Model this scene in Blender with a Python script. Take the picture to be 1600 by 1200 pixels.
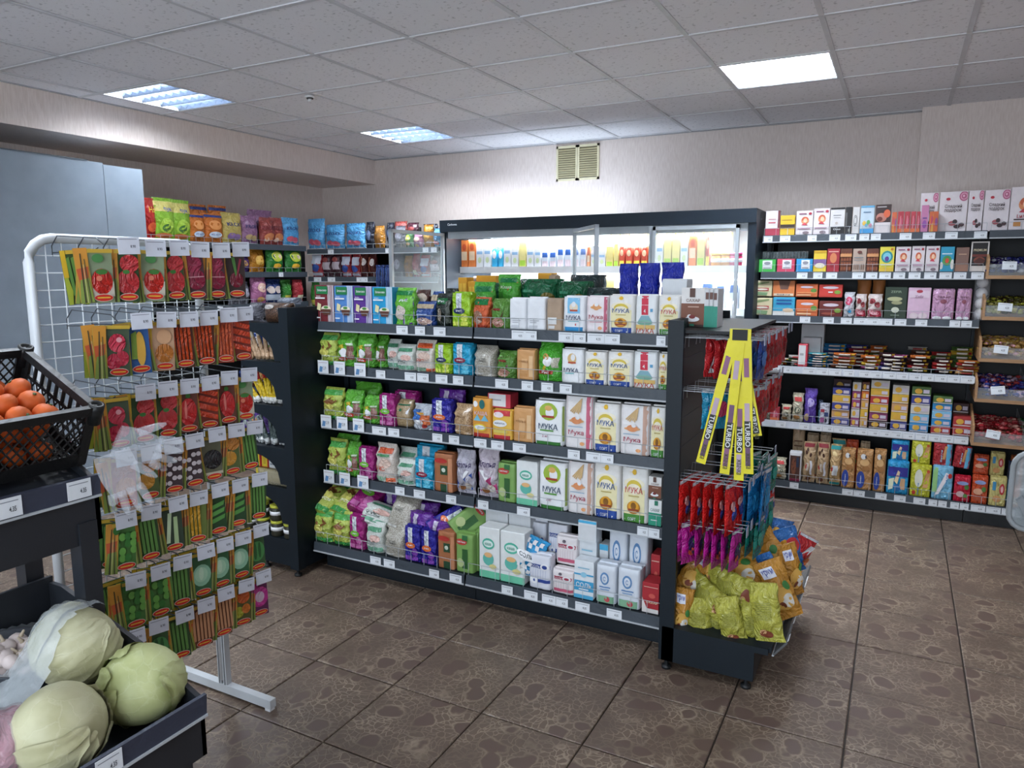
import bpy, bmesh, math, random
from mathutils import Vector, Matrix, Euler
import numpy as np
random.seed(7)
S = bpy.context.scene
PI = math.pi
for o in list(bpy.data.objects): bpy.data.objects.remove(o)

# ------------------------------------------------------------------ camera, world, exposure
FPX, YAW, PIT, ROL, EYE = 1148.17, -0.483598, -0.150682, -0.00117, 1.6
cy, sy, cp, sp = math.cos(YAW), math.sin(YAW), math.cos(PIT), math.sin(PIT)
fwd = np.array([sy*cp, cy*cp, sp]); rgt = np.array([cy, -sy, 0.0]); upv = np.cross(rgt, fwd)
c_, s_ = math.cos(ROL), math.sin(ROL)
CM = np.array([c_*rgt+s_*upv, -s_*rgt+c_*upv, fwd])
cam = bpy.data.objects.new('camera', bpy.data.cameras.new('camera'))
S.collection.objects.link(cam); S.camera = cam
cam.data.sensor_width = 36; cam.data.lens = 36*FPX/1600; cam.data.clip_start = 0.02
mw = Matrix.Identity(4)
for i in range(3):
    mw[i][0] = CM[0][i]; mw[i][1] = CM[1][i]; mw[i][2] = -CM[2][i]
mw[2][3] = EYE
cam.matrix_world = mw
w = bpy.data.worlds.new('daylight'); S.world = w; w.use_nodes = True
w.node_tree.nodes['Background'].inputs[0].default_value = (0.75, 0.87, 1, 1)
w.node_tree.nodes['Background'].inputs[1].default_value = 1.0
S.view_settings.view_transform = 'Standard'; S.view_settings.look = 'None'
S.view_settings.gamma = 1; S.view_settings.use_curve_mapping = False
S.view_settings.exposure = 0.15
LAMP_W, WINDOW_W, FRIDGE_W = 46, 165, 130

def area(name, loc, rot, sx, sy_, watts, col):
    l = bpy.data.lights.new(name, 'AREA'); l.shape = 'RECTANGLE'; l.size = sx; l.size_y = sy_; l.energy = watts; l.color = col
    o = bpy.data.objects.new(name, l); S.collection.objects.link(o); o.location = loc; o.rotation_euler = rot
    o['kind'] = 'structure'
    return o
# daylight coming in through the shop window behind the photographer
area('window_daylight', (-1.0, -2.62, 1.55), (PI/2, 0, 0), 4.2, 1.9, WINDOW_W, (0.80, 0.90, 1.0))

def pr(x, y, z):
    q = CM @ np.array([x, y, z-EYE]); return 800+FPX*q[0]/q[2], 600-FPX*q[1]/q[2]
def on(px, py, ax, v):
    d = CM.T @ np.array([(px-800)/FPX, -(py-600)/FPX, 1.0]); o = np.array([0, 0, EYE])
    t = (v-o[ax])/d[ax]; return o+t*d
X, Y, Z = 0, 1, 2

# ------------------------------------------------------------------ materials
MC = {}
def lin(h):
    h = h.lstrip('#'); r = [int(h[i:i+2], 16)/255 for i in (0, 2, 4)]
    return tuple(x/12.92 if x <= .04045 else ((x+.055)/1.055)**2.4 for x in r)+(1,)
def nd(t, k, **kw):
    n = t.nodes.new(k)
    for a, b in kw.items(): setattr(n, a, b)
    return n
def M(key):
    """'#rrggbb[:finish]'  finish: p paper, f foil/film, m metal paint, w wood, s satin; 'g#a#b' grains; 'e#rrggbb:strength'"""
    if key in MC: return MC[key]
    m = bpy.data.materials.new('m_'+key.replace('#', '').replace(':', '_')); m.use_nodes = True
    t = m.node_tree; b = t.nodes['Principled BSDF']; L = t.links.new
    tc = nd(t, 'ShaderNodeTexCoord')
    if key[0] == 'e':
        c, s = key[1:].split(':'); b.inputs['Base Color'].default_value = lin(c)
        b.inputs['Emission Color'].default_value = lin(c); b.inputs['Emission Strength'].default_value = float(s)
    elif key[0] == 'g':
        _, a, c = key.split('#')
        v = nd(t, 'ShaderNodeTexVoronoi'); v.inputs['Scale'].default_value = 150
        r = nd(t, 'ShaderNodeValToRGB'); r.color_ramp.elements[0].color = lin(a); r.color_ramp.elements[1].color = lin(c)
        r.color_ramp.elements[0].position = .1; r.color_ramp.elements[1].position = .7
        L(tc.outputs['Object'], v.inputs['Vector']); L(v.outputs['Distance'], r.inputs[0]); L(r.outputs[0], b.inputs['Base Color'])
        b.inputs['Roughness'].default_value = .35; b.inputs['Coat Weight'].default_value = .4
    elif key[0] == 'c':   # clear film / glass:  c#tint:alpha:rough
        a, al, ro = key[1:].split(':')
        g = nd(t, 'ShaderNodeBsdfTransparent'); mx = nd(t, 'ShaderNodeMixShader'); mx.inputs[0].default_value = float(al)
        b.inputs['Base Color'].default_value = lin(a); b.inputs['Roughness'].default_value = float(ro)
        n = nd(t, 'ShaderNodeTexNoise'); n.inputs['Scale'].default_value = 14; n.inputs['Detail'].default_value = 4
        bp = nd(t, 'ShaderNodeBump'); bp.inputs['Strength'].default_value = .0 if float(ro) < .08 else .9; bp.inputs['Distance'].default_value = .02
        L(tc.outputs['Object'], n.inputs['Vector']); L(n.outputs['Fac'], bp.inputs['Height']); L(bp.outputs[0], b.inputs['Normal'])
        L(g.outputs[0], mx.inputs[1]); L(b.outputs[0], mx.inputs[2]); L(mx.outputs[0], t.nodes['Material Output'].inputs[0])
    else:
        c, _, fin = key.partition(':'); fin = fin or 'f'
        n = nd(t, 'ShaderNodeTexNoise'); n.inputs['Detail'].default_value = 3
        n.inputs['Scale'].default_value = {'w': 6, 'p': 30, 'm': 9, 's': 12, 'f': 22, 'k': 8, 'd': 9}[fin]
        if fin == 'w':
            mp = nd(t, 'ShaderNodeMapping'); mp.inputs['Scale'].default_value = (1, 8, 12); L(tc.outputs['Object'], mp.inputs[0]); L(mp.outputs[0], n.inputs['Vector'])
        else: L(tc.outputs['Object'], n.inputs['Vector'])
        mx = nd(t, 'ShaderNodeMix', data_type='RGBA'); mx.blend_type = 'MULTIPLY'
        r = nd(t, 'ShaderNodeMapRange'); k = {'w': .35, 'p': .08, 'm': .12, 's': .10, 'f': .24, 'k': .3, 'd': .12}[fin]
        r.inputs['From Min'].default_value = .3; r.inputs['From Max'].default_value = .7; r.inputs['To Min'].default_value = 1-k; r.inputs['To Max'].default_value = 1
        mx.inputs['Factor'].default_value = 1; mx.inputs['A'].default_value = lin(c)
        L(n.outputs['Fac'], r.inputs['Value']); L(r.outputs[0], mx.inputs['B']); L(mx.outputs['Result'], b.inputs['Base Color'])
        b.inputs['Roughness'].default_value = {'w': .55, 'p': .6, 'm': .38, 's': .5, 'f': .24, 'k': .6, 'd': .5}[fin]
        if fin == 'd': b.inputs['Specular IOR Level'].default_value = .3
        if fin in 'fs':
            n2 = nd(t, 'ShaderNodeTexNoise'); n2.inputs['Scale'].default_value = 13 if fin == 'f' else 12; n2.inputs['Detail'].default_value = 3; n2.inputs['Distortion'].default_value = 2.2
            bp = nd(t, 'ShaderNodeBump'); bp.inputs['Strength'].default_value = .9 if fin == 'f' else .3; bp.inputs['Distance'].default_value = .032 if fin == 'f' else .010
            L(tc.outputs['Object'], n2.inputs['Vector']); L(n2.outputs['Fac'], bp.inputs['Height']); L(bp.outputs[0], b.inputs['Normal'])
    MC[key] = m
    return m

# ------------------------------------------------------------------ mesh builder
class MB:
    def __init__(s): s.v = []; s.f = []; s.m = []; s.k = []; s.sm = []
    def mi(s, key):
        if key not in s.k: s.k.append(key)
        return s.k.index(key)
    def add(s, vs, fs, key, smooth=False):
        n = len(s.v); s.v += [tuple(map(float, p)) for p in vs]; i = s.mi(key)
        for f in fs: s.f.append([n+a for a in f]); s.m.append(i); s.sm.append(smooth)
    def box(s, x0, y0, z0, x1, y1, z1, key, xf=None):
        p = [(x, y, z) for z in (z0, z1) for y in (y0, y1) for x in (x0, x1)]
        if xf: p = [tuple(xf @ Vector(a)) for a in p]
        s.add(p, [(0, 2, 3, 1), (4, 5, 7, 6), (0, 1, 5, 4), (2, 6, 7, 3), (0, 4, 6, 2), (1, 3, 7, 5)], key)
    def prism(s, poly, a, b, ax, key):
        """poly in the two other axes, extruded along ax from a to b"""
        def P(u, v, w_): return [(w_, u, v), (u, w_, v), (u, v, w_)][ax]
        n = len(poly); vs = [P(u, v, a) for u, v in poly]+[P(u, v, b) for u, v in poly]
        fs = [tuple(range(n)), tuple(range(2*n-1, n-1, -1))]+[(i, i+n, (i+1) % n+n, (i+1) % n) for i in range(n)]
        s.add(vs, fs, key)
    def tube(s, pts, r, key, n=6, closed=False):
        pts = [Vector(p) for p in pts]; rings = []; up = Vector((.13, .21, 1)).normalized()
        N = len(pts)
        for i, p in enumerate(pts):
            a = pts[(i-1) % N] if (closed or i > 0) else p
            b = pts[(i+1) % N] if (closed or i < N-1) else p
            t = (b-a).normalized(); u = t.cross(up)
            if u.length < .05: u = t.cross(Vector((1, 0, 0)))
            u.normalize(); w_ = u.cross(t)
            rr = r[i] if isinstance(r, (list, tuple)) else r
            rings.append([p+u*rr*math.cos(2*PI*k/n)+w_*rr*math.sin(2*PI*k/n) for k in range(n)])
        vs = [q for g in rings for q in g]; fs = []
        for i in range(N if closed else N-1):
            j = (i+1) % N
            for k in range(n): fs.append((i*n+k, i*n+(k+1) % n, j*n+(k+1) % n, j*n+k))
        if not closed: fs += [tuple(range(n-1, -1, -1)), tuple((N-1)*n+k for k in range(n))]
        s.add(vs, fs, key, n > 4)
    def lathe(s, prof, key, n=16, c=(0, 0, 0), sc=(1, 1)):
        vs = []; fs = []
        for r, z in prof:
            for k in range(n): vs.append((c[0]+sc[0]*r*math.cos(2*PI*k/n), c[1]+sc[1]*r*math.sin(2*PI*k/n), c[2]+z))
        for i in range(len(prof)-1):
            for k in range(n): fs.append((i*n+k, i*n+(k+1) % n, (i+1)*n+(k+1) % n, (i+1)*n+k))
        fs += [tuple(range(n-1, -1, -1)), tuple((len(prof)-1)*n+k for k in range(n))]
        s.add(vs, fs, key, True)
    def ball(s, c, r, key, n=10, m=7, fn=None, sc=(1, 1, 1)):
        vs = []; fs = []
        for i in range(m+1):
            th = PI*i/m
            for k in range(n):
                ph = 2*PI*k/n; d = Vector((math.sin(th)*math.cos(ph), math.sin(th)*math.sin(ph), math.cos(th)))
                q = r*(fn(d) if fn else 1); vs.append((c[0]+d.x*q*sc[0], c[1]+d.y*q*sc[1], c[2]+d.z*q*sc[2]))
        for i in range(m):
            for k in range(n): fs.append((i*n+k, (i+1)*n+k, (i+1)*n+(k+1) % n, i*n+(k+1) % n))
        s.add(vs, fs, key, True)
    def mesh(s, name):
        me = bpy.data.meshes.new(name); me.from_pydata(s.v, [], s.f)
        for k in s.k: me.materials.append(M(k))
        me.polygons.foreach_set('material_index', s.m); me.polygons.foreach_set('use_smooth', s.sm); me.update()
        return me
    def obj(s, name, parent=None, loc=None, kind=None, label=None):
        return link(name, s.mesh(name), parent, loc, kind, label)
def link(name, me, parent=None, loc=None, kind=None, label=None):
    o = bpy.data.objects.new(name, me); S.collection.objects.link(o)
    if parent: o.parent = parent
    if loc: o.location = loc
    if kind: o['kind'] = kind
    if label: o['label'] = label
    return o
REG = []
def thing(name, look, place, cat, loc=(0, 0, 0), rot=(0, 0, 0), group=None, data=None, order='x'):
    o = bpy.data.objects.new(name, data); S.collection.objects.link(o); o.location = loc; o.rotation_euler = rot
    o['category'] = cat
    if group: o['group'] = group
    REG.append((o, look, place, order)); return o
ORD = ['first', 'second', 'third', 'fourth', 'fifth', 'sixth', 'seventh', 'eighth', 'ninth', 'tenth', 'eleventh', 'twelfth', 'thirteenth',
       'fourteenth', 'fifteenth', 'sixteenth', 'seventeenth', 'eighteenth', 'nineteenth', 'twentieth']
NUM = ['zero', 'one', 'two', 'three', 'four', 'five', 'six', 'seven', 'eight', 'nine', 'ten']
def finish_labels():
    by = {}
    for o, look, place, order in REG: by.setdefault((look, place, order), []).append(o)
    for (look, place, order), L in by.items():
        if len(L) == 1 or order == 'same':
            for o in L: o['label'] = (look+' '+place).strip()
            continue
        def key(o):
            p = pr(*tuple(o.location)); return p[0] if order == 'x' else p[1]
        L.sort(key=key)
        for i, o in enumerate(L):
            if order == 'x':
                s = 'leftmost' if i == 0 else 'rightmost' if i == len(L)-1 else ORD[min(i, 19)]+' from left'
            else:
                s = 'topmost' if i == 0 else 'bottom' if i == len(L)-1 else ORD[min(i, 19)]+' from top'
            o['label'] = f'{look} {place}, {s}'

# ------------------------------------------------------------------ flat lettering as mesh
TC = {}
def text2d(body):
    if body in TC: return TC[body]
    cu = bpy.data.curves.new('t', 'FONT'); cu.body = body; cu.resolution_u = 2; cu.offset = .012
    ob = bpy.data.objects.new('t', cu); me = bpy.data.meshes.new_from_object(ob)
    v = [(p.co.x, p.co.y) for p in me.vertices]; f = [tuple(p.vertices) for p in me.polygons]
    bpy.data.objects.remove(ob); bpy.data.curves.remove(cu); bpy.data.meshes.remove(me)
    if v:
        x0 = min(a for a, _ in v); x1 = max(a for a, _ in v); y0 = min(b for _, b in v); y1 = max(b for _, b in v)
        v = [((a-x0)/(x1-x0), (b-y0)/(y1-y0)) for a, b in v]
    TC[body] = (v, f); return v, f

# ------------------------------------------------------------------ packaging
TT = [0, .006, .03, .08, .16, .28, .42, .58, .72, .84, .92, .97, .994, 1]
VV = [0, .012, .05, .12, .22, .34, .46, .58, .7, .8, .88, .94, .975, 1]
def surf(shape, W, D, H, seed):
    a1, a2, a3 = seed*1.7, seed*2.9, seed*.83
    p, amp = {'carton': (40, 0), 'brick': (7, .0018), 'grain': (3.2, .006), 'pillow': (2.1, .006), 'loaf': (2.3, .003), 'sachet': (2, .003)}[shape]
    def E(u): return 1 if shape == 'carton' else max(0, 1-abs(2*u-1)**p)**(1/p)
    def dp(v):
        if shape == 'carton': return 1
        if shape == 'brick': return 1-.12*max(0, (v-.93)/.07)-.06*max(0, (.03-v)/.03)
        if shape == 'grain':
            a = .82+.25*math.sin(PI*min(1, v*1.15))
            return a*(1 if v < .72 else max(.08, 1-((v-.72)/.28)**1.3*.92))
        if shape == 'loaf': return (max(.05, math.sin(PI*(.1+.8*v))))**.5
        return max(.06, math.sin(PI*min(1, max(0, (v-.045)/.91))))**.6
    def wp(v):
        if shape in ('carton', 'brick'): return 1
        if shape == 'grain': return 1-.05*math.sin(PI*v)-.06*max(0, v-.7)/.3+.06*math.sin(9*v+a1)*.4
        return .93+.07*abs(2*v-1)**2
    def F(u, v, off=0, side=-1):
        n = amp*(math.sin(9*u+7*v+a1)*math.sin(13*v-6*u+a2)+.6*math.sin(23*u+17*v+a3)*math.sin(19*v+a1))*E(u)*min(1, dp(v)*1.5)
        y = side*(D/2*dp(v)*E(u)+n*(1 if side < 0 else .6)+off)
        x = (u-.5)*W*wp(v)+(amp*.7*math.sin(21*v+a2) if shape not in ('carton', 'brick') else 0)
        return (x, y, v*H)
    return F
def pack_mesh(shape, W, D, H, base, patches, seed=0, back=None):
    mb = MB(); F = surf(shape, W, D, H, seed)
    if shape == 'carton':
        e = min(W, D, H)*.03
        mb.box(-W/2, -D/2, e, W/2, D/2, H-e, base)
        mb.box(-W/2+e, -D/2+e, 0, W/2-e, D/2-e, H, base)
        mb.add([(-W/2, -D/2, H-e), (W/2, -D/2, H-e), (W/2, D/2, H-e), (-W/2, D/2, H-e), (-W/2+e, -D/2+e, H), (W/2-e, -D/2+e, H), (W/2-e, D/2-e, H), (-W/2+e, D/2-e, H)],
               [(0, 1, 5, 4), (1, 2, 6, 5), (2, 3, 7, 6), (3, 0, 4, 7)], base)
    else:
        nu, nv = len(TT), len(VV)
        for sd in (-1, 1):
            vs = [F(u, v, 0, sd) for v in VV for u in TT]
            fs = [(j*nu+i, j*nu+i+1, (j+1)*nu+i+1, (j+1)*nu+i) for j in range(nv-1) for i in range(nu-1)]
            if sd > 0: fs = [f[::-1] for f in fs]
            mb.add(vs, fs, base, True)
        for v in (0, 1):
            a = [F(u, v, 0, -1) for u in TT]; b = [F(u, v, 0, 1) for u in TT]; n = len(TT)
            mb.add(a+b, [(i, n+i, n+i+1, i+1) if v == 0 else (i+1, n+i+1, n+i, i) for i in range(n-1)], base, False)
        if shape == 'brick':   # folded top flap
            mb.box(-W*.46, -D*.10, H-.002, W*.46, D*.12, H+.006, base)
    lay = 0; body = mb.mesh('pack'); mb = MB()
    for p in patches:
        lay += 1; off = .0009+.0006*lay+(.0012 if shape not in ('carton', 'brick') else 0)
        if p[0] == 'r':
            _, u0, v0, u1, v1, c = p; nx = max(1, int(abs(u1-u0)*9+1)) if shape != 'carton' else 1; ny = max(1, int((v1-v0)*10+1)) if shape != 'carton' else 1
            vs = [F(u0+(u1-u0)*i/nx, v0+(v1-v0)*j/ny, off) for j in range(ny+1) for i in range(nx+1)]
            mb.add(vs, [(j*(nx+1)+i, j*(nx+1)+i+1, (j+1)*(nx+1)+i+1, (j+1)*(nx+1)+i) for j in range(ny) for i in range(nx)], c, True)
        elif p[0] == 'e':
            _, cu, cv, ru, rv, c = p; n = 16
            vs = [F(cu, cv, off)]+[F(min(.99, max(.01, cu+ru*q*math.cos(2*PI*k/n))), min(.99, max(.01, cv+rv*q*math.sin(2*PI*k/n))), off) for q in (.5, 1) for k in range(n)]
            mb.add(vs, [(0, 1+k, 1+(k+1) % n) for k in range(n)]+[(1+k, 1+n+k, 1+n+(k+1) % n, 1+(k+1) % n) for k in range(n)], c, True)
        elif p[0] == 'q':
            _, pts, c = p; mb.add([F(u, v, off) for u, v in pts], [tuple(range(len(pts)))], c)
        elif p[0] == 't':
            _, word, cu, cv, tw, th, c = p[:7]; rot = p[7] if len(p) > 7 else 0; v, f = text2d(word)
            ca, sa = math.cos(rot), math.sin(rot); vs = []
            for a, b in v:
                du, dv = (a-.5)*tw*W, (b-.5)*th*H
                vs.append(F(min(.995, max(.005, cu+(du*ca-dv*sa)/W)), cv+(du*sa+dv*ca)/H, off+.0008))
            mb.add(vs, f, c)
    return body, (mb.mesh('print') if mb.v else None)
KD = {}
def K(key, name, shape, W, D, H, base, patches, look, cat):
    KD[key] = dict(name=name, shape=shape, W=W, D=D, H=H, base=base, patches=patches, look=look, cat=cat, me={})
def kmesh(key, var=0):
    k = KD[key]
    if var not in k['me']: k['me'][var] = pack_mesh(k['shape'], k['W'], k['D'], k['H'], k['base'], k['patches'], var+len(key))
    return k['me'][var]
def spawn(key, loc, w=None, h=None, rot=(0, 0, 0), place='', d=None, order='x', look=None, group=None, var=None):
    k = KD[key]; var = random.randint(0, 1) if var is None and k['shape'] not in ('carton', 'brick') else (var or 0)
    body, pm = kmesh(key, var)
    o = thing(k['name'], look or k['look'], place, k['cat'], loc, rot, group, None if pm else body, order)
    o.scale = ((w or k['W'])/k['W'], (d or k['D'])/k['D'], (h or k['H'])/k['H'])
    if pm:
        link('carton' if k['shape'] == 'carton' else 'wrapper', body, o); link('printed_label', pm, o)
        o.empty_display_size = .05
    return o
def row_y(yf, zs, items, place, **kw):
    """items: x0,x1,ytop in photo pixels -> stands on the shelf at height zs with its front at y=yf"""
    for it in items:
        x0, x1, yt, key = it[:4]; op = it[4] if len(it) > 4 else {}
        y = yf+op.get('dy', 0); z = zs+op.get('dz', 0)
        xm = on((x0+x1)/2, yt, Y, y)[0]; yb = pr(xm, y, z)[1]
        a = on(x0, (yt+yb)/2, Y, y)[0]; b = on(x1, (yt+yb)/2, Y, y)[0]
        h = op.get('h') or on((x0+x1)/2, yt, Y, y)[2]-z
        h = max(.015, h-.002); W_ = max(.02, b-a-.003); d = op.get('d', KD[key]['D'])
        rz = op.get('rz', random.uniform(-.02, .02) if KD[key]['shape'] != 'carton' else 0)
        if 'tilt' in op: rot = (0, op['tilt'], rz)
        else: rot = (-op.get('lean', 0), 0, rz)
        spawn(key, ((a+b)/2, y+d/2, z), W_, h, rot, op.get('place', place), d, look=op.get('look'), order=op.get('order', 'x'))
def row_x(xf, zs, items, place):
    for it in items:
        x0, x1, yt, key = it[:4]; op = it[4] if len(it) > 4 else {}
        x = xf+op.get('dx', 0); z = zs+op.get('dz', 0)
        c = on((x0+x1)/2, yt, X, x); yb = pr(x, c[1], z)[1]
        a = on(x0, (yt+yb)/2, X, x)[1]; b = on(x1, (yt+yb)/2, X, x)[1]; d = op.get('d', KD[key]['D'])
        h = op.get('h') or c[2]-z
        if key[:2] == 's_': x += random.choice((-.025, .01)); a -= .008; b += .008
        spawn(key, (x-d/2, (a+b)/2, z), max(.02, b-a-.002), max(.02, h), (0, 0, PI/2+random.uniform(-.04, .04)), op.get('place', place), d, look=op.get('look'))
# ------------------------------------------------------------------ the room
CZ, GX, GY, FT = 2.723, -3.395, 2.506, 0.3985
XW, YW, XR, YR = -5.517, 6.17, 2.6, -2.5
def wallmat():
    m = bpy.data.materials.new('wallpaper'); m.use_nodes = True; t = m.node_tree; b = t.nodes['Principled BSDF']; L = t.links.new
    tc = nd(t, 'ShaderNodeTexCoord'); mp = nd(t, 'ShaderNodeMapping'); mp.inputs['Scale'].default_value = (130, 130, 14)
    n = nd(t, 'ShaderNodeTexNoise'); n.inputs['Scale'].default_value = 1; n.inputs['Detail'].default_value = 5
    r = nd(t, 'ShaderNodeValToRGB'); r.color_ramp.elements[0].color = lin('#d0c1b9'); r.color_ramp.elements[1].color = lin('#dccfc8')
    r.color_ramp.elements[0].position = .35; r.color_ramp.elements[1].position = .65
    L(tc.outputs['Object'], mp.inputs[0]); L(mp.outputs[0], n.inputs['Vector']); L(n.outputs['Fac'], r.inputs[0]); L(r.outputs[0], b.inputs['Base Color'])
    bp = nd(t, 'ShaderNodeBump'); bp.inputs['Strength'].default_value = .12; bp.inputs['Distance'].default_value = .002
    L(n.outputs['Fac'], bp.inputs['Height']); L(bp.outputs[0], b.inputs['Normal']); b.inputs['Roughness'].default_value = .75
    MC['wall'] = m
def ceilmat():
    m = bpy.data.materials.new('mineral_tile'); m.use_nodes = True; t = m.node_tree; b = t.nodes['Principled BSDF']; L = t.links.new
    tc = nd(t, 'ShaderNodeTexCoord'); n = nd(t, 'ShaderNodeTexNoise'); n.inputs['Scale'].default_value = 45; n.inputs['Detail'].default_value = 6
    r = nd(t, 'ShaderNodeValToRGB'); r.color_ramp.elements[0].color = lin('#c0bfc3'); r.color_ramp.elements[1].color = lin('#eeedf1')
    r.color_ramp.elements[0].position = .3; r.color_ramp.elements[1].position = .4
    L(tc.outputs['Object'], n.inputs['Vector']); L(n.outputs['Fac'], r.inputs[0]); L(r.outputs[0], b.inputs['Base Color']); b.inputs['Roughness'].default_value = .9
    MC['ceil'] = m
def floormat():
    m = bpy.data.materials.new('pebbled_stoneware'); m.use_nodes = True; t = m.node_tree; b = t.nodes['Principled BSDF']; L = t.links.new
    tc = nd(t, 'ShaderNodeTexCoord'); oi = nd(t, 'ShaderNodeObjectInfo')
    ad = nd(t, 'ShaderNodeVectorMath', operation='ADD'); ml = nd(t, 'ShaderNodeVectorMath', operation='SCALE'); ml.inputs['Scale'].default_value = 37
    L(oi.outputs['Random'], ml.inputs[0]); L(tc.outputs['Object'], ad.inputs[0]); L(ml.outputs[0], ad.inputs[1])
    wn = nd(t, 'ShaderNodeTexNoise'); wn.inputs['Scale'].default_value = 9; wn.inputs['Detail'].default_value = 3
    mxv = nd(t, 'ShaderNodeMix', data_type='VECTOR'); mxv.inputs['Factor'].default_value = .085
    L(ad.outputs[0], wn.inputs['Vector']); L(ad.outputs[0], mxv.inputs['A']); L(wn.outputs['Color'], mxv.inputs['B'])
    v1 = nd(t, 'ShaderNodeTexVoronoi', feature='F1'); v1.inputs['Scale'].default_value = 9.5; v1.inputs['Randomness'].default_value = .85
    v3 = nd(t, 'ShaderNodeTexVoronoi', feature='DISTANCE_TO_EDGE'); v3.inputs['Scale'].default_value = 42
    for v in (v1, v3): L(mxv.outputs['Result'], v.inputs['Vector'])
    def ramp(src, p0, p1, a, c):
        r = nd(t, 'ShaderNodeMapRange'); r.inputs['From Min'].default_value = p0; r.inputs['From Max'].default_value = p1
        r.inputs['To Min'].default_value = a; r.inputs['To Max'].default_value = c; L(src, r.inputs['Value']); return r.outputs[0]
    def mul(a, c, op='MULTIPLY'):
        n = nd(t, 'ShaderNodeMath', operation=op); L(a, n.inputs[0]); L(c, n.inputs[1]); return n.outputs[0]
    # round pebbles where the large cells have their cores, small crazed veins in between, a pale rim round each pebble
    inside = ramp(v1.outputs['Distance'], .30, .36, 1, 0)
    rim = mul(ramp(v1.outputs['Distance'], .33, .38, 0, 1), ramp(v1.outputs['Distance'], .38, .44, 1, 0))
    vein = mul(ramp(v3.outputs['Distance'], .02, .09, 1, 0), ramp(v1.outputs['Distance'], .34, .40, 0, 1))
    n2 = nd(t, 'ShaderNodeTexNoise'); n2.inputs['Scale'].default_value = 7; n2.inputs['Detail'].default_value = 5; L(ad.outputs[0], n2.inputs['Vector'])
    fade = ramp(n2.outputs['Fac'], .38, .62, .25, 1)
    line = mul(mul(rim, vein, 'MAXIMUM'), fade)
    c0 = nd(t, 'ShaderNodeMix', data_type='RGBA'); c0.inputs['A'].default_value = lin('#51443c'); c0.inputs['B'].default_value = lin('#6e5c4e'); L(n2.outputs['Fac'], c0.inputs['Factor'])
    c1 = nd(t, 'ShaderNodeMix', data_type='RGBA'); L(inside, c1.inputs['Factor']); L(c0.outputs['Result'], c1.inputs['A']); c1.inputs['B'].default_value = lin('#5b4a42')
    c2 = nd(t, 'ShaderNodeMix', data_type='RGBA'); L(mul(line, ramp(line, 0, 1, .4, .6)), c2.inputs['Factor']); L(c1.outputs['Result'], c2.inputs['A']); c2.inputs['B'].default_value = lin('#a39480')
    L(c2.outputs['Result'], b.inputs['Base Color'])
    bp = nd(t, 'ShaderNodeBump'); bp.inputs['Strength'].default_value = .35; bp.inputs['Distance'].default_value = .002; bp.invert = True
    L(line, bp.inputs['Height']); L(bp.outputs[0], b.inputs['Normal']); b.inputs['Roughness'].default_value = .42
    MC['floor'] = m
wallmat(); ceilmat(); floormat()
def struct(name, boxes, key):
    mb = MB()
    for q in boxes: mb.box(*q, key)
    return mb.obj(name, kind='structure')
struct('wall_back', [(XW, YW, 0, XR, YW+.12, 2.95)], 'wall')
struct('wall_left', [(XW-.12, YR, 0, XW, YW+.12, 2.95)], 'wall')
struct('wall_right', [(XR, YR, 0, XR+.12, YW+.12, 2.95)], 'wall')
struct('wall_front', [(XW, YR-.12, 0, -3.2, YR, 2.95), (1.2, YR-.12, 0, XR, YR, 2.95), (-3.2, YR-.12, 0, 1.2, YR, .55), (-3.2, YR-.12, 2.5, 1.2, YR, 2.95)], 'wall')
struct('window_1', [(-3.2, YR-.08, .55, -3.12, YR-.03, 2.5), (1.12, YR-.08, .55, 1.2, YR-.03, 2.5), (-1.75, YR-.08, .55, -1.69, YR-.03, 2.5), (-.3, YR-.08, .55, -.24, YR-.03, 2.5),
       (-3.2, YR-.08, .55, 1.2, YR-.03, .62), (-3.2, YR-.08, 2.43, 1.2, YR-.03, 2.5)], '#d8dadc:m')
struct('trim_1', [(XW, YR, 2.485, -4.81, YW, 2.95)], 'wall')         # the boxed beam along the left wall
struct('trim_2', [(.047, 6.03, 0, XR, YW, 2.95)], 'wall')            # shallow pier at the right of the back wall
fl = struct('floor', [(XW, YR, -.08, XR, YW, -.009)], '#3a322c:k')
# floor tiles with recessed joints
OX, OY = -2.455, 2.549
tm = MB(); h = FT/2-.0028; b_ = .003
tm.add([(-h, -h, -.0025), (h, -h, -.0025), (h, h, -.0025), (-h, h, -.0025), (-h+b_, -h+b_, 0), (h-b_, -h+b_, 0), (h-b_, h-b_, 0), (-h+b_, h-b_, 0), (-h, -h, -.009), (h, -h, -.009), (h, h, -.009), (-h, h, -.009)],
       [(4, 5, 6, 7), (0, 1, 5, 4), (1, 2, 6, 5), (2, 3, 7, 6), (3, 0, 4, 7), (8, 9, 1, 0), (9, 10, 2, 1), (10, 11, 3, 2), (11, 8, 0, 3)], 'floor')
tme = tm.mesh('tile'); rest = MB(); cnt = 0
for i in range(-9, 14):
    for j in range(-14, 10):
        x = OX+FT*(i+.5); y = OY+FT*(j+.5)
        if x-h < XW or x+h > XR or y-h < YR or y+h > YW: continue
        px, py = pr(x, y, 0) if (x*fwd[0]+y*fwd[1]) > .4 else (-999, -999)
        if -330 < px < 1930 and 700 < py < 1500 and cnt < 299:
            o = link('tile', tme, fl, (x, y, random.uniform(-.0006, .0006))); o.rotation_euler[2] = random.choice([0, PI/2, PI, -PI/2]); cnt += 1
        else:
            n = len(rest.v); rest.add([(a+x, b+y, c) for a, b, c in tm.v], tm.f, 'floor')
rest.obj('border_tiles', fl, kind='stuff')
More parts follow.
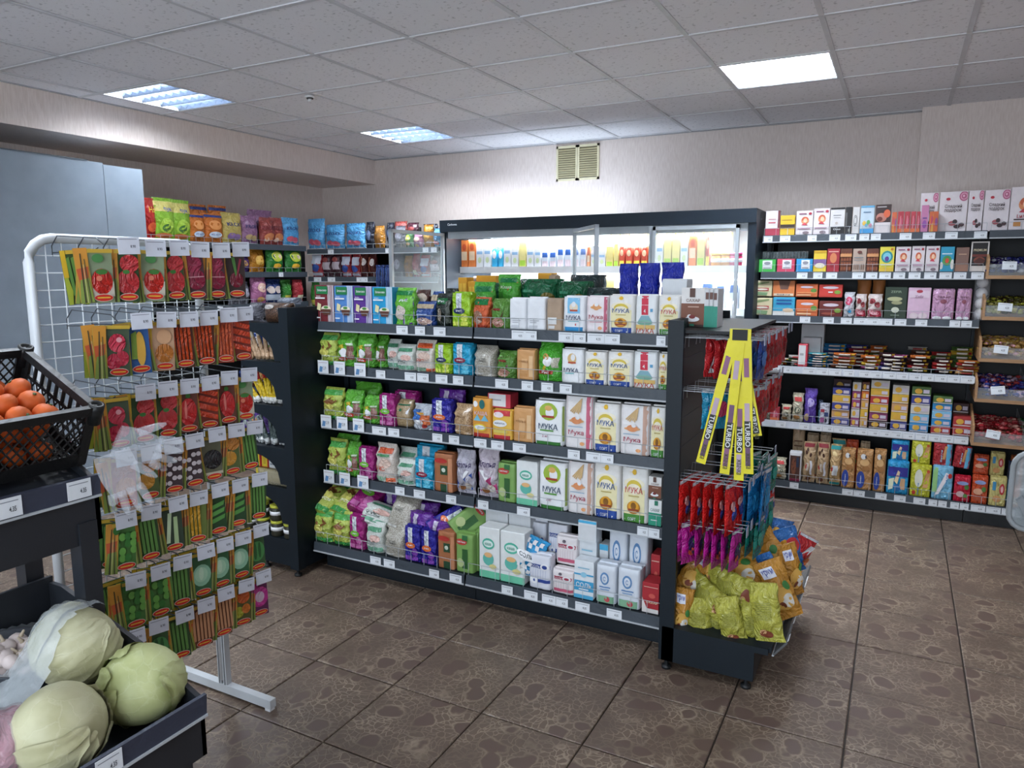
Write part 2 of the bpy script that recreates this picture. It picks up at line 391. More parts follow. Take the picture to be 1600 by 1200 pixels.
# suspended ceiling: slab, T bars, mineral tiles; lamps fill four cells in view and three behind the camera
cl = struct('ceiling', [(XW, YR, CZ+.16, XR, YW, CZ+.24)], '#77777a:s')
ct = MB(); ct.box(-.289, -.289, .004, .289, .289, .018, 'ceil'); ctm = ct.mesh('ceiling_tile')
LC = [(-2, 1), (1, 4), (4, 3), (-1, 4)]
LAMPS = [(-2, 1), (4, 3), (-1, 4), (1, -2), (5, -2), (-2, -4), (4, -6), (0, -6), (7, 1)]
def gcx(i): return GX+.6*(i+.5)
def gcy(j): return GY+.6*(j+.5)
xs = []
i = -3
while GX+.6*i < XR-.02: xs.append(i); i += 1
for i in xs:
    x = GX+.6*i
    if x > -4.80:
        g = MB(); g.box(x-.012, YR, CZ-.001, x+.012, YW, CZ+.004, '#d5d5d9:s'); g.box(x-.002, YR, CZ+.004, x+.002, YW, CZ+.035, '#d5d5d9:s'); g.obj('ceiling_bar', cl)
js = range(-8, 7)
for j in js:
    y = GY+.6*j
    if YR < y < YW:
        g = MB(); g.box(-4.81, y-.012, CZ-.0015, XR, y+.012, CZ+.0035, '#d5d5d9:s'); g.obj('ceiling_bar', cl)
eb = MB(); eb.box(-4.81, YW-.02, CZ-.002, .047, YW, CZ+.004, '#a9a9ad:s'); eb.box(-4.81, YR, CZ-.002, -4.79, YW, CZ+.004, '#a9a9ad:s'); eb.obj('edge_angle', cl)
for i in range(-3, 10):
    for j in range(-9, 7):
        if (i, j) in LAMPS: continue
        x, y = gcx(i), gcy(j)
        x0, x1, y0, y1 = max(x-.289, -4.80), min(x+.289, XR), max(y-.289, YR), min(y+.289, YW)
        if x1-x0 < .03 or y1-y0 < .03: continue
        if j == 5 or True:
            o = link('ceiling_tile', ctm, cl, ((x0+x1)/2, (y0+y1)/2, CZ+random.uniform(-.001, .002)))
            o.scale = ((x1-x0)/.578, (y1-y0)/.578, 1)
def lamp(i, j, look, place, watts, group=None, slat='#3d4756:m'):  # slat colour carries the glare: dark by default, pale for the overexposed lamp
    x, y = gcx(i), gcy(j)
    t = thing('ceiling_lamp', look, place, 'ceiling lamp', (x, y, CZ), group=group, order='same')
    m = MB(); e = .292
    m.box(-e, -e, 0, e, -e+.012, .075, '#e8eaec:m'); m.box(-e, e-.012, 0, e, e, .075, '#e8eaec:m'); m.box(-e, -e, 0, -e+.012, e, .075, '#e8eaec:m'); m.box(e-.012, -e, 0, e, e, .075, '#e8eaec:m')
    m.box(-e, -e, .075, e, e, .08, '#f2f4f6:m'); m.obj('housing', t)
    for k in range(4):
        yy = -.21+.14*k; q = MB(); q.tube([(-.27, yy, .052), (.27, yy, .052)], .011, 'e#e6f0ff:9', 8); q.obj('fluorescent_tube', t)
    for k in range(5):
        yy = -.28+.14*k; q = MB()
        q.prism([(yy-.004, .002), (yy+.004, .002), (yy+.014, .036), (yy-.014, .036)], -.28, .28, 0, slat); q.obj('louvre_rail', t)
    for k in range(8):
        xx = -.245+.07*k; q = MB()
        for kk in range(4):
            y0 = -.276+.14*kk; q.prism([(y0, .034), (y0+.132, .034), (y0+.112, .006), (y0+.066, .014), (y0+.02, .006)], xx-.001, xx+.001, 0, slat)
        q.obj('louvre_slat', t)
    a = area('lamp_light', (x, y, CZ+.066), (0, 0, 0), .5, .5, watts, (.86, .93, 1.0)); a.name = 'lamp_light'
lamp(-2, 1, 'recessed louvred fluorescent ceiling lamp', 'nearest the left wall beam', LAMP_W)
lamp(4, 3, 'very bright recessed louvred ceiling lamp', 'above the aisle before the refrigerator', LAMP_W*1.5, None, '#c4ccd6:m')  # pale slats paint in this lamp's overexposed glare; same fitting as the others
lamp(-1, 4, 'smaller looking recessed louvred ceiling lamp', 'near the back left corner', LAMP_W*1.5)
for q in LAMPS[3:]: lamp(*q, 'recessed louvred ceiling lamp', 'behind the photographer outside the view', LAMP_W*(.3 if q[0] > 3 else 1.1), 'lamps behind the photographer')
t = thing('smoke_detector', 'small round white detector on the ceiling', 'between the two left lamps', 'smoke detector', (-3.441, 3.768, CZ-.002))
m = MB(); m.lathe([(.03, 0), (.033, -.006), (.03, -.012), (.012, -.014), (.010, -.03), (.016, -.034), (.002, -.036)], '#dcdcdc:s', 14); m.obj('base', t)
m = MB(); m.lathe([(.022, -.012), (.022, -.02), (.001, -.02)], '#333536:s', 12); m.obj('sensor_ring', t)
# ventilation grille on the back wall: two louvred halves
t = thing('ventilation_grille', 'cream double ventilation grille high on back wall', '', 'vent', (-2.585, YW, 2.40))
for sx in (-1, 1):
    cx = sx*.1015; m = MB()
    m.box(cx-.1, -.014, 0, cx-.083, 0, .30, '#d8cfae:s'); m.box(cx+.083, -.014, 0, cx+.1, 0, .30, '#d8cfae:s'); m.box(cx-.1, -.014, 0, cx+.1, 0, .02, '#d8cfae:s'); m.box(cx-.1, -.014, .28, cx+.1, 0, .30, '#d8cfae:s')
    m.box(cx-.083, -.003, .02, cx+.083, -.001, .28, '#5c543c:s')
    f = m.obj('frame', t)
    for k in range(13):
        z = .03+.019*k; q = MB(); q.prism([(-.012, z), (-.011, z-.002), (-.003, z+.010), (-.004, z+.012)], cx-.084, cx+.084, 0, '#cfc59f:s'); q.obj('slat', f)
# grey partition at the left
t = thing('grey_partition', 'tall plain blue-grey partition panel at far left', '', 'partition', (-4.6, 0, 0))
PG = '#7f8a96:m'
m = MB(); m.box(-.9, YR+.1, 0, 0, 3.10, 2.30, PG); m.obj('panel', t)
m = MB(); m.box(-.9, 3.104, 0, 0, 3.38, 2.29, PG); m.obj('end_panel', t)
m = MB(); m.box(-.9, YR+.1, 2.30, .004, 3.0, 2.306, '#4c545c:m'); m.obj('top_cap', t)
# ------------------------------------------------------------------ shelving units
DK, RL, CHR = '#111b23:d', '#3a424b:s', '#b4b9be:m'
tagm = {}
def tag_mesh(w_, h_, big=False):
    k = (round(w_, 3), round(h_, 3), big)
    if k not in tagm:
        m = MB(); m.box(-w_/2, -.0012, -h_, w_/2, 0, 0, '#dfe3e8:p')
        G_ = '#8a8f98:p'; z = -h_*.16
        m.add([(-w_*.42, -.0016, z), (w_*.38, -.0016, z), (w_*.38, -.0016, z-.0022), (-w_*.42, -.0016, z-.0022)], [(0, 1, 2, 3)], '#a2848c:p' if big else G_)
        v, f = text2d('4.35' if not big else '2.19')
        m.add([(w_*.02+a*w_*.26, -.0018, -h_*.72+b*h_*.26) for a, b in v], f, '#3d4148:p')
        if big: m.add([(-w_*.4, -.0017, -h_*.9), (-w_*.1, -.0017, -h_*.9), (-w_*.02, -.0017, -h_*.5), (-w_*.3, -.0017, -h_*.45)], [(0, 1, 2, 3)], '#5c87b4:p')
        tagm[k] = m.mesh('price_tag')
    return tagm[k]
def shelf(parent, name, x0, x1, yf, yb, zt, tags=(), fence=.045, rail=.045, railkey=None, bigs=()):
    """x0..x1 along the front, front at yf, back at yb, top at zt; local coords of the unit (its front faces -y)"""
    m = MB(); m.box(x0, yf+.004, zt-.025, x1, yb, zt-.002, DK); m.box(x0, yf+.004, zt-.032, x1, yf+.02, zt-.002, DK)
    s = m.obj(name, parent)
    m = MB(); m.prism([(yf-.004, zt-rail), (yf+.004, zt-rail), (yf+.010, zt+.002), (yf+.002, zt+.003)], x0+.003, x1-.003, 0, railkey or RL)
    m.prism([(yf-.007, zt-rail-.003), (yf-.003, zt-rail-.003), (yf-.003, zt-rail+.004), (yf-.007, zt-rail+.004)], x0+.003, x1-.003, 0, CHR)
    m.obj('price_rail', s)
    if fence:
        m = MB(); y = yf+.012; r = .0013
        for z in (zt+fence, ): m.tube([(x0+.01, y, z), (x1-.01, y, z)], r, CHR, 4)
        n = max(2, int((x1-x0)/.075))
        for k in range(n+1):
            x = x0+.01+(x1-x0-.02)*k/n; m.tube([(x, y, zt), (x, y, zt+fence)], r, CHR, 4)
        m.obj('wire_fence', s)
    for a, b in tags: link('price_tag', tag_mesh(round(b-a, 2)-.002 or .05, .040), s, ((a+b)/2, yf-.006, zt-.003))
    for a, b in bigs: link('price_leaflet', tag_mesh(.072, .068, True), s, ((a+b)/2, yf-.012, zt+.028))
    return s
def px2x(l, y, z, x0=None):
    out = []
    for a, b in l:
        q = []
        for p in (a, b):
            x = -1.5
            for _ in range(6): x = on(p, pr(x, y, z)[1], Y, y)[0]
            q.append(x)
        out.append(tuple(q))
    return out
# --- centre gondola (double sided)
GXL, GXR, GXM = -2.71, -.775, -1.755
G = thing('gondola_shelving', 'dark double-sided gondola shelving', 'in the middle of the floor', 'shelving', (0, 0, 0))
m = MB(); m.box(GXL, 3.17, .02, GXR, 3.20, 1.40, DK); m.obj('back_panel', G)
for x in (GXL+.01, GXM, GXR-.01):
    m = MB(); m.box(x-.015, 3.155, .02, x+.015, 3.215, 1.42, DK); m.obj('upright', G)
for a, b in ((GXL, GXM), (GXM, GXR)):
    m = MB(); m.box(a+.002, 2.955, .0, b-.002, 2.97, .115, '#1c242b:m'); m.obj('kick_plate', G)
    m = MB(); m.box(a+.002, 3.42, .0, b-.002, 3.435, .115, '#1c242b:m'); m.obj('kick_plate', G)
GZ = {1: 1.344, 2: 1.115, 3: .822, 4: .520, 5: .165}
GYF = {1: 2.955, 2: 2.955, 3: 2.955, 4: 2.955, 5: 2.855}
GT = {1: [(621, 638), (649, 666), (679, 697), (801, 821), (821, 840), (874, 896), (896, 917), (918, 946), (946, 969), (1026, 1041)],
      2: [(588, 604), (634, 651), (653, 671), (682, 700), (708, 726), (775, 795), (815, 835), (846, 866), (875, 895)],
      3: [(582, 605), (608, 625), (676, 693), (702, 719), (742, 761), (769, 788), (802, 823), (887, 908), (917, 939), (939, 960)],
      4: [(618, 634), (648, 665), (698, 714), (747, 765), (809, 829), (996, 1014), (1014, 1031)],
      5: [(580, 596), (601, 618), (671, 688), (704, 722), (784, 803), (820, 841), (848, 869), (869, 889), (900, 922), (949, 972)]}
GB = {2: [(496, 519), (521, 545), (553, 577)], 3: [(501, 523), (526, 548), (551, 574)], 4: [(505, 528), (530, 552), (557, 582)]}
for lv in range(1, 6):
    z, y = GZ[lv], GYF[lv]; tg = px2x(GT[lv], y, z-.02); bg = px2x(GB.get(lv, []), y, z)
    for a, b in ((GXL, GXM), (GXM, GXR)):
        shelf(G, 'shelf', a+.002, b-.002, y, 3.17, z, [q for q in tg if a < sum(q)/2 < b], .05 if lv < 5 else .06, .045, bigs=[q for q in bg if a < sum(q)/2 < b])
        mb2 = MB(); mb2.box(a+.002, 3.2, z-.025, b-.002, 3.44, z-.002, DK); mb2.obj('rear_shelf', G)
# --- end units; local frame: outward = +x for the right one
def endpanel(parent, x0, x1, y0, y1, name='side_post'):
    m = MB(); m.box(x0, y0, .045, x1, y1, 1.42, DK); return m.obj(name, parent)
EC = thing('end_display', 'dark end display unit with wire hooks', 'at the right end of the gondola', 'display unit', (0, 0, 0))
endpanel(EC, -.772, -.712, 2.745, 2.765); endpanel(EC, -.772, -.712, 3.575, 3.595)
m = MB(); m.box(-.772, 2.765, .045, -.742, 3.575, 1.42, DK); m.obj('back_panel', EC)
m = MB(); m.box(-.742, 2.765, .20, -.7405, 3.575, 1.40, '#171d26:m')
for k in range(9): m.box(-.7405, 2.77, .3+.12*k, -.739, 3.57, .303+.12*k, '#3a4450:m')
m.obj('pegboard', EC)
m = MB(); m.prism([(-.76, .045), (-.40, .045), (-.40, .165), (-.35, .165), (-.35, .19), (-.76, .19)], 2.745, 2.76, 1, DK)
m.prism([(-.76, .045), (-.40, .045), (-.40, .165), (-.35, .165), (-.35, .19), (-.76, .19)], 3.58, 3.595, 1, DK)
m.box(-.42, 2.76, .045, -.40, 3.58, .165, '#1c242b:m'); m.obj('base', EC)
m = MB(); m.box(-.742, 2.76, .17, -.34, 3.58, .19, DK); tray = m.obj('tray', EC)
m = MB(); m.box(-.742, 2.766, 1.372, -.50, 3.574, 1.384, '#0a0d11:d'); m.obj('top_plate', EC)
m = MB(); m.prism([(-.335, .17), (-.327, .17), (-.285, .225), (-.293, .228)], 2.75, 3.59, 1, '#4f5052:s'); m.prism([(-.338, .165), (-.330, .165), (-.327, .172), (-.335, .172)], 2.75, 3.59, 1, CHR); m.obj('price_rail', tray)
tmg = tag_mesh(.06, .05)
for yy in (2.80, 2.96, 3.075, 3.135, 3.195, 3.34, 3.41):
    o = link('price_tag', tmg, tray, (-.283, yy, .232)); o.rotation_euler = (math.radians(37), 0, PI/2)
def hook(parent, x, y, z, L, wd=.05, tag=True, sgn=1):
    m = MB(); r = .0017
    m.tube([(x, y-wd/2, z-.05), (x+.004*sgn, y-wd/2, z), (x+.03*sgn, y-wd/2, z), (x+L*sgn, y-wd/2, z-.0), (x+L*sgn, y+wd/2, z), (x+.03*sgn, y+wd/2, z), (x+.004*sgn, y+wd/2, z), (x+.004*sgn, y+wd/2, z-.05)], r, CHR, 5)
    h_ = m.obj('display_hook', parent)
    if tag:
        q = MB(); q.box(x+(L+.012)*sgn, y-.02, z-.02, x+(L+.014)*sgn, y+.02, z+.02, '#9aa0b4:s'); q.obj('tag_holder', h_)
HK = []
for z, L in ((1.355, .30), (1.15, .27), (.80, .27), (.62, .27)):
    for k in range(9):
        y = 2.80+.092*k; HK.append((y, z))
        if k in (0, 1, 3, 5, 7) or (k == 8 and z > 1.1): hook(EC, -.738, y, z, L)
# left end unit: outward = -x
EL = thing('end_shelving', 'dark end shelving with curved side brackets', 'at the left end of the gondola', 'shelving', (0, 0, 0))
m = MB(); m.box(-2.775, 2.745, .04, -2.715, 2.80, 1.425, DK); m.obj('side_post', EL)
m = MB(); m.box(-2.775, 3.54, .04, -2.715, 3.595, 1.425, DK); m.obj('side_post', EL)
m = MB(); m.box(-2.745, 2.80, .04, -2.722, 3.54, 1.425, DK); m.obj('back_panel', EL)
m = MB(); m.box(-3.03, 2.765, .045, -2.775, 3.58, .165, DK); m.box(-3.06, 2.76, .165, -2.775, 3.58, .19, DK); m.obj('base', EL)
for xx, yy in ((-2.745, 2.77), (-2.99, 2.79), (-.745, 2.775), (-.43, 2.775), (-.745, 3.56), (-.43, 3.56)):
    m = MB(); m.lathe([(.02, 0), (.02, .012), (.008, .014), (.008, .046)], '#15181b:s', 12, (xx, yy, 0)); m.obj('levelling_foot', EL if xx < -2 else EC)
ELZ = [1.345, 1.145, .915, .69, .475]
for z in ELZ:
    m = MB(); m.box(-3.07, 2.765, z-.03, -2.775, 3.575, z-.004, DK); m.box(-3.078, 2.765, z-.045, -3.07, 3.575, z, RL); s = m.obj('shelf', EL)
    for y in (2.76, 3.575):
        q = MB(); pts = [(-2.775, z), (-3.07, z-.002), (-3.075, z-.03), (-3.02, z-.042)]+[(-3.0+.165*math.sin(a), z-.05-.13*(1-math.cos(a))) for a in (.3, .6, .9, 1.2, PI/2)]+[(-2.832, z-.195), (-2.775, z-.195)]
        q.prism(pts, y, y+.004, 1, DK); q.obj('bracket', s)
# --- right wall run (faces -y) and back-left run, left wall run (faces +x)
RB = thing('wall_shelving', 'long dark wall shelving', 'along the back wall right of the refrigerator', 'shelving', (0, 0, 0))
RXL, RX1, RX2 = -.885, .455, 1.80
RZ = []
for px_, py_, yy in ((1396, 364, 5.45), (1370, 425, 5.45), (1370, 497, 5.45), (1370, 580, 5.45), (1370, 671, 5.45), (1370, 769, 5.36)): RZ.append(on(px_, py_, Y, yy)[2])
m = MB(); m.box(RXL, 5.83, .02, RX1, 5.86, 1.85, '#090c10:d'); m.obj('back_panel', RB)
RB2 = thing('wall_shelving', 'dark wall shelving with wooden bins', 'at the right end of back wall', 'shelving', (0, 0, 0))
m = MB(); m.box(RX1, 5.83, .02, RX2, 5.86, 1.85, '#090c10:d'); m.obj('back_panel', RB2)
for x in (RXL, RX1, RX2):
    m = MB(); m.box(x-.015, 5.80, .02, x+.015, 5.83, 2.0 if x > RXL else 1.85, DK); m.obj('upright', RB if x < 1 else RB2)
for a, b in ((RXL, RX1), (RX1, RX2)):
    m = MB(); m.box(a+.002, 5.40, 0, b-.002, 5.42, RZ[5]-.03, '#151b20:m'); m.obj('kick_plate', RB if a < 0 else RB2)
RT = {0: [(1193, 1208), (1219, 1235), (1261, 1277), (1296, 1313), (1321, 1338), (1342, 1359), (1360, 1377), (1406, 1424), (1442, 1461), (1477, 1496), (1522, 1542)],
      1: [(1245, 1262), (1270, 1286), (1291, 1308), (1332, 1349), (1353, 1371), (1374, 1392), (1396, 1414), (1420, 1438), (1444, 1463), (1468, 1487), (1490, 1510), (1517, 1538)],
      2: [(1250, 1266), (1286, 1303), (1314, 1331), (1334, 1354), (1354, 1374), (1374, 1394), (1398, 1416), (1430, 1449), (1483, 1501), (1501, 1519)],
      3: [(1184, 1199), (1202, 1218), (1221, 1237), (1254, 1275), (1275, 1295), (1295, 1315), (1318, 1335), (1343, 1360), (1360, 1378), (1380, 1400), (1400, 1420), (1420, 1440), (1440, 1460), (1460, 1480), (1480, 1500), (1500, 1524)],
      4: [(1177, 1191), (1212, 1228), (1248, 1265), (1268, 1285), (1285, 1303), (1303, 1320), (1320, 1338), (1338, 1356), (1356, 1374), (1374, 1392), (1392, 1410), (1410, 1430), (1430, 1450), (1450, 1470), (1470, 1490), (1490, 1514)],
      5: [(1234, 1248), (1316, 1333), (1334, 1351), (1368, 1385), (1397, 1415), (1427, 1446), (1450, 1465), (1465, 1480), (1484, 1499), (1499, 1514), (1516, 1540), (1540, 1564), (1565, 1585)]}
for lv in range(6):
    y = 5.45 if lv < 5 else 5.36; z = RZ[lv]; tg = px2x(RT[lv], y, z-.02)
    for a, b in ((RXL, RX1), (RX1, RX2)):
        if a == RX1 and 0 < lv < 5: continue
        shelf(RB if a < 0 else RB2, 'shelf', a+.002, b-.002, y, 5.83, z, [q for q in tg if a < sum(q)/2 < b], .05 if lv != 3 else .03, .045, '#c3c8d2:s' if lv in (3, 4) and a < RX1 else None)
BL = thing('corner_shelving', 'dark wall shelving', 'in the back left corner beside the refrigerator', 'shelving', (0, 0, 0))
m = MB(); m.box(-5.0, 5.83, .02, -3.52, 5.86, 1.86, '#090c10:d'); m.obj('back_panel', BL)
m = MB(); m.box(-4.05, 5.80, .02, -4.02, 5.83, 2.02, DK); m.obj('upright', BL)
BZ = [1.815, 1.56, 1.27, .95, .6, .12]
for lv, z in enumerate(BZ):
    tg = px2x({0: [(513, 522), (603, 611), (661, 670), (674, 683)], 1: [(491, 503), (513, 524), (558, 567), (567, 575)], 2: []}.get(lv, []), 5.35, z-.02)
    shelf(BL, 'shelf', -5.0, -3.52, 5.35, 5.83, z, tg, .04)
WL = thing('left_wall_shelving', 'long dark wall shelving', 'along the left wall behind the seed rack', 'shelving', (0, 0, 0))
m = MB(); m.box(-5.48, 3.40, .02, -5.45, 5.8, 1.86, '#090c10:d'); m.obj('back_panel', WL)
LZ = [1.845, 1.605, 1.33, .98, .60, .14]
piv = bpy.data.objects.new('run', None)
def shelf_x(parent, y0, y1, xf, xb, z, tags, railkey=None):
    m = MB(); m.box(xb, y0, z-.03, xf-.004, y1, z-.002, DK); s = m.obj('shelf', parent)
    m = MB(); m.box(xf-.006, y0, z-.045, xf+.002, y1, z+.003, RL); m.obj('price_rail', s)
    m = MB(); x = xf-.015
    m.tube([(x, y0, z+.04), (x, y1, z+.04)], .0013, CHR, 4)
    for k in range(int((y1-y0)/.08)): m.tube([(x, y0+.08*k, z), (x, y0+.08*k, z+.04)], .0013, CHR, 4)
    m.obj('wire_fence', s)
    for yy in tags:
        o = link('price_tag', tag_mesh(.055, .04), s, (xf+.005, yy, z-.002)); o.rotation_euler[2] = PI/2
for lv, z in enumerate(LZ):
    tg = {0: [3.72, 4.35], 1: [4.1, 4.32, 5.0], 2: [4.3, 4.9], 3: [4.0, 4.5], 4: [4.2]}.get(lv, [])
    shelf_x(WL, 3.40, 5.34, -5.0 if lv < 5 else -4.93, -5.45, z, tg)
bpy.data.objects.remove(piv)
# --- wooden sweet bins on the right section
BN = [(on(1544, 437, X, .47)[1], 1.557), (5.388, 1.306), (5.381, 1.047), (5.381, .793), (5.34, .521)]
bins = []
for k, (yb, zb) in enumerate(BN):
    t = thing('sweet_bin', ['light wooden sweet bin, highest of five', 'light wooden sweet bin, second of five', 'light wooden sweet bin, middle of five', 'light wooden sweet bin, fourth of five', 'light wooden sweet bin, lowest of five'][k],
              'at the right end shelving', 'bin', (.47, yb, zb))
    WD = '#b48a62:w'
    m = MB(); m.box(0, 0, 0, 1.2, .012, .022, WD); m.obj('front_board', t)
    m = MB(); m.prism([(0, 0), (.42, .02), (.42, .2), (.3, .22), (.0, .125)], -.012, 0, 0, WD); m.obj('side_board', t)
    m = MB(); m.prism([(0, 0), (.42, .02), (.42, .2), (.3, .22), (.0, .125)], 1.2, 1.212, 0, WD); m.obj('side_board', t)
    m = MB(); m.prism([(.012, .0), (.42, .1), (.42, .112), (.012, .012)], 0, 1.2, 0, WD); m.obj('bottom_board', t)
    m = MB(); m.box(0, .003, .022, 1.2, .006, .09, 'c#c8d0d4:.18:.05'); m.obj('clear_front', t)
    for xx in (.26, .52, .8):
        m = MB(); m.prism([(.006, .02), (.41, .11), (.41, .19), (.006, .10)], xx, xx+.003, 0, 'c#c8d0d4:.25:.05'); m.obj('divider', t)
    bins.append(t)
# --- refrigerated cabinet
FR = thing('refrigerated_cabinet', 'long dark refrigerated cabinet with lit interior', 'against the back wall', 'refrigerator', (0, 0, 0))
FD, FL = '#18242f:d', '#aeb6bc:m'
m = MB(); m.box(-3.46, 5.30, 1.935, -.90, 6.10, 2.03, FD); m.box(-3.46, 5.285, 1.935, -.90, 5.30, 2.03, FD); v, f = text2d('Carboma')
m.add([(-3.38+a*.09, 5.2835, 1.985+b*.018) for a, b in v], f, '#dfe6ea:p'); m.obj('canopy', FR)
m = MB(); m.box(-3.46, 6.06, .1, -.90, 6.10, 1.935, '#d8dcdf:s'); m.obj('back_wall', FR)
for a in (-3.46, -.955):
    m = MB(); m.box(a, 5.30, .0, a+.055, 6.06, 1.935, FD); m.obj('side_wall', FR)
m = MB(); m.box(-3.405, 5.32, 0, -.955, 6.06, .32, FD); m.obj('base', FR)
m = MB(); m.box(-.86, 5.83, .0, -.83, 6.16, 2.0, '#6f6a68:s'); m.obj('rear_filler', FR)
for z, c in ((1.63, '#f0f2f4:s'), (1.32, '#f0f2f4:s'), (.98, '#f0f2f4:s'), (.65, '#f0f2f4:s')):
    m = MB(); m.box(-3.40, 5.52, z-.02, -.96, 6.05, z, '#e4e8ea:m'); s = m.obj('shelf', FR)
    m = MB(); m.box(-3.40, 5.505, z-.035, -.96, 5.52, z+.018, c); m.obj('price_rail', s)
m = MB(); m.box(-3.40, 5.42, 1.905, -.96, 5.45, 1.93, 'e#f4f8ff:6'); m.obj('light_strip', FR)
m = MB(); m.box(-3.4, 5.72, 2.03, -2.0, 5.78, 2.036, '#c8ccd0:m'); m.tube([(-3.38, 5.75, 2.045), (-2.02, 5.75, 2.045)], .009, 'e#dce8ff:6', 8); m.obj('top_light', FR)
area('cabinet_top_light', (-2.7, 5.75, 2.06), (PI-.95, 0, 0), 1.3, .04, 6.5, (.72, .85, 1))
m = MB(); m.box(-3.40, 5.32, 1.88, -.96, 5.36, 1.935, FL); m.obj('upper_rail', FR)
def door(x, y, ang, w_, look, label):
    e = bpy.data.objects.new('glass_door', None); S.collection.objects.link(e); e.parent = FR; e.location = (x, y, 0); e.rotation_euler = (0, 0, ang); e['label'] = label
    m = MB()
    m.box(0, -.02, .34, .022, .008, 1.925, FL); m.box(w_-.022, -.02, .34, w_, .008, 1.925, FL); m.box(0, -.02, 1.90, w_, .008, 1.925, FL); m.box(0, -.02, .34, w_, .008, .38, FL); m.obj('door_frame', e)
    m = MB(); m.box(.022, -.008, .38, w_-.022, -.003, 1.90, 'c#cfdde2:.14:.03'); m.obj('glass_pane', e)
    m = MB(); m.tube([(w_-.012, -.02, 1.0), (w_-.012, -.055, 1.02), (w_-.012, -.055, 1.38), (w_-.012, -.02, 1.40)], .006, CHR, 6); m.obj('door_handle', e)
door(-3.425, 5.295, math.radians(-91), .72, '', 'glass door swung wide open')
door(-2.235, 5.295, math.radians(-52), .6, '', 'glass door standing ajar')
door(-1.62, 5.295, 0, .61, '', None)
m = MB(); m.box(-1.65, 5.288, .34, -1.622, 5.31, 1.93, FL); m.obj('door_post', FR)
for zz in (1.61, 1.30): area('cabinet_light', (-2.18, 5.56, zz+.27), (math.radians(12), 0, 0), 2.3, .05, FRIDGE_W, (.95, .97, 1))
# ------------------------------------------------------------------ kinds of goods
def R_(*a): return ('r',)+a
def E_(*a): return ('e',)+a
def T_(*a): return ('t',)+a
WH, INK = '#e9eaec:p', '#2b3a5c:p'
for n, c, c2, nm in (('rb1', '#74202a:p', '#9a2f35:p', 'dark red'), ('rb2', '#4f86c9:p', '#7fb0e4:p', 'mid blue'), ('rb3', '#5a2f8f:p', '#7f58b5:p', 'purple'), ('rb4', '#1f9bd0:p', '#58c0e8:p', 'bright cyan')):
    K(n, 'rice_box', 'carton', .12, .06, .19, c, [R_(.68, .0, 1, 1, '#dfe3ea:p')]+[R_(.70+.05*i, 0, .715+.05*i, 1, c2) for i in range(6)]+[R_(.12, .76, .72, .97, '#157a42:p'), T_('Злаково', .43, .865, .48, .06, WH), T_('РИС', .25, .70, .22, .035, WH),
       R_(.08, .63, .58, .67, WH), ('q', [(.15, .34), (.33, .30), (.38, .48), (.2, .53)], '#e3d9a8:p'), E_(.64, .36, .26, .09, '#ece3cf:p'), ('q', [(.40, .35), (.88, .35), (.80, .2), (.48, .2)], '#5b3323:p'), E_(.64, .40, .12, .035, '#4c8f3b:p'), R_(.08, .1, .34, .13, WH)], f'{nm} rice carton with green header', 'box')
K('rg', 'rice_bag', 'grain', .13, .07, .19, '#6dbb3a', [('q', [(.45, .02), (.97, .02), (.97, .75), (.55, .7)], '#6d37a0'), E_(.35, .33, .26, .2, 'g#e8e2d6#b9a9a0'), R_(.05, .8, .95, .92, '#17803f'), T_('РИС', .55, .66, .4, .07, WH)], 'green and purple rice pouch', 'bag')
K('rbl', 'rice_bag', 'grain', .13, .08, .16, '#2c4f96', [R_(.05, .72, .95, .9, '#c9b79a'), E_(.5, .18, .4, .16, 'g#e6d9cf#8b5f4e'), T_('РИС', .35, .6, .3, .1, '#a9bbdd:p'), R_(.15, .46, .7, .49, '#a9bbdd:p')], 'dark blue rice pouch with window', 'bag')
K('brn', 'grain_bag', 'grain', .12, .07, .17, '#4a2a24', [E_(.5, .75, .4, .15, 'g#e6ddd2#b8a392'), R_(.2, .3, .8, .45, '#7c4a3e')], 'dark brown grain pouch', 'bag')
K('blk', 'grain_bag', 'grain', .12, .07, .18, '#16221c', [R_(.15, .68, .8, .86, '#1c6a3a'), E_(.35, .35, .15, .2, 'g#c9bfae#4b3a30'), R_(.72, .1, .95, .8, '#4c534c'), T_('Рис', .45, .77, .4, .07, WH)], 'black grain pouch with green band', 'bag')
def strip(n, c, c2, nm, blob):
    K(n, 'grain_bag', 'brick', .11, .07, .19, c, [R_(.27, .55, .55, .99, '#dfe4ea'), T_('KRUPA', .41, .75, .34, .05, '#7a8a9a:p', PI/2), E_(.42, .47, .3, .09, blob), T_('рис', .42, .47, .3, .05, WH), E_(.7, .28, .2, .12, c2), R_(.1, .04, .45, .16, c2), R_(.52, .04, .9, .16, c2)], nm, 'bag')
strip('lime', '#9ccb25:f', '#d7e25a', 'lime green grain pack with white strip', '#26355c')
strip('cyan', '#1fa3cf:f', '#66c8e4', 'cyan grain pack with white strip', '#8c2340')
strip('mag', '#a02578:f', '#c46aa5', 'magenta grain pack with white strip', '#7bc143')
strip('dbl', '#2a2596:f', '#7b3fa8', 'deep blue grain pack with white strip', '#e4733a')
K('vio', 'grain_bag', 'loaf', .16, .08, .09, '#6a2f9c', [R_(.3, .3, .5, .95, '#cfc6dc'), E_(.7, .4, .15, .2, '#8e55b8')], 'violet grain pack lying on its side', 'bag')
K('orb', 'grain_bag', 'grain', .13, .08, .19, '#d9653b', [R_(.05, .75, .9, .95, '#1d7a42'), E_(.4, .35, .28, .22, 'g#b58a6b#6b4736'), R_(.1, .02, .9, .1, '#b8452d')], 'orange and green grain pouch', 'bag')
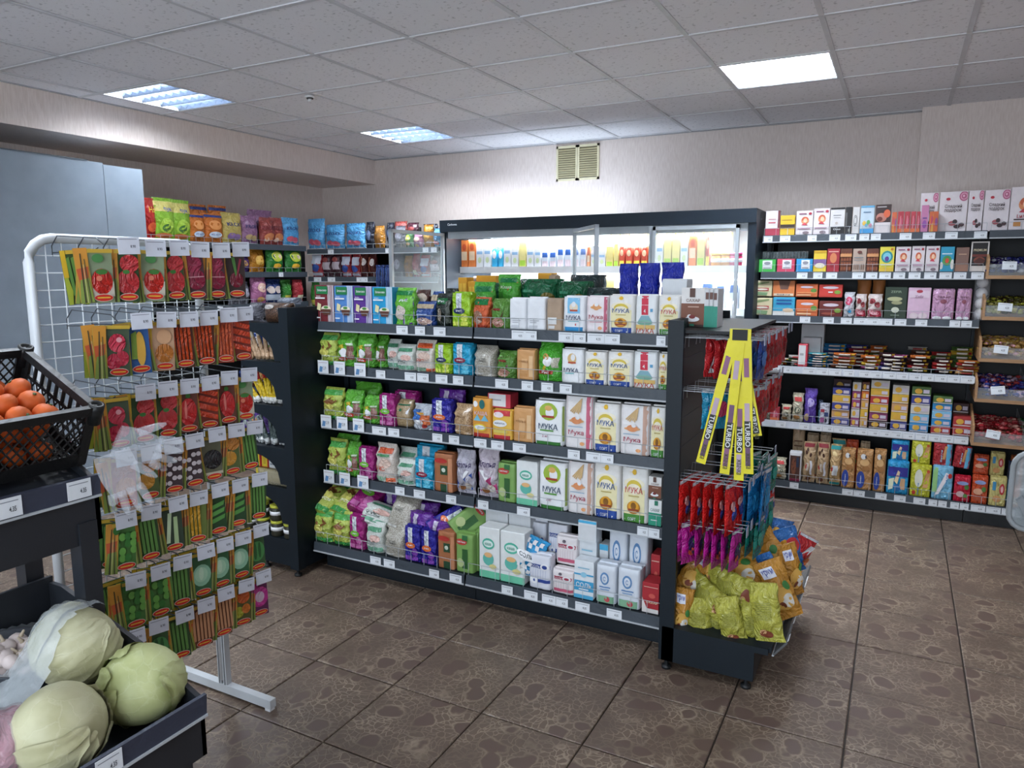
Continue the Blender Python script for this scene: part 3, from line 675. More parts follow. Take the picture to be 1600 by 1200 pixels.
K('brg', 'bean_bag', 'grain', .15, .09, .18, '#5c8f3c', [('q', [(.02, .35), (.7, .4), (.75, .8), (.1, .75)], '#5b241c'), E_(.45, .2, .33, .16, 'g#d8b5a5#8f5a48'), R_(.2, .6, .6, .68, '#8f3a2c')], 'brown and green bean pouch', 'bag')
K('wht', 'flour_bag', 'brick', .115, .07, .18, '#e8eaee:s', [R_(.2, .34, .6, .36, '#8b8f98:p'), R_(.2, .28, .7, .30, '#a8abb2:p'), R_(.2, .22, .55, .24, '#a8abb2:p'), R_(.15, .06, .6, .14, '#c6c9cf:p')], 'plain white paper sugar bag', 'bag')
K('krf', 'kraft_bag', 'brick', .11, .07, .18, '#b79d84:k', [R_(.1, .2, .68, .42, '#dfe0e0:p'), R_(.15, .34, .5, .36, '#777:p'.replace('#777', '#777777')), R_(.15, .06, .55, .16, '#d5d5d5:p')], 'kraft paper bag with white sticker', 'bag')
K('mukb', 'flour_bag', 'brick', .145, .085, .21, '#e9ecf0:s', [R_(.22, .52, .78, .97, '#7fbfe4:p'), E_(.5, .70, .2, .13, '#e8d9c0:p'), E_(.5, .78, .1, .08, WH), R_(.32, .58, .68, .63, '#b5482e:p'), R_(0, 0, 1, .13, '#2e8fc9:p'), T_('МУКА', .5, .40, .66, .13, INK), R_(.25, .28, .75, .30, '#56a6b5:p'), T_('1', .6, .2, .05, .06, '#c03a3a:p')], 'white and sky-blue flour bag', 'bag')
K('mukg', 'flour_bag', 'brick', .17, .10, .24, '#eceef0:s', [E_(.5, .76, .31, .2, '#9cb83c:p'), E_(.55, .74, .15, .12, WH), E_(.5, .84, .13, .06, '#d8a860:p'), R_(.28, .62, .7, .67, '#a33c2a:p'), T_('МУКА', .5, .42, .66, .13, '#25405f:p'), R_(.22, .31, .68, .345, '#5b9b3f:p'), T_('2 кг', .4, .2, .2, .05, '#9a3d63:p'), R_(0, 0, 1, .08, '#3f7f3c:p'), R_(.97, .1, .999, .9, '#9fb45c:p')], 'white flour bag with green picture', 'bag')
K('mukw', 'flour_bag', 'brick', .15, .09, .21, '#eceef0:s', [E_(.5, .72, .2, .16, '#d9b77c:p'), E_(.55, .76, .1, .1, WH), R_(.32, .58, .68, .63, '#b5482e:p'), T_('МУКА', .47, .38, .66, .13, INK), R_(.2, .27, .6, .30, '#6fb7bd:p')], 'plain white flour bag with chef emblem', 'bag')
K('mukp', 'flour_bag', 'brick', .14, .085, .20, '#eee6e8:s', [R_(0, 0, .09, 1, '#c96a82:p'), R_(.86, 0, .99, 1, '#c96a82:p'), E_(.5, .7, .27, .05, '#dca05c:p'), E_(.5, .72, .17, .1, '#e0a06a:p'), E_(.52, .78, .1, .05, WH), T_('Мука', .5, .42, .66, .15, '#a23a46:p'), R_(.2, .28, .8, .3, '#c98a94:p'), E_(.7, .12, .1, .05, '#e0a06a:p')], 'white flour bag with pink edges', 'bag')
def wheat(n, edge, nm):
    K(n, 'flour_bag', 'brick', .15, .09, .25, '#e9e6e6:s', [R_(0, 0, .08, 1, edge), R_(.8, 0, .99, 1, edge)]+[('q', [(.62, .97), (.66, .97), (.24+.06*i, .70-.02*(i % 3)), (.20+.06*i, .72-.02*(i % 3))], '#c9a876:p') for i in range(7)]+
      [E_(.45, .53, .28, .035, '#d8a06a:p'), E_(.45, .54, .2, .07, '#d98c5a:p'), E_(.5, .6, .08, .04, WH), T_('Мука', .45, .30, .58, .12, '#a8304a:p'), R_(.15, .41, .7, .43, '#9db5c8:p'), E_(.68, .1, .09, .035, '#e0a06a:p')], nm, 'bag')
wheat('whp', '#c9637c:p', 'tall flour bag with wheat and pink border'); wheat('wht2', '#cda693:p', 'tall flour bag with wheat and tan border')
def sun(n, c, c2, base, nm):
    K(n, 'flour_bag', 'brick', .15, .09, .22, '#e9e7e3:s', [R_(0, 0, 1, .15, base), R_(.1, .15, .9, .62, '#ebe2b4:p'), E_(.5, .72, .39, .1, '#f2ead2:p'), E_(.5, .93, .08, .05, '#e3b52a:p'), ('q', [(.3, .93), (.42, .925), (.42, .935)], '#e3b52a:p'), E_(.5, .66, .28, .13, '#d8c04a:p'), E_(.5, .62, .25, .1, '#f2ead2:p'), T_('МУКА', .5, .60, .66, .11, c), R_(.3, .48, .7, .5, '#b5a35a:p'), E_(.5, .28, .25, .12, '#b5761f:p'), E_(.5, .3, .2, .11, '#e0a02c:p'), E_(.5, .31, .1, .07, '#8a5a1c:p'), R_(.3, .22, .7, .255, '#8f3a24:p'), T_('СОРТ', .45, .07, .3, .06, '#d8dce4:p')], nm, 'bag')
sun('suny', '#25508f:p', '', '#2a4c9c:p', 'yellow flour bag with blue base'); sun('sunr', '#c04a4a:p', '', '#4c8f3a:p', 'yellow flour bag with green base')
K('rib', 'flour_bag', 'brick', .14, .085, .21, '#e8ebec:s', [R_(.3, .5, .62, .99, '#cf3048:p'), R_(.3, .75, .62, .76, WH), T_('4', .46, .6, .1, .1, WH), R_(.72, .58, .84, .66, '#5b9fc8:p'), ('q', [(.12, .3), (.85, .3), (.65, .48), (.3, .48)], '#7fa9b5:p'), E_(.48, .3, .36, .07, '#7db3a0:p'), R_(.05, .13, .95, .24, '#d9b56a:p'), T_('МУКА', .5, .09, .84, .13, '#b5472e:p'), R_(0, 0, 1, .02, '#a38a55:p')], 'white flour bag with red ribbon', 'bag')
K('coc', 'sugar_box', 'carton', .115, .06, .17, '#e2dfdc:p', [R_(0, .0, 1, .6, '#7c4c38:p'), R_(0, .0, 1, .06, '#3a2a24:p'), R_(.36, .76, .6, .99, '#5a3d34:p'), T_('САХАР', .52, .68, .6, .08, '#6b4a3e:p'), R_(.3, .5, .78, .53, '#c9a594:p'), E_(.5, .2, .32, .07, WH), E_(.38, .26, .1, .06, WH), E_(.5, .26, .14, .05, '#7d2a2a:p'), R_(.4, .02, .6, .08, '#2d7a5f:p')], 'brown and white sugar box', 'box')
K('teal', 'sugar_box', 'carton', .115, .05, .14, '#e6e8e6:p', [R_(0, 0, 1, .5, '#2a9678:p'), R_(.45, .8, .72, .98, '#2a7a5f:p'), T_('САХАР', .5, .62, .7, .12, '#7a8a88:p'), R_(.2, .2, .7, .23, WH)], 'white and teal sugar box', 'box')
K('side', 'sugar_box', 'carton', .03, .1, .16, '#d5d6d8:p', [R_(0, 0, 1, .55, '#2f8f7a:p'), R_(.2, .72, .8, .9, '#6b4a42:p')], 'narrow white and green sugar box', 'box')
K('wbx', 'white_box', 'carton', .14, .1, .1, '#d9dcdf:p', [R_(.35, .2, .55, .45, '#bfc4c9:p')], 'plain white cardboard box', 'box')
K('pas', 'pasta_bag', 'grain', .13, .09, .2, '#b9c95a', [R_(.02, .0, .98, .12, '#3f9a4a'), R_(.02, .78, .98, .93, '#57ad55'), ('q', [(.15, .55), (.6, .75), (.85, .6), (.5, .45)], '#8a5a34'), ('q', [(.1, .2), (.5, .4), (.9, .45), (.5, .25)], '#e0d98a'), E_(.4, .4, .28, .12, '#d8d36a'), T_('паста', .5, .3, .5, .06, '#e8edd0:p')], 'green and yellow pasta bag', 'bag')
K('gry', 'grain_bag', 'grain', .14, .09, .22, '#5fae3a', [('q', [(.08, .2), (.45, .25), (.5, .65), (.1, .6)], '#d9c33a'), R_(.62, .2, .95, .6, 'g#a57a6a#6b4038'), E_(.42, .40, .2, .13, WH), R_(.08, .16, .6, .27, '#c6382b'), T_('Каша', .34, .215, .4, .06, WH), R_(.62, .62, .95, .68, '#d8e6d0')], 'bright green grain bag with red band', 'bag')
K('gbig', 'grain_bag', 'grain', .17, .1, .26, '#4faf35', [('q', [(.05, .25), (.35, .25), (.5, .6), (.05, .65)], '#cbb63c'), E_(.5, .5, .2, .13, WH), E_(.42, .62, .12, .08, '#d9a55c'), R_(.1, .18, .72, .28, '#b53a28'), R_(.68, .35, .95, .6, 'g#d9d3c0#9a9a88'), T_('Рис', .4, .23, .3, .06, WH)], 'large bright green rice bag', 'bag')
K('ric', 'rice_bag', 'grain', .13, .08, .19, 'g#dfe2de#b9c0b8', [R_(.1, .05, .95, .2, '#7fb59a'), E_(.6, .5, .3, .12, '#e3b9ae'), T_('РИС', .38, .36, .46, .12, '#2e3a38:p'), R_(.12, .26, .6, .28, '#6f7a78:p'), R_(.2, .74, .9, .86, '#5b9a78')], 'clear white rice bag', 'bag')
K('rir', 'rice_bag', 'grain', .13, .08, .19, 'g#e2dcd6#c2b5aa', [R_(.05, .02, .6, .14, '#8fb59a'), R_(.6, .02, .98, .12, '#d96a45'), E_(.55, .5, .32, .14, '#e0c4b5'), T_('РИС', .35, .36, .42, .12, '#c2492e:p'), R_(.2, .76, .9, .9, '#c9552f'), R_(.2, .68, .8, .74, '#4a8f5c')], 'clear rice bag with red lettering', 'bag')
K('cgr', 'grain_bag', 'grain', .14, .1, .19, 'g#c9c5ba#8d877b', [R_(.25, .45, .6, .6, '#a9a69c'), T_('овёс', .4, .52, .3, .07, '#54504a:p'), R_(.1, .06, .5, .12, '#d6d5cf')], 'clear bag of grey oats', 'bag')
K('cbe', 'grain_bag', 'grain', .13, .09, .17, 'g#d3b58e#8f6f4c', [R_(.2, .58, .7, .62, '#8b6a48'), R_(.2, .1, .5, .14, '#dfcdb0')], 'clear bag of beige grain', 'bag')
K('clb', 'grain_bag', 'grain', .13, .09, .17, 'g#b59f7c#8a7353', [('q', [(.1, .62), (.85, .48), (.9, .72), (.2, .86)], WH), E_(.45, .64, .1, .06, '#1f6a4a:p'), R_(.3, .80, .9, .84, '#1f6a4a:p')], 'clear barley bag with white label', 'bag')
K('wbo', 'flake_bag', 'grain', .13, .08, .19, '#b9bfc8', [R_(.05, .3, .5, .8, '#3e6fb5'), R_(.5, .2, .95, .6, '#d9703c'), E_(.4, .3, .25, .1, WH), R_(.3, .62, .7, .7, '#d9a03c'), E_(.7, .15, .15, .08, '#b5322c')], 'white bag with blue and orange panels', 'bag')
K('orx', 'cereal_pack', 'brick', .13, .07, .2, '#dc9a3a:s', [R_(0, 0, 1, .1, '#b5302a:p'), E_(.2, .85, .12, .08, WH), E_(.55, .85, .15, .12, '#1f6a6a:p'), T_('КАША', .5, .62, .7, .1, '#e3c6d6:p'), ('q', [(.1, .42), (.3, .58), (.5, .42)], '#6fb5cf:p'), ('q', [(.5, .42), (.7, .58), (.9, .42)], '#6fb5cf:p'), E_(.45, .25, .35, .09, '#e9d84a:p'), E_(.45, .25, .28, .06, WH)], 'orange cereal pack with oval', 'pack')
K('yel', 'grain_pack', 'brick', .13, .07, .2, '#e6b84a:s', [R_(0, .82, 1, 1, '#c8323c:p'), R_(0, 0, 1, .14, '#b52a32:p'), E_(.35, .85, .25, .1, '#f0e0e4:p'), E_(.42, .55, .35, .12, WH), T_('КРУПА', .42, .55, .5, .06, '#2b3a5c:p'), R_(.1, .22, .8, .32, '#e0cf6a:p')], 'yellow grain pack with red top', 'pack')
K('rwb', 'tea_box', 'carton', .14, .08, .09, '#c93a4a:p', [R_(.05, .1, .8, .95, '#dfe0e2:p'), R_(.2, .5, .6, .6, '#a9a9ae:p')], 'red and white box', 'box')
K('orp', 'flake_pack', 'brick', .12, .07, .18, '#cf9a62:s', [R_(.3, .3, .6, .7, '#d9ab78:p'), R_(.7, .1, .9, .8, '#e0b98a:p'), R_(.1, .1, .6, .2, '#c08a50:p'), T_('хлопья', .4, .6, .5, .07, '#9a6a3c:p')], 'tan flake pack', 'pack')
K('brx', 'grain_box', 'brick', .13, .08, .2, '#a86a44:s', [R_(.38, .45, .75, .7, '#23472c:p'), R_(.38, 0, .75, .2, '#23472c:p'), E_(.4, .82, .35, .07, '#b5322c:p'), E_(.56, .58, .1, .06, '#cfd8c8:p'), R_(.8, .0, .98, .9, '#c98a64:p')], 'brown grain pack with green panel', 'pack')
K('grx', 'grain_box', 'brick', .13, .08, .2, '#7fa85a:s', [R_(.4, .1, .72, .62, '#2c5c2c:p'), E_(.35, .8, .33, .08, '#c23a34:p'), T_('овсянка', .36, .8, .46, .04, WH), E_(.3, .25, .2, .12, '#b5c48a:p'), R_(.4, .85, .72, .98, '#2f6a3a:p')], 'green grain pack with red oval', 'pack')
for n, c, cc, nm in (('fla', '#c8c5d3', '#2f55a8', 'blue'), ('flb', '#cfc3cf', '#c23a7a', 'pink')):
    K(n, 'flake_bag', 'pillow', .15, .08, .24, c, [('q', [(.08, .1), (.92, .1), (.92, .5), (.5, .36), (.08, .5)], cc), ('q', [(.2, .55), (.8, .55), (.5, .34)], WH), T_('Хлопья', .5, .68, .8, .13, '#3a2a5c:p'), E_(.7, .2, .18, .08, '#e8dcd0'), E_(.4, .14, .2, .06, '#b5774a')], f'white and {nm} flake bag', 'bag')
K('tea', 'white_carton', 'carton', .125, .09, .22, '#e2e5e4:p', [R_(0, 0, 1, .14, '#6fc7a3:p'), E_(.45, .68, .3, .11, '#4fb59a:p'), E_(.45, .68, .24, .07, '#dfeee8:p'), E_(.45, .38, .27, .13, '#5fb5a5:p'), E_(.45, .46, .2, .05, '#e3b27a:p'), E_(.68, .24, .18, .05, '#d9cf8a:p'), T_('каша', .45, .68, .3, .05, '#2a8a74:p')], 'white carton with green cup picture', 'box')
K('salb', 'salt_bag', 'brick', .1, .07, .14, '#dfe1ea:s', [R_(.0, .62, .99, .74, '#2c4590:p'), E_(.75, .68, .2, .1, WH), E_(.75, .68, .12, .06, '#2c4590:p'), R_(.0, .2, .99, .3, '#2c4590:p'), E_(.25, .25, .2, .1, WH), T_('СОЛЬ', .35, .68, .4, .08, WH)]+[R_(.1+.12*i, .32, .115+.12*i, .6, '#a9b0cc:p') for i in range(7)], 'white salt bag with dark blue bands', 'bag')
K('salr', 'salt_bag', 'brick', .1, .07, .14, '#e6dfe0:s', [R_(.0, .6, .99, .74, '#a83a52:p'), E_(.7, .67, .2, .1, WH), E_(.7, .67, .12, .06, '#a83a52:p'), R_(.0, .1, .99, .22, '#b5506a:p'), E_(.4, .85, .08, .06, '#5c5560:p'), T_('СОЛЬ', .3, .67, .4, .08, WH)]+[R_(.1+.12*i, .24, .115+.12*i, .56, '#c7b3b8:p') for i in range(7)], 'white salt bag with red bands', 'bag')
K('chk', 'checked_bag', 'pillow', .16, .09, .2, '#2f9fd8', [R_(.05+.12*i, .05+.11*j, .17+.12*i, .16+.11*j, WH) for i in range(7) for j in range(8) if (i+j) % 2 and not (2 <= i <= 5 and 3 <= j <= 5)]+[E_(.5, .5, .36, .12, WH), T_('СОЛЬ', .5, .5, .5, .1, '#2a3a44:p')], 'blue and white checked salt bag', 'bag')
K('solc', 'salt_carton', 'carton', .095, .07, .19, '#dfe4e8:p', [R_(0, .2, 1, .47, '#3a9bc9:p'), T_('СОЛЬ', .5, .36, .8, .13, WH), R_(.25, .23, .75, .26, WH), R_(0, .62, 1, .66, '#3a9bc9:p'), E_(.5, .64, .16, .07, '#8fc6de:p'), R_(0, 0, 1, .1, '#4fa8d0:p'), R_(.2, .8, .8, .83, '#8ab8cc:p')], 'white and blue salt carton', 'box')
K('solu', 'salt_carton', 'carton', .095, .07, .11, '#d9dee2:p', [R_(0, .88, 1, 1, '#49b0dc:p'), R_(.05, .1, .95, .8, '#d0d3d6:p')], 'pale salt carton seen end on', 'box')
K('rol', 'sugar_pack', 'brick', .1, .09, .15, '#d5dbe4:s', [E_(.45, .66, .22, .17, '#5b86b5:p'), E_(.45, .66, .15, .12, '#d5dbe4:p'), T_('С', .45, .66, .12, .12, '#4a78aa:p'), R_(.2, .42, .75, .45, '#4a78aa:p'), R_(.25, .36, .7, .385, '#6f93bb:p'), R_(0, .02, 1, .2, '#7fae8c:p'), E_(.6, .12, .14, .07, '#b5424a:p')], 'white paper sugar pack with blue emblem', 'bag')
K('redx', 'sugar_box', 'carton', .1, .09, .16, '#a8232c:p', [R_(0, 0, 1, .14, '#dcd6d2:p'), ('q', [(0, .14), (.3, .14), (0, .5)], '#dcd6d2:p'), T_('САХАР', .6, .36, .7, .07, '#e6d9b0:p'), E_(.6, .58, .2, .08, '#c9544a:p'), R_(.1, .86, .95, .88, '#d9b0a0:p')], 'red sugar box with gold lettering', 'box')
K('grb', 'green_bag', 'loaf', .3, .2, .14, '#12603c', [R_(.2, .5, .5, .6, '#3f8f6a'), E_(.8, .3, .14, .2, '#8a7a3a')], 'large dark green sack lying flat', 'bag')
K('grs', 'green_bag', 'pillow', .17, .09, .2, '#4ea83a', [R_(.2, .78, .9, .9, '#1a7a44'), ('q', [(.45, .05), (.95, .05), (.95, .8), (.6, .6)], '#dc6a3c'), T_('Каша', .5, .66, .5, .08, '#d9e6d0:p')], 'upright green and orange bag', 'bag')
K('dkf', 'foil_bag', 'loaf', .3, .2, .1, '#1d3234', [E_(.5, .5, .2, .2, '#35605a')], 'dark foil bag lying flat', 'bag')
K('blu', 'blue_bag', 'pillow', .17, .09, .26, '#1f2fa8', [R_(.08, .05, .42, .38, '#39456c:p'), R_(.55, .05, .92, .38, '#39456c:p'), E_(.25, .24, .1, .07, '#aab0c8:p'), E_(.73, .24, .1, .07, '#aab0c8:p'), R_(.12, .1, .38, .13, '#aab0c8:p'), R_(.6, .1, .87, .13, '#aab0c8:p')], 'shiny royal blue bag', 'bag')
K('ylb', 'yellow_box', 'carton', .09, .07, .06, '#d99a1e:p', [R_(.1, .3, .45, .8, '#f0c040:p'), R_(.55, .3, .9, .8, '#f0c040:p')], 'small yellow box', 'box')
# --- centre gondola rows
C1, C2, C3, C4, C5 = ['on the %s shelf of gondola' % s for s in ('top', 'second', 'middle', 'fourth', 'bottom')]
yf = 2.978
row_y(yf, GZ[1], [(492, 522, 445, 'rb1'), (522.5, 552, 446, 'rb2'), (552.5, 581.5, 447, 'rb3'), (582, 613.5, 448, 'rb4'), (614, 646, 449, 'rg'), (646, 677, 471, 'rbl'), (678, 704, 458, 'blk'), (705, 735, 457, 'lime'),
    (736, 763, 464, 'orb'), (764, 794, 466, 'brg'), (795, 822, 466, 'wht'), (822, 852, 465, 'wht'), (853, 878, 467, 'krf'), (879, 914, 463, 'mukb'), (915, 949, 463, 'mukp'), (950, 991, 461, 'suny'), (992, 1026, 461, 'rib'), (1027, 1063, 462, 'sunr')], C1)
row_y(2.93, 1.385, [(1064, 1101, 449, 'coc'), (1101.5, 1107.5, 450, 'side'), (1108, 1114, 450, 'side'), (1114.5, 1120, 451, 'side')], 'on the end display top plate')
row_y(3.07, GZ[1], [(646, 668, 452, 'brn'), (690, 712, 450, 'blk', dict(look='black grain pouch behind the lime pack')), (670, 688, 455, 'rbl', dict(look='dark blue rice pouch in the second row'))], C1)
row_y(3.09, GZ[1], [(734, 768, 440, 'grs', dict(look='green and orange bag behind the orange pouch'))], C1)
row_y(3.24, 1.44, [(800, 868, 462, 'grb', dict(h=.13)), (860, 915, 462, 'grb', dict(h=.12)), (740, 800, 462, 'grb', dict(h=.11)), (905, 965, 462, 'dkf', dict(h=.09)), (880, 935, 462, 'dkf', dict(h=.15, dy=.12))], 'behind the flour on gondola top')
row_y(3.20, 1.41, [(772, 808, 428, 'grs'), (962, 993, 411, 'blu'), (994, 1027, 410, 'blu'), (1028, 1065, 409, 'blu'), (1034, 1073, 435, 'wbx', dict(dy=-.04))], 'rising behind the gondola top row')
row_y(3.33, 1.42, [(716, 730, 433, 'ylb'), (731, 745, 439, 'ylb', dict(dy=-.06)), (744, 775, 430, 'ylb', dict(dy=.1)), (840, 862, 426, 'ylb', dict(dy=.1)), (856, 868, 430, 'krf', dict(dy=.02))], 'behind the gondola top row')
m = MB(); m.box(GXL, 3.19, 1.40, GXR, 3.46, 1.412, DK); m.obj('top_shelf', G)
row_y(yf, GZ[2], [(496, 524, 520, 'pas'), (524, 553, 518, 'gry'), (554, 581, 519, 'gry'), (581, 601, 524, 'gry', dict(dy=.05)), (602, 622, 530, 'ric', dict(dy=.04)), (617, 645, 538, 'ric'), (646, 677, 531, 'rir'), (678, 705, 538, 'lime'), (706, 736, 537, 'cyan'), (737, 772, 540, 'cgr'), (773, 804, 548, 'brg'),
    (806, 836, 546, 'orp'), (837, 875, 533, 'gbig'), (876, 911, 545, 'mukw'), (912, 947, 549, 'suny'), (948, 988, 549, 'suny'), (989, 1027, 549, 'rib'), (1028, 1045, 552, 'sunr')], C2)
row_y(yf, GZ[3], [(501, 532, 606, 'pas'), (534, 563, 610, 'gry'), (564, 590, 619, 'gry'), (591, 616, 617, 'mag'), (613, 641, 625, 'clb', dict(dy=.02)), (642, 672, 632, 'wbo'), (673, 705, 625, 'dbl'), (706, 736, 632, 'cbe'), (737, 767, 622, 'orx'), (768, 800, 641, 'yel'), (801, 833, 637, 'orp'),
    (834, 880, 626, 'mukg'), (882, 925, 619, 'whp'), (926, 967, 630, 'suny'), (968, 1014, 633, 'wht2'), (1015, 1040, 636, 'sunr')], C3)
row_y(3.06, GZ[3], [(548, 590, 598, 'gry', dict(look='bright green bag in the second row')), (680, 722, 607, 'vio', dict(h=.12, dz=.08)), (615, 650, 612, 'mag', dict(look='magenta pack in the second row'))], C3)
row_y(3.0, GZ[3], [(762, 798, 616, 'rwb', dict(dz=.145, h=.07))], 'lying on the yellow grain pack')
row_y(yf, GZ[4], [(509, 537, 687, 'pas'), (538, 558, 692, 'gry'), (559, 583, 700, 'mag'), (584, 616, 694, 'rir'), (617, 646, 719, 'ric'), (647, 676, 717, 'cyan'), (677, 707, 709, 'brx'), (708, 738, 704, 'fla'), (742, 776, 700, 'flb'), (777, 805, 724, 'grx'), (807, 840, 720, 'tea'), (841, 885, 722, 'mukg'), (886, 926, 722, 'wht2'),
    (927, 969, 724, 'suny'), (970, 1012, 731, 'sunr'), (1013, 1034, 778, 'teal', dict(h=.115))], C4)
row_y(3.05, GZ[4], [(620, 650, 700, 'ric', dict(look='clear rice bag in the second row')), (650, 690, 697, 'cyan', dict(look='cyan grain pack in the second row')), (520, 556, 680, 'gry', dict(look='bright green bag in the second row'))], C4)
row_y(yf, GZ[4]+.118, [(1013, 1034, 737, 'coc', dict(h=.10))], 'on the teal sugar box')
y5 = 2.885
row_y(y5, GZ[5], [(485, 516, 796, 'pas'), (516.5, 544, 801, 'pas'), (545, 568, 807, 'mag'), (569, 597, 818, 'ric'), (598, 630, 827, 'cgr', dict(look='clear bag of beige oats')), (631, 656, 824, 'dbl'), (656.5, 681, 829, 'dbl'), (683, 710, 831, 'brx'), (711.5, 739, 835, 'grx'), (739.5, 748, 832, 'grx', dict(dy=.04)),
    (749, 781, 824, 'tea'), (782, 820, 831, 'tea'), (826, 860, 868, 'salb'), (862, 896, 892, 'salr', dict(h=.11)), (897, 928, 876, 'solc'), (930, 962, 884, 'rol'), (964, 1000, 889, 'rol'), (1003, 1030, 902, 'redx', dict(h=.135))], C5)
row_y(y5+.11, GZ[5], [(759, 794, 795, 'wbx'), (795, 829, 800, 'wbx'), (950, 979, 826, 'rol', dict(dz=.0)), (981, 1012, 830, 'rol'), (936, 950, 850, 'solu'), (1016, 1031, 866, 'redx')], 'in the rear row, bottom shelf')
row_y(y5+.06, GZ[5], [(868, 902, 842, 'salr', dict(dz=.115, h=.13)), (903, 932, 829, 'solu', dict(dz=.24, h=.1)), (903, 932, 850, 'solc', dict(h=.235, dy=.03, look='tall pale salt carton')), (855, 886, 818, 'salb', dict(dz=.11, h=.17, dy=.05)), (830, 853, 825, 'salb', dict(h=.26, dy=.08, look='dark blue and white salt bag'))], 'stacked behind, bottom shelf')
def lay(px, py, y, key, w_, h_, rot, place, d=None, look=None):
    c = on(px, py, Y, y); e = Euler(rot); q = e.to_matrix() @ Vector((0, 0, h_/2))
    return spawn(key, (c[0]-q[0], y-q[1], c[2]-q[2]), w_, h_, rot, place, d, look=look)
PL = 'piled on the bottom shelf row'
lay(520, 778, 3.02, 'pas', .14, .25, (-1.05, .25, .1), PL, .09); lay(551, 780, 3.03, 'pas', .12, .24, (-1.0, .25, 0), PL, .08); lay(580, 775, 3.05, 'mag', .13, .25, (-1.0, .35, .1), PL, .08)
lay(592, 804, 2.98, 'ric', .17, .14, (-.8, .3, .3), PL, .07, 'white rice pouch lying askew'); lay(634, 800, 3.0, 'cgr', .15, .2, (-.4, .15, 0), PL, .1, 'clear oat bag leaning back')
lay(668, 797, 3.06, 'vio', .15, .09, (0, 0, .2), PL); lay(660, 812, 2.97, 'vio', .15, .08, (0, 0, -.1), PL); lay(688, 822, 2.94, 'vio', .12, .07, (0, .2, .1), PL)
lay(700, 815, 2.98, 'dbl', .11, .19, (-.5, 1.0, 0), PL, .08, 'deep blue pack tipped on its side'); lay(735, 812, 3.0, 'grx', .12, .2, (-.6, .9, .2), PL, .08, 'pale green pack tipped on its side')
lay(826, 866, 2.93, 'chk', .15, .18, (-.25, .35, .15), 'leaning beside the white cartons', .08)
lay(620, 778, 3.12, 'vio', .2, .12, (0, 0, 0), PL, None, 'dark violet pack at the back')
# ------------------------------------------------------------------ right wall shelving goods
def bx(n, c, look, extra=(), W=.1, D=.04, H=.16, name='sweet_box', cat='box', shape='carton'):
    K(n, name, shape, W, D, H, c, list(extra), look, cat)
face = [E_(.52, .6, .24, .15, '#d98a5c:p'), E_(.52, .66, .2, .1, '#c25c3c:p'), E_(.54, .60, .12, .09, '#efc7a5:p'), ('q', [(.3, .42), (.7, .4), (.5, .52)], '#c23a4a:p')]
bx('r_wr', '#ded6d8:p', 'white and red chocolate pack', [R_(0, 0, 1, .3, '#a8364a:p'), R_(.2, .5, .7, .55, '#b5545f:p'), R_(.2, .65, .7, .68, '#c98a90:p'), R_(.85, .3, 1, 1, '#6a2a30:p')])
bx('r_yw', '#e0b52a:p', 'yellow box with dark window', [R_(0, .38, 1, .55, '#3a2a24:p'), R_(.1, .75, .8, .78, '#8a6a1c:p'), R_(.5, .02, .55, .35, '#e8dca8:p'), R_(0, .35, 1, .38, '#c98f1c:p')])
bx('r_por', '#dcd3d6:p', 'white sweet box with round portrait', face+[E_(.82, .88, .1, .05, '#a8243a:p'), R_(.15, .86, .6, .9, '#8a4a6a:p'), R_(.1, .25, .85, .29, '#b58aa0:p'), E_(.6, .1, .2, .06, '#7a6a70:p')])
bx('r_wb', '#d6d3d3:p', 'white and black sweet box', [R_(0, .93, 1, 1, '#1c1a1c:p'), R_(.05, 0, 1, .3, '#1c1a1c:p'), R_(.2, .7, .75, .73, '#77777a:p'), R_(.25, .62, .7, .64, '#99999c:p'), T_('Choco', .5, .2, .5, .07, WH), E_(.45, .42, .1, .05, '#b5a9a0:p')])
bx('r_bk', '#1e1c1e:p', 'narrow black sweet box', [R_(.1, .3, .25, .8, '#6a6a6a:p'), R_(.5, .1, .8, .2, '#8a8a80:p')])
bx('r_ring', '#cfccca:p', 'pale box with ring emblem', [E_(.4, .5, .32, .2, '#2a2a2c:p'), E_(.4, .5, .28, .175, '#cfccca:p'), E_(.42, .5, .2, .15, '#4a4a4c:p'), E_(.42, .5, .16, .12, '#cfccca:p')])
bx('r_lb', '#bfd0dc:p', 'pale blue box with flowers', [R_(0, 0, 1, .18, '#3f8fc4:p'), R_(0, .93, 1, 1, '#5f9fc4:p'), R_(.2, .75, .75, .79, '#5a7a9a:p'), E_(.3, .38, .14, .08, '#d9b04a:p'), E_(.6, .4, .14, .09, '#5f9f5a:p'), E_(.75, .3, .12, .07, '#c98aa0:p'), E_(.45, .3, .1, .06, '#5fa8c8:p')])
bx('r_ph', '#3a2826:p', 'dark box with pink sweets photo', [R_(0, 0, 1, .38, '#d8d0d0:p'), E_(.4, .55, .35, .16, '#b5786a:p'), E_(.75, .68, .22, .14, '#d0603c:p'), E_(.3, .5, .18, .08, '#6a3028:p'), R_(.1, .9, .7, .93, '#c9c0c0:p')])
bx('r_rd', '#a8323c:p', 'small red sweet box', [('q', [(.3, .1), (.6, .1), (.55, .8), (.4, .8)], '#d98a94:p'), R_(0, 0, 1, .2, '#d06a3c:p'), E_(.7, .5, .1, .2, '#c95a7a:p')])
bx('r_or', '#c8623a:p', 'orange and purple sweet box', [('q', [(.2, .0), (.5, .0), (.4, .95)], '#d9a04a:p'), E_(.8, .5, .15, .2, '#8a4a8a:p'), E_(.3, .6, .12, .2, '#b53a5a:p')])
bx('r_pk', '#c07aa0:p', 'pink and violet bottle-shaped box', [E_(.5, .3, .3, .15, '#8a4a9a:p'), R_(.2, .5, .8, .55, '#5a3a7a:p')])
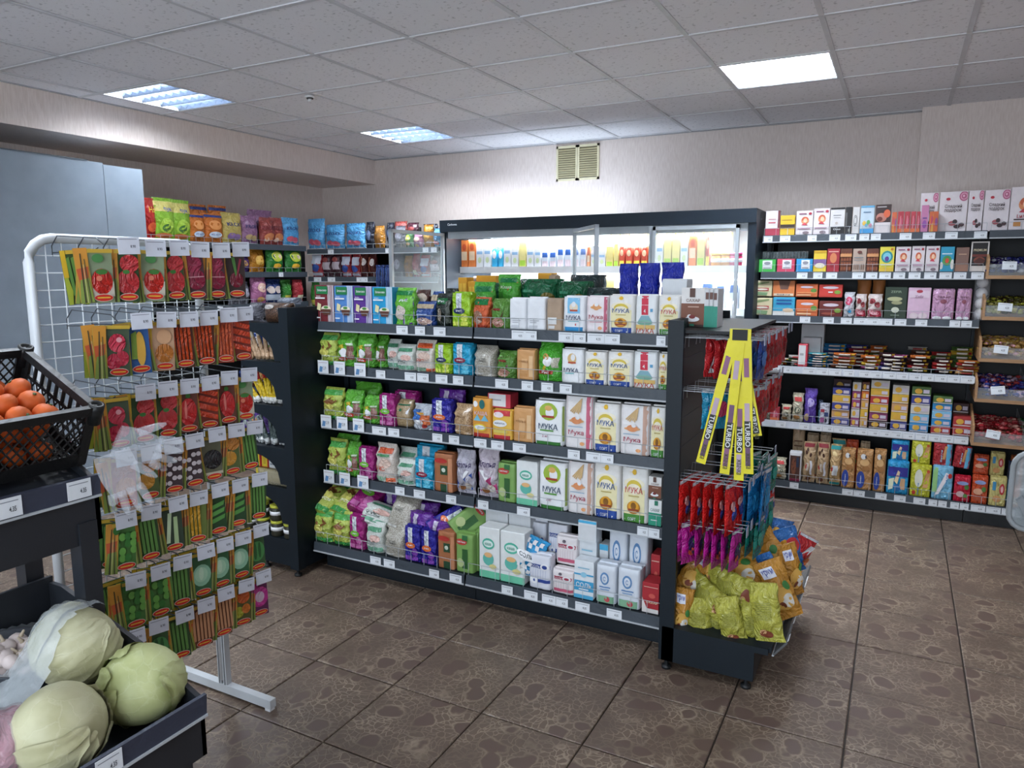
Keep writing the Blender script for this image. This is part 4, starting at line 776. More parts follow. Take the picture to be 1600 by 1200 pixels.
bx('r_gift', '#e3dadd:p', 'large white gift box with pink rose', [E_(.86, .88, .17, .12, '#b55f80:p'), E_(.86, .88, .13, .09, '#d99ab0:p'), E_(.86, .88, .09, .06, '#b55f80:p'), E_(.85, .885, .04, .03, '#e3b5c5:p'), E_(.3, .82, .08, .035, '#b52a3c:p'), T_('Сладкий', .5, .64, .62, .1, '#4a3a3e:p'), T_('подарок', .5, .53, .62, .09, '#4a3a3e:p'), E_(.5, .22, .14, .06, '#a85a60:p'), E_(.6, .26, .09, .055, '#3a2a2e:p'), E_(.68, .14, .12, .05, '#3a2a2e:p'), E_(.84, .18, .1, .05, '#4a3438:p')], W=.17, D=.05, H=.24)
bx('r_gif2', '#e3dadd:p', 'white gift box with portrait', face+[T_('Lилия', .5, .33, .5, .08, '#a8343c:p'), R_(.15, .24, .85, .27, '#3a2a2e:p'), R_(.15, .1, .4, .2, '#c98a4a:p')], W=.17, D=.05, H=.26)
for n, c, nm in (('r_gn', '#3fb04a:p', 'green'), ('r_pn', '#c8405c:p', 'pink'), ('r_bn', '#2a8fc8:p', 'blue')):
    bx(n, c, f'low {nm} sweet pouch with white label', [R_(.3, .25, .82, .92, '#e6e6e8:p'), E_(.56, .7, .18, .12, '#8a8a94:p'), R_(.35, .3, .75, .34, '#55555c:p')], W=.14, D=.05, H=.1)
bx('r_yp', '#e0c13a:p', 'yellow and purple chocolate bar', [R_(0, .3, 1, .6, '#7a5a8a:p'), E_(.5, .3, .4, .12, '#e8e0c8:p'), R_(0, .88, 1, 1, '#c99f24:p')])
bx('r_rf', '#9c2330:p', 'dark red chocolate bar', [E_(.5, .6, .28, .22, '#c97a50:p'), E_(.4, .3, .15, .1, '#8a1c28:p'), R_(.1, .85, .9, .89, '#d9b0a0:p')])
bx('r_br', '#5e3020:p', 'brown chocolate bar with squares', [R_(.08+.24*i, .08+.2*j, .25+.24*i, .22+.2*j, '#8a4a2a:p') for i in range(4) for j in range(4)]+[R_(0, .65, 1, .78, '#c48a5a:p')])
bx('r_be', '#b5a092:p', 'beige striped chocolate bar', [R_(.1+.14*i, .1, .18+.14*i, .35, '#7a5f50:p') for i in range(6)]+[R_(.1, .6, .8, .63, '#5a7080:p'), R_(.1, .5, .8, .52, '#5a7080:p'), E_(.5, .85, .18, .06, '#6a3a34:p')])
bx('r_yt', '#e0d24a:p', 'yellow box with round teal picture', [E_(.5, .6, .4, .24, '#2a8a8a:p'), E_(.5, .6, .28, .17, '#7ac0d0:p'), E_(.5, .52, .15, .1, '#5a3a8a:p'), E_(.82, .9, .1, .05, '#c87a24:p'), R_(0, 0, 1, .18, '#d9b53a:p'), R_(.1, .27, .85, .31, '#e6e6dc:p')])
bx('r_te', '#2a94b5:p', 'teal box with red fruit', [E_(.5, .45, .35, .2, '#4a8f4a:p'), E_(.5, .45, .14, .1, '#c8402a:p'), R_(.1, .7, .85, .74, '#d6e0e4:p'), E_(.9, .3, .14, .2, '#dcd8d0:p'), E_(.1, .25, .12, .15, '#dcd8d0:p')])
bx('r_cu', '#6e4636:m', 'copper brown foil box', [R_(0, 0, 1, .3, '#8a5a40:m'), R_(.2, .7, .8, .74, '#b58a6a:m')])
bx('r_pr', '#1d191a:p', 'black premium chocolate box', [R_(0, 0, 1, .2, '#d8cfc8:p'), R_(0, .96, 1, 1, '#d6d0cc:p'), R_(0, 0, .08, 1, '#d6d0cc:p'), R_(.92, 0, 1, 1, '#d6d0cc:p'), T_('PREMIUM', .5, .72, .7, .08, '#cfc0a0:p'), R_(.08, .5, .92, .58, '#6a2820:p'), E_(.5, .38, .32, .12, '#7a3a28:p'), ('q', [(.2, .35), (.5, .2), (.85, .38), (.5, .48)], '#4a2018:p')])
bx('r_cr', '#d9cfa8:p', 'cream wafer box with wrapped bars', [('q', [(.2, .7), (.85, .85), (.85, .95), (.2, .85)], '#8a9a6a:p'), R_(.15, .35, .85, .55, '#b5504a:p'), ('q', [(.2, .1), (.75, .05), (.8, .25), (.2, .3)], '#7a9a70:p'), E_(.5, .45, .3, .06, '#e0d9c8:p')], W=.2, H=.11, D=.1)
bx('r_od', '#d07a45:p', 'orange open display carton', [('q', [(.25, 1), (.8, 1), (.7, .45), (.35, .45)], '#6a4a3e:p'), R_(.05, .05, .95, .2, '#e0d0b8:p'), T_('Вафли', .5, .12, .6, .1, '#2a2a4a:p')], W=.2, H=.11, D=.1)
bx('r_bw', '#3a9fc4:p', 'sky blue wafer carton', [R_(.15, .6, .85, .72, '#1f5a9a:p'), R_(.15, .8, .85, .88, '#1f5a9a:p'), R_(0, 0, 1, .25, '#dcdcd8:p'), E_(.7, .3, .25, .12, '#e0c8a8:p')], W=.2, H=.11, D=.1)
bx('r_ow', '#d2693a:p', 'orange wafer carton', [E_(.5, .75, .3, .08, '#d8ccd8:p'), E_(.82, .5, .14, .15, '#5a8a3a:p'), R_(.05, .3, .95, .36, '#e09a60:p'), R_(.05, .1, .7, .2, '#e0b58a:p')], W=.2, H=.11, D=.1)
bx('r_rw', '#c23a30:p', 'red wafer carton', [E_(.5, .75, .34, .1, '#d8ccd8:p'), E_(.8, .4, .14, .15, '#7a9a3a:p'), R_(.4, .35, .6, .45, WH)], W=.2, H=.11, D=.1)
bx('r_dw', '#6a2420:p', 'dark red wafer carton', [E_(.5, .75, .34, .1, '#d8ccd8:p'), E_(.8, .4, .14, .15, '#7a9a3a:p'), E_(.4, .2, .3, .08, '#9a4a38:p')], W=.2, H=.11, D=.1)
K('r_wp', 'sweet_bag', 'grain', .12, .06, .2, '#cfd0d8', [E_(.45, .65, .32, .17, '#c8325a:p'), E_(.45, .65, .22, .11, '#d88aa5:p'), E_(.6, .25, .18, .08, '#3f9fd0:p')], 'white sweet bag with pink disc', 'bag')
K('r_wd', 'sweet_bag', 'grain', .12, .06, .18, '#d6c8c4', [R_(.05, .05, .95, .35, '#a82a40:p'), E_(.3, .7, .2, .12, '#8a3038:p'), E_(.7, .55, .2, .12, '#8a3038:p'), E_(.5, .2, .3, .08, '#d8a0a8:p')], 'white and crimson sweet bag', 'bag')
K('r_lf', 'bread_loaf', 'loaf', .14, .1, .07, '#b5713a:k', [], 'orange-brown wrapped loaf', 'bread')
bx('r_dg', '#2c3c2e:p', 'dark green sweet box', [T_('ZEFIR', .5, .85, .5, .07, '#8a9a80:p'), E_(.45, .62, .35, .07, '#b5b58a:p'), E_(.55, .5, .25, .06, '#9a9a74:p'), E_(.5, .27, .18, .09, '#d0d4c0:p'), R_(.3, .08, .7, .12, '#6a7a68:p')], W=.18, D=.06, H=.21)
bx('r_pz', '#d8b5cc:p', 'large pale pink marshmallow box', [R_(.05, .68, .95, .9, '#e0c9d8:p'), E_(.5, .88, .14, .05, '#b53a4a:p'), T_('Zefir', .5, .72, .4, .07, '#a87a9a:p'), E_(.3, .1, .2, .1, '#e3d0d6:p'), E_(.7, .1, .2, .1, '#e3d0d6:p')], W=.19, D=.08, H=.2)
K('r_mm', 'marshmallow_bag', 'brick', .19, .08, .2, '#cf9fc0', [('q', [(.5, .0), (.98, .0), (.98, .95), (.6, .9)], '#d9c48f'), T_('Зефир', .5, .75, .6, .08, '#6a3a4a:p'), E_(.5, .6, .15, .07, '#8a4a5a:p'), E_(.25, .05, .2, .06, WH), E_(.7, .05, .2, .06, WH)], 'pink and cream marshmallow bag', 'bag')
K('r_bar', 'chocolate_bar', 'pillow', .16, .1, .022, '#2f8fc4', [R_(.3, .2, .7, .8, '#d0dce4:p')], 'flat wrapped bar', 'bar')
BARC = {'b': '#2a86c0', 't': '#3fa8b5', 'o': '#c8682c', 'r': '#a82a2c', 'd': '#3a1c22', 'p': '#4a2a5a', 'y': '#d0a83a', 'g': '#4a6a34', 'w': '#c9c6c0', 'k': '#5a3020', 'm': '#8a3a6a', 'v': '#3a3f8a', 'n': '#c89a6a', 'l': '#7fb8d8'}
NMC = {'b': 'blue', 't': 'teal', 'o': 'orange', 'r': 'red', 'd': 'dark maroon', 'p': 'dark purple', 'y': 'yellow', 'g': 'olive green', 'w': 'white', 'k': 'brown', 'm': 'magenta', 'v': 'indigo', 'n': 'tan', 'l': 'pale blue'}
for k, c in BARC.items():
    K('bar_'+k, 'chocolate_bar', 'sachet', .16, .1, .03, c, [('r', .25, .25, .75, .75, '#d9cfc4:p' if k not in 'wn' else '#a83a3a:p'), ('r', .8, .2, .95, .8, BARC['y' if k != 'y' else 'r'])], f'{NMC[k]} wrapped bar', 'bar')
    K('cb_'+k, 'biscuit_box', 'carton', .16, .12, .05, c+':p', [('r', .02, .05, .98, .14, '#d8d0cc:p'), ('e', .35, .5, .2, .3, '#d9a83a:p'), ('r', .6, .3, .92, .7, '#c9c0d0:p')], f'{NMC[k]} biscuit box', 'box')
def stack(x0, x1, y0, ytop, cols, yf, zs, pre, place, dep=.11, jit=3):
    z = zs; n = len(cols); xm = (x0+x1)/2; zt = on(xm, ytop, Y, yf)[2]; dh = (zt-zs)/n
    for i, c in enumerate(cols):
        j = random.uniform(-jit, jit); a = on(x0+j, y0, Y, yf)[0]; b = on(x1+j, y0, Y, yf)[0]; key = pre+c
        spawn(key, ((a+b)/2, yf+dep/2+random.uniform(0, .01), z), b-a-.002, dh-.001, (0, 0, random.uniform(-.04, .04) if pre == 'bar_' else 0), place, dep, order='x'); z += dh
RR = ['on wall shelving %s row' % s for s in ('top', 'second', 'third', 'fourth', 'fifth', 'bottom')]
yr = 5.475
row_y(yr, RZ[0], [(1196, 1219, 329, 'r_wr'), (1219, 1242, 336, 'r_yw'), (1244, 1270.5, 329, 'r_por'), (1271, 1296.5, 325, 'r_por'), (1297, 1320, 324, 'r_wb'), (1320.5, 1331, 323, 'r_bk'), (1332, 1343, 323, 'r_ring'), (1344, 1366, 321, 'r_lb'), (1367, 1392, 319, 'r_ph'), (1393, 1401, 331, 'r_or'),
    (1402, 1412, 330, 'r_rd'), (1412.5, 1422, 330, 'r_rd'), (1422.5, 1431, 330, 'r_rd'), (1431.5, 1438, 330, 'r_rd'), (1439, 1451, 320, 'r_pk'), (1451.5, 1466, 330, 'r_or')], RR[0])
row_y(yr+.06, RZ[0], [(1437, 1465, 301, 'r_gift', dict(look='white gift box partly hidden', dy=.05)), (1467, 1511, 299, 'r_gift'), (1512, 1536, 297, 'r_gift'), (1537, 1577, 296, 'r_gift', dict(dy=-.01)), (1578, 1625, 291, 'r_gif2', dict(dy=-.02))], RR[0])
row_y(yr, RZ[1], [(1182.5, 1212, 405, 'r_gn'), (1214, 1242, 404, 'r_pn'), (1244, 1270, 404, 'r_bn'), (1271, 1291.5, 391, 'r_yp'), (1292, 1312, 388, 'r_rf'), (1312.5, 1331, 388, 'r_br'), (1332, 1353.5, 388, 'r_be'), (1354, 1373, 388, 'r_br'), (1374, 1397.5, 385, 'r_yt'), (1399, 1423, 385, 'r_por'), (1424, 1445, 384, 'r_por'), (1446, 1468, 384, 'r_por'),
    (1469, 1491, 385, 'r_te'), (1493, 1514, 386, 'r_cu'), (1516, 1545, 377, 'r_pr')], RR[1])
row_y(yr, RZ[2], [(1175, 1206.5, 465, 'r_cr'), (1207.5, 1242, 464, 'r_bw'), (1243.5, 1278, 468, 'r_ow'), (1279.5, 1316.5, 470, 'r_dw'), (1318, 1335.5, 456, 'r_wp'), (1336, 1354, 459, 'r_wd'), (1355, 1379, 459, 'r_wd'), (1382, 1417, 448, 'r_dg'), (1418, 1454, 449, 'r_pz'), (1456, 1492, 452, 'r_mm'), (1494, 1518, 452, 'r_mm')], RR[2])
dz2 = on(1225, 464, Y, yr)[2]-RZ[2]
for a, b, c, k in ((1175, 1206.5, 438, 'r_cr'), (1207.5, 1242, 438, 'r_od'), (1243.5, 1278, 443, 'r_ow'), (1279.5, 1316.5, 444, 'r_rw')):
    row_y(yr, RZ[2]+dz2+.002, [(a, b, c, k)], 'upper tier on third row')
row_y(yr+.07, RZ[2], [(1337, 1360, 445, 'r_lf', dict(h=.25, look='tall orange-brown wrapped loaf')), (1361, 1382, 444, 'r_lf', dict(h=.25, look='tall orange-brown wrapped loaf'))], RR[2])
# clear tube of white marshmallow balls
t = thing('marshmallow_tube', 'clear tube of round white marshmallows', RR[2], 'tube', (0, 0, 0)); c = on(1531, 488, Y, 5.53); t.location = (c[0], 5.53, RZ[2])
for k in range(4):
    m = MB(); m.ball((0, 0, .038+.066*k), .034, '#dcdadc:s', 10, 7); m.obj('marshmallow', t)
m = MB(); m.lathe([(.043, 0), (.044, .01), (.044, .25), (.03, .27), (.01, .28)], 'c#d8dade:.25:.1', 14); m.obj('clear_sleeve', t)
# clear tray behind pouches, row 2
t = thing('plastic_tray', 'empty clear ribbed plastic tray', RR[1], 'tray', tuple(on(1222, 420, Y, 5.62)[:2])+(RZ[1],))
m = MB(); m.box(-.17, -.01, 0, .17, -.007, .145, 'c#9fb0b5:.45:.15'); m.box(-.17, -.01, 0, .17, .09, .004, 'c#9fb0b5:.45:.15')
for k in range(16): m.box(-.165+.021*k, -.014, .1, -.158+.021*k, -.008, .14, 'c#c0ccd0:.5:.15')
m.obj('ribbed_tray', t)
P4 = RR[3]
row_y(yr, RZ[3], [(1247, 1262, 528, 'rwb', dict(look='white box with dark script', h=.16))], P4)
row_y(yr+.1, RZ[3], [(1253, 1282, 527, 'wbx', dict(look='pale box standing behind the bars')), (1251, 1287, 506, 'wbx', dict(dy=.08, look='grey box at the back'))], P4)
for a, b, t_, cols in ((1184, 1206, 570, 'wb'), (1208, 1229, 560, 'yyw'), (1231, 1260, 556, 'wgw'), (1262, 1294, 552, 'bbtblt'), (1297, 1335, 552, 'koowo'), (1344, 1376, 556, 'myoo'), (1372, 1400, 552, 'vpdd'), (1386, 1416, 555, 'kddpm'), (1417, 1452, 556, 'grddo'), (1458, 1490, 562, 'drrd'), (1494, 1531, 564, 'nonro')):
    stack(a, b, 570, t_, cols, yr+random.uniform(0, .02), RZ[3]+.001, 'bar_', P4)
for a, b, t_, cols in ((1285, 1322, 538, 'bbbvbb'), (1320, 1356, 540, 'rrkkrv'), (1355, 1383, 541, 'wgwgoo'), (1418, 1450, 543, 'wkodkkw'), (1454, 1488, 551, 'gddgr'), (1485, 1522, 543, 'rgggyg')):
    stack(a, b, 570, t_, cols, yr+.13, RZ[3]+.001, 'bar_', 'in back rank, fourth row')
K('r_tp', 'biscuit_pack', 'pillow', .1, .06, .26, '#d6cfb5', [E_(.5, .4, .3, .12, '#5a6a5a:p'), E_(.5, .4, .22, .09, '#d9d4bc:p'), R_(.2, .72, .85, .86, '#c23a3a:p'), E_(.4, .15, .3, .08, '#b5824a:p')], 'beige upright biscuit pack', 'pack')
K('r_vp', 'biscuit_pack', 'pillow', .12, .07, .28, '#6a4fb5', [E_(.55, .6, .28, .13, '#b5a8dc:p'), R_(.3, .2, .45, .6, '#8f78d0:p'), E_(.25, .15, .2, .12, '#d0b58a:p')], 'violet upright biscuit pack', 'pack')
K('r_np', 'biscuit_pack', 'pillow', .08, .05, .2, '#22304a', [R_(.2, .1, .8, .6, '#4a7a8a:p')], 'navy upright biscuit pack', 'pack')
K('r_pp', 'biscuit_pack', 'brick', .1, .06, .2, '#c4c6d4', [R_(.1, .6, .5, .75, '#a8364a:p'), R_(.5, .4, .9, .6, '#2a3a6a:p'), R_(.1, .1, .5, .35, '#8a4a7a:p'), E_(.65, .2, .15, .1, '#2a2a3a:p')], 'white patterned biscuit pack', 'pack')
P5 = RR[4]
row_y(yr, RZ[4], [(1178, 1190, 625, 'r_pp'), (1190, 1203, 630, 'r_tp'), (1203, 1218, 636, 'r_rd'), (1220, 1236, 632, 'r_tp'), (1237, 1255, 614, 'r_tp'), (1255.5, 1276, 607, 'r_vp'), (1277, 1285, 625, 'r_np'), (1280, 1296, 631, 'r_pp', dict(dy=-.01))], P5)
for a, b, t_, cols in ((1298, 1326, 606, 'vnvyv'), (1328.5, 1342, 597, 'mwmmw'), (1343, 1355, 597, 'nynok'), (1357, 1386, 594, 'dmyryw'), (1391, 1417, 602, 'vynyw'), (1421, 1451, 604, 'blwvg'), (1455, 1486, 619, 'rblbg'), (1489, 1520, 652, 'rr')):
    stack(a, b, 660, t_, cols, yr, RZ[4]+.001, 'cb_', P5, .12, 0)
for a, b, t_, cols in ((1300, 1328, 592, 'vkd'), (1489, 1514, 630, 'dkd')):
    stack(a, b, 640, t_, cols, yr+.14, RZ[4]+.001, 'cb_', 'in back rank, fifth row', .12, 0)
K('r_ck', 'cookie_tube', 'pillow', .1, .07, .24, '#c9ab86', [R_(.1, .88, .9, .97, '#8a2a34:p'), E_(.25, .75, .1, .05, '#4a2a20:p'), E_(.6, .7, .1, .05, '#4a2a20:p'), E_(.4, .82, .08, .04, '#4a2a20:p'), R_(.6, .2, .78, .55, '#dcdde6:p'), E_(.3, .4, .12, .06, '#c23a3a:p'), R_(.3, .3, .5, .5, '#dcd2c4:p'), E_(.45, .1, .2, .05, '#7a4a34:p')], 'tall chocolate chip cookie pack', 'pack')
K('r_cc', 'cookie_tube', 'pillow', .1, .07, .24, '#d9b684', [R_(.05, .88, .95, .97, '#2a9a9a:p'), E_(.4, .78, .2, .06, '#e8d09a:p'), R_(.25, .25, .75, .5, '#dce0e4:p'), E_(.2, .4, .12, .05, '#c23a3a:p'), R_(.05, .02, .95, .08, '#2a8a8a:p')], 'tall cream cookie pack with teal ends', 'pack')
K('r_oval', 'crispbread_pack', 'brick', .14, .08, .24, '#c4925e', [E_(.3, .25, .26, .22, '#1f3f96:p'), T_('Яшкино', .3, .25, .36, .05, WH, PI/2), E_(.5, .7, .3, .09, '#d9ac74:p'), E_(.6, .55, .25, .06, '#a8733f:p'), E_(.4, .85, .17, .07, WH), E_(.55, .85, .05, .04, '#2a2a3a:p')], 'tan crispbread pack with blue oval', 'pack')
K('r_bs', 'dark_pack', 'brick', .12, .07, .14, '#d6d6da:p', [R_(.08, .1, .9, .9, '#4a2a22:p'), E_(.4, .5, .2, .3, '#7a4630:p'), R_(.6, .5, .8, .85, '#22304a:p'), R_(0, 0, 1, .1, '#8a2a4a:p')], 'white and brown biscuit pack', 'pack')
K('r_bb', 'biscuit_pack', 'brick', .13, .07, .19, '#b9a284', [R_(.15, .75, .85, .78, '#6a4a34:p'), R_(.15, .65, .85, .68, '#6a4a34:p'), E_(.5, .3, .35, .12, '#c9a84a:p'), R_(0, .05, 1, .12, '#b5402a:p')], 'tall beige biscuit box', 'box')
K('r_wfb', 'wafer_pack', 'brick', .2, .07, .19, '#2a9ad0', [R_(.05, .55, .95, .85, '#2a2a8a:p'), ('q', [(.35, .4), (.5, .75), (.6, .7), (.5, .3)], '#e0c89a:p'), ('q', [(.1, .1), (.3, .15), (.35, .5), (.1, .45)], '#dfe6c8:p'), ('q', [(.6, .15), (.85, .15), (.85, .5), (.65, .5)], '#c9a27a:p'), E_(.5, .2, .16, .12, '#1f6aa8:p')], 'blue wafer pack with wafer picture', 'pack')
K('r_wfy', 'wafer_pack', 'brick', .2, .07, .19, '#c9c83a', [E_(.4, .6, .2, .3, '#dfe0d0:p'), ('q', [(.6, .3), (.85, .3), (.95, .8), (.75, .8)], '#d9a06a:p'), T_('Вафли', .4, .25, .36, .1, '#2a7ab5:p', PI/2), E_(.2, .12, .09, .07, '#c2302a:p'), E_(.85, .85, .08, .06, '#c2502a:p')], 'yellow-green wafer pack', 'pack')
K('r_wfl', 'wafer_pack', 'brick', .2, .07, .19, '#7fbfe0', [R_(.02, .2, .25, .98, '#8fc07a:p'), ('q', [(.15, .1), (.35, .15), (.85, .8), (.65, .85)], '#e8e2e6:p'), T_('Вафли', .7, .6, .36, .1, '#2a7ab5:p', PI/2), E_(.85, .75, .1, .08, '#c2302a:p')], 'light blue wafer pack', 'pack')
K('r_wfr', 'wafer_pack', 'brick', .2, .07, .19, '#a82a32', [R_(.7, .0, .99, .99, '#5aa8cc:p'), T_('Вафли', .45, .45, .5, .12, '#9fc4dc:p', PI/2), ('q', [(.5, .3), (.65, .3), (.75, .9), (.6, .9)], '#c9925a:p')], 'red and blue wafer pack', 'pack')
K('r_ore', 'wafer_pack', 'brick', .16, .07, .15, '#c8502c', [E_(.5, .8, .35, .08, '#8a9ac8:p'), E_(.4, .45, .3, .12, '#d9a080:p'), E_(.75, .55, .14, .1, '#4a7a34:p'), E_(.4, .2, .3, .1, '#a84a2a:p')], 'orange-red wafer pack', 'pack')
K('r_rde', 'wafer_pack', 'brick', .16, .07, .15, '#c4203a', [E_(.5, .75, .35, .08, '#8a9ac8:p'), E_(.4, .3, .25, .12, '#c9a0a0:p'), E_(.75, .6, .14, .1, '#4a7a34:p'), E_(.7, .25, .12, .08, '#4a7a34:p')], 'crimson wafer pack', 'pack')
K('r_cre', 'wafer_pack', 'brick', .16, .07, .15, '#d8cb82', [E_(.72, .6, .16, .2, '#b52a32:p'), E_(.72, .6, .08, .12, '#e0b0b0:p'), R_(.15, .55, .35, .85, '#3a8ab5:p'), E_(.45, .25, .25, .12, '#c9925a:p')], 'cream wafer box with red oval', 'box')
P6 = RR[5]; y6 = 5.385
row_y(y6, RZ[5], [(1206, 1228, 715, 'r_tp', dict(look='pale green-white pack behind the hooks')), (1232, 1252, 707, 'r_bs'), (1253.5, 1274, 691, 'r_ck'), (1275, 1295, 692, 'r_ck'), (1295.5, 1314, 695, 'r_cc'), (1314.5, 1336, 702, 'r_oval'), (1337.5, 1363.5, 704, 'r_oval'), (1364.5, 1384, 704, 'r_oval'), (1385, 1420, 722, 'r_wfb'), (1422, 1455, 728, 'r_wfy'),
    (1456, 1489, 730, 'r_wfl'), (1490, 1517, 745, 'r_rde'), (1518, 1544, 745, 'r_ore'), (1545.5, 1573, 746, 'r_cre')], P6)
row_y(y6+.12, RZ[5], [(1237, 1256, 671, 'r_bb'), (1259, 1278, 679, 'r_bb'), (1279, 1297, 679, 'r_bb'), (1298, 1320, 686, 'r_cc'), (1320, 1340, 690, 'r_ore', dict(look='orange-red pack behind the ovals')), (1342, 1358, 692, 'r_bb')], 'in back rank, bottom row')
zz6 = on(1437, 728, Y, y6)[2]+.004
row_y(y6+.05, zz6, [(1392, 1421, 689, 'r_wfb'), (1424, 1455, 690, 'r_wfy'), (1458, 1488, 693, 'r_wfr'), (1489, 1516, 698, 'r_wfr', dict(tilt=.08))], 'upper tier of bottom row')
row_y(y6+.06, on(1530, 745, Y, y6)[2]+.004, [(1521, 1546, 712, 'r_ore'), (1547, 1571, 708, 'r_cre')], 'upper tier of bottom row')
row_y(y6+.02, RZ[5], [(1574, 1578, 720, 'r_np', dict(look='narrow dark blue pack')), (1579, 1596, 715, 'r_od', dict(look='orange and white carton near right edge'))], P6)
# ------------------------------------------------------------------ sweets in the bins
def sweets(k, x0, x1, cols, look, n=170):
    t = bins[k]; m = MB()
    for q in range(n):
        u, v = random.random(), random.random()
        x = x0+(x1-x0)*u; y = .02+.36*v; z = .03+.24*y+.045*math.sin(PI*min(1, v*1.4))*random.random()+.012
        r = random.uniform(.012, .018); c = random.choice(cols); m.ball((x, y, z), r, c, 6, 4, None, (1.2, .9, .7))
        for s in (-1, 1): m.add([(x+s*r*1.1, y, z), (x+s*r*2.1, y-r*.6, z+r*.5), (x+s*r*2.1, y+r*.4, z-r*.4)], [(0, 1, 2)], c)
    me = m.mesh('sweets'); o = thing('wrapped_sweets', look, '', 'sweets', tuple(t.location), data=me); o['kind'] = 'stuff'
    card = thing('price_card', 'white price card on ' + look.replace('heap of ', ''), '', 'price card', (t.location[0]+(x0+x1)/2-.03, t.location[1]+.01, t.location[2]+.055), (-.25, random.uniform(-.15, .15), 0), data=tag_mesh(.075, .05)); card.location[2] += .05
    card.location[1] -= .004
sweets(0, .015, .25, ['#2a2f7a:f', '#3a2a6a:f', '#c8ccd8:f', '#222a5a:f'], 'heap of indigo wrapped sweets in highest bin'); sweets(0, .27, .5, ['#b53a4a:f', '#c8a8a0:f'], 'heap of pinkish sweets in highest bin', 80)
sweets(1, .015, .25, ['#a8a83a:f', '#4a4a1c:f', '#c9c070:f', '#3a2a1c:f'], 'heap of olive gold sweets in second bin'); sweets(1, .27, .5, ['#a82a34:f', '#7a1c24:f'], 'heap of dark red sweets in second bin', 80)
sweets(2, .015, .25, ['#c9a04a:f', '#d8c090:f', '#b58a4a:f', '#d8a0a0:f'], 'heap of golden sweets in middle bin'); sweets(2, .27, .5, ['#7a8a2a:f', '#b5b04a:f'], 'heap of yellow-green sweets in middle bin', 80)
sweets(3, .015, .25, ['#3a2a7a:f', '#a83a3a:f', '#2a3a8a:f', '#c8a8c0:f'], 'heap of mixed purple sweets in fourth bin'); sweets(3, .27, .5, ['#3a8ab5:f', '#9fc0d8:f', '#2a6aa0:f'], 'heap of sky blue sweets in fourth bin', 80)
sweets(4, .015, .25, ['#b52a34:f', '#c85a5a:f', '#d89a8a:f', '#8a1c24:f'], 'heap of red sweets in lowest bin'); sweets(4, .27, .5, ['#2a7a3a:f', '#b53a4a:f', '#c8c8c0:f', '#1c5a2a:f'], 'heap of green and red sweets in lowest bin', 80)
# ------------------------------------------------------------------ snacks, left wall and corner
def snack(n, c, look, ex, W=.2, H=.26): K(n, 'snack_bag', 'pillow', W, .1, H, c, list(ex), look, 'bag')
kro = lambda c: [T_('KROKI', .5, .62, .72, .12, '#1c2a6a:p'), E_(.35, .25, .2, .1, c), E_(.65, .22, .2, .1, c), R_(.02, .0, .98, .05, '#c9ccd2')]
snack('s_rd', '#b5241f', 'red snack bag with yellow lettering', [T_('Hot', .6, .72, .6, .14, '#e8c832:p'), E_(.5, .3, .35, .12, '#d9582a:p')])
snack('s_gn', '#8fc03a', 'green and yellow crisps bag', [R_(.02, .68, .98, .92, '#e0d27a'), T_('лук', .55, .72, .4, .1, '#2a4a9a:p'), E_(.5, .35, .32, .18, '#b5dc50'), E_(.5, .3, .2, .09, '#4a7a34:p'), E_(.4, .12, .4, .06, '#d8743a:p')])
snack('s_or', '#d0752f', 'orange crisps bag', [E_(.5, .6, .35, .16, '#e0924a:p'), E_(.5, .28, .36, .1, '#d8e4f0:p'), T_('краб', .5, .28, .5, .08, '#2a5aa8:p'), R_(.02, .86, .98, .94, '#3a4a8a')])
snack('s_yl', '#c9b464', 'yellow crisps bag', kro('#8a6a9a:p')); snack('s_mv', '#9a6f94', 'mauve crisps bag', kro('#b59a6a:p'))
snack('s_rb', '#9a4540', 'reddish-brown crisps bag', [R_(.05, .55, .95, .7, '#7a2a2c'), E_(.5, .3, .35, .14, '#c87a4a:p'), E_(.3, .2, .15, .08, '#d8b09a:p')])
snack('s_bl', '#5aa4d8', 'light blue crisps bag', kro('#c8586a:p')); snack('s_dk', '#1c2030', 'black snack bag', [E_(.5, .5, .3, .2, '#5a6a8a:p')]); snack('s_tn', '#b0772a', 'tan snack pack', [R_(.2, .2, .8, .7, '#8a5a1c:p'), T_('ЧИП', .5, .6, .5, .1, '#2a1c10:p')])
snack('s_gc', '#2f7a34', 'green corn snack bag', [E_(.5, .62, .34, .2, '#b5c23a:p'), E_(.38, .62, .11, .09, '#e0c8b0:p'), E_(.64, .62, .11, .09, '#e0c8b0:p'), E_(.5, .25, .25, .1, '#d8a82a:p')]); snack('s_oc', '#c9862a', 'golden snack bag leaning over', [E_(.5, .5, .3, .2, '#e0b050:p')])
snack('s_pk', '#b5719a', 'pink star snack bag', [E_(.55, .6, .3, .18, '#d8b0a0:p'), T_('хит', .55, .6, .4, .1, '#e8e0d8:p'), E_(.5, .15, .25, .1, '#d8a04a:p')]); snack('s_bw', '#2a3f7a', 'dark blue and white snack bag', [E_(.3, .55, .2, .16, '#d8c8c0:p'), E_(.7, .55, .2, .16, '#d8c8c0:p'), R_(.05, .1, .95, .35, '#c9d4e4:p')])
snack('s_gb', '#3f8a3a', 'plain green snack pack', [R_(.2, .1, .8, .3, '#c9c04a:p')], .12); snack('s_rr', '#a8323a', 'plain red snack pack', [R_(.2, .1, .8, .3, '#c9c0a0:p')], .12); snack('s_gy', '#6a6a74', 'greyish plastic snack bag', [E_(.5, .5, .3, .2, '#9a9aa8:p')])
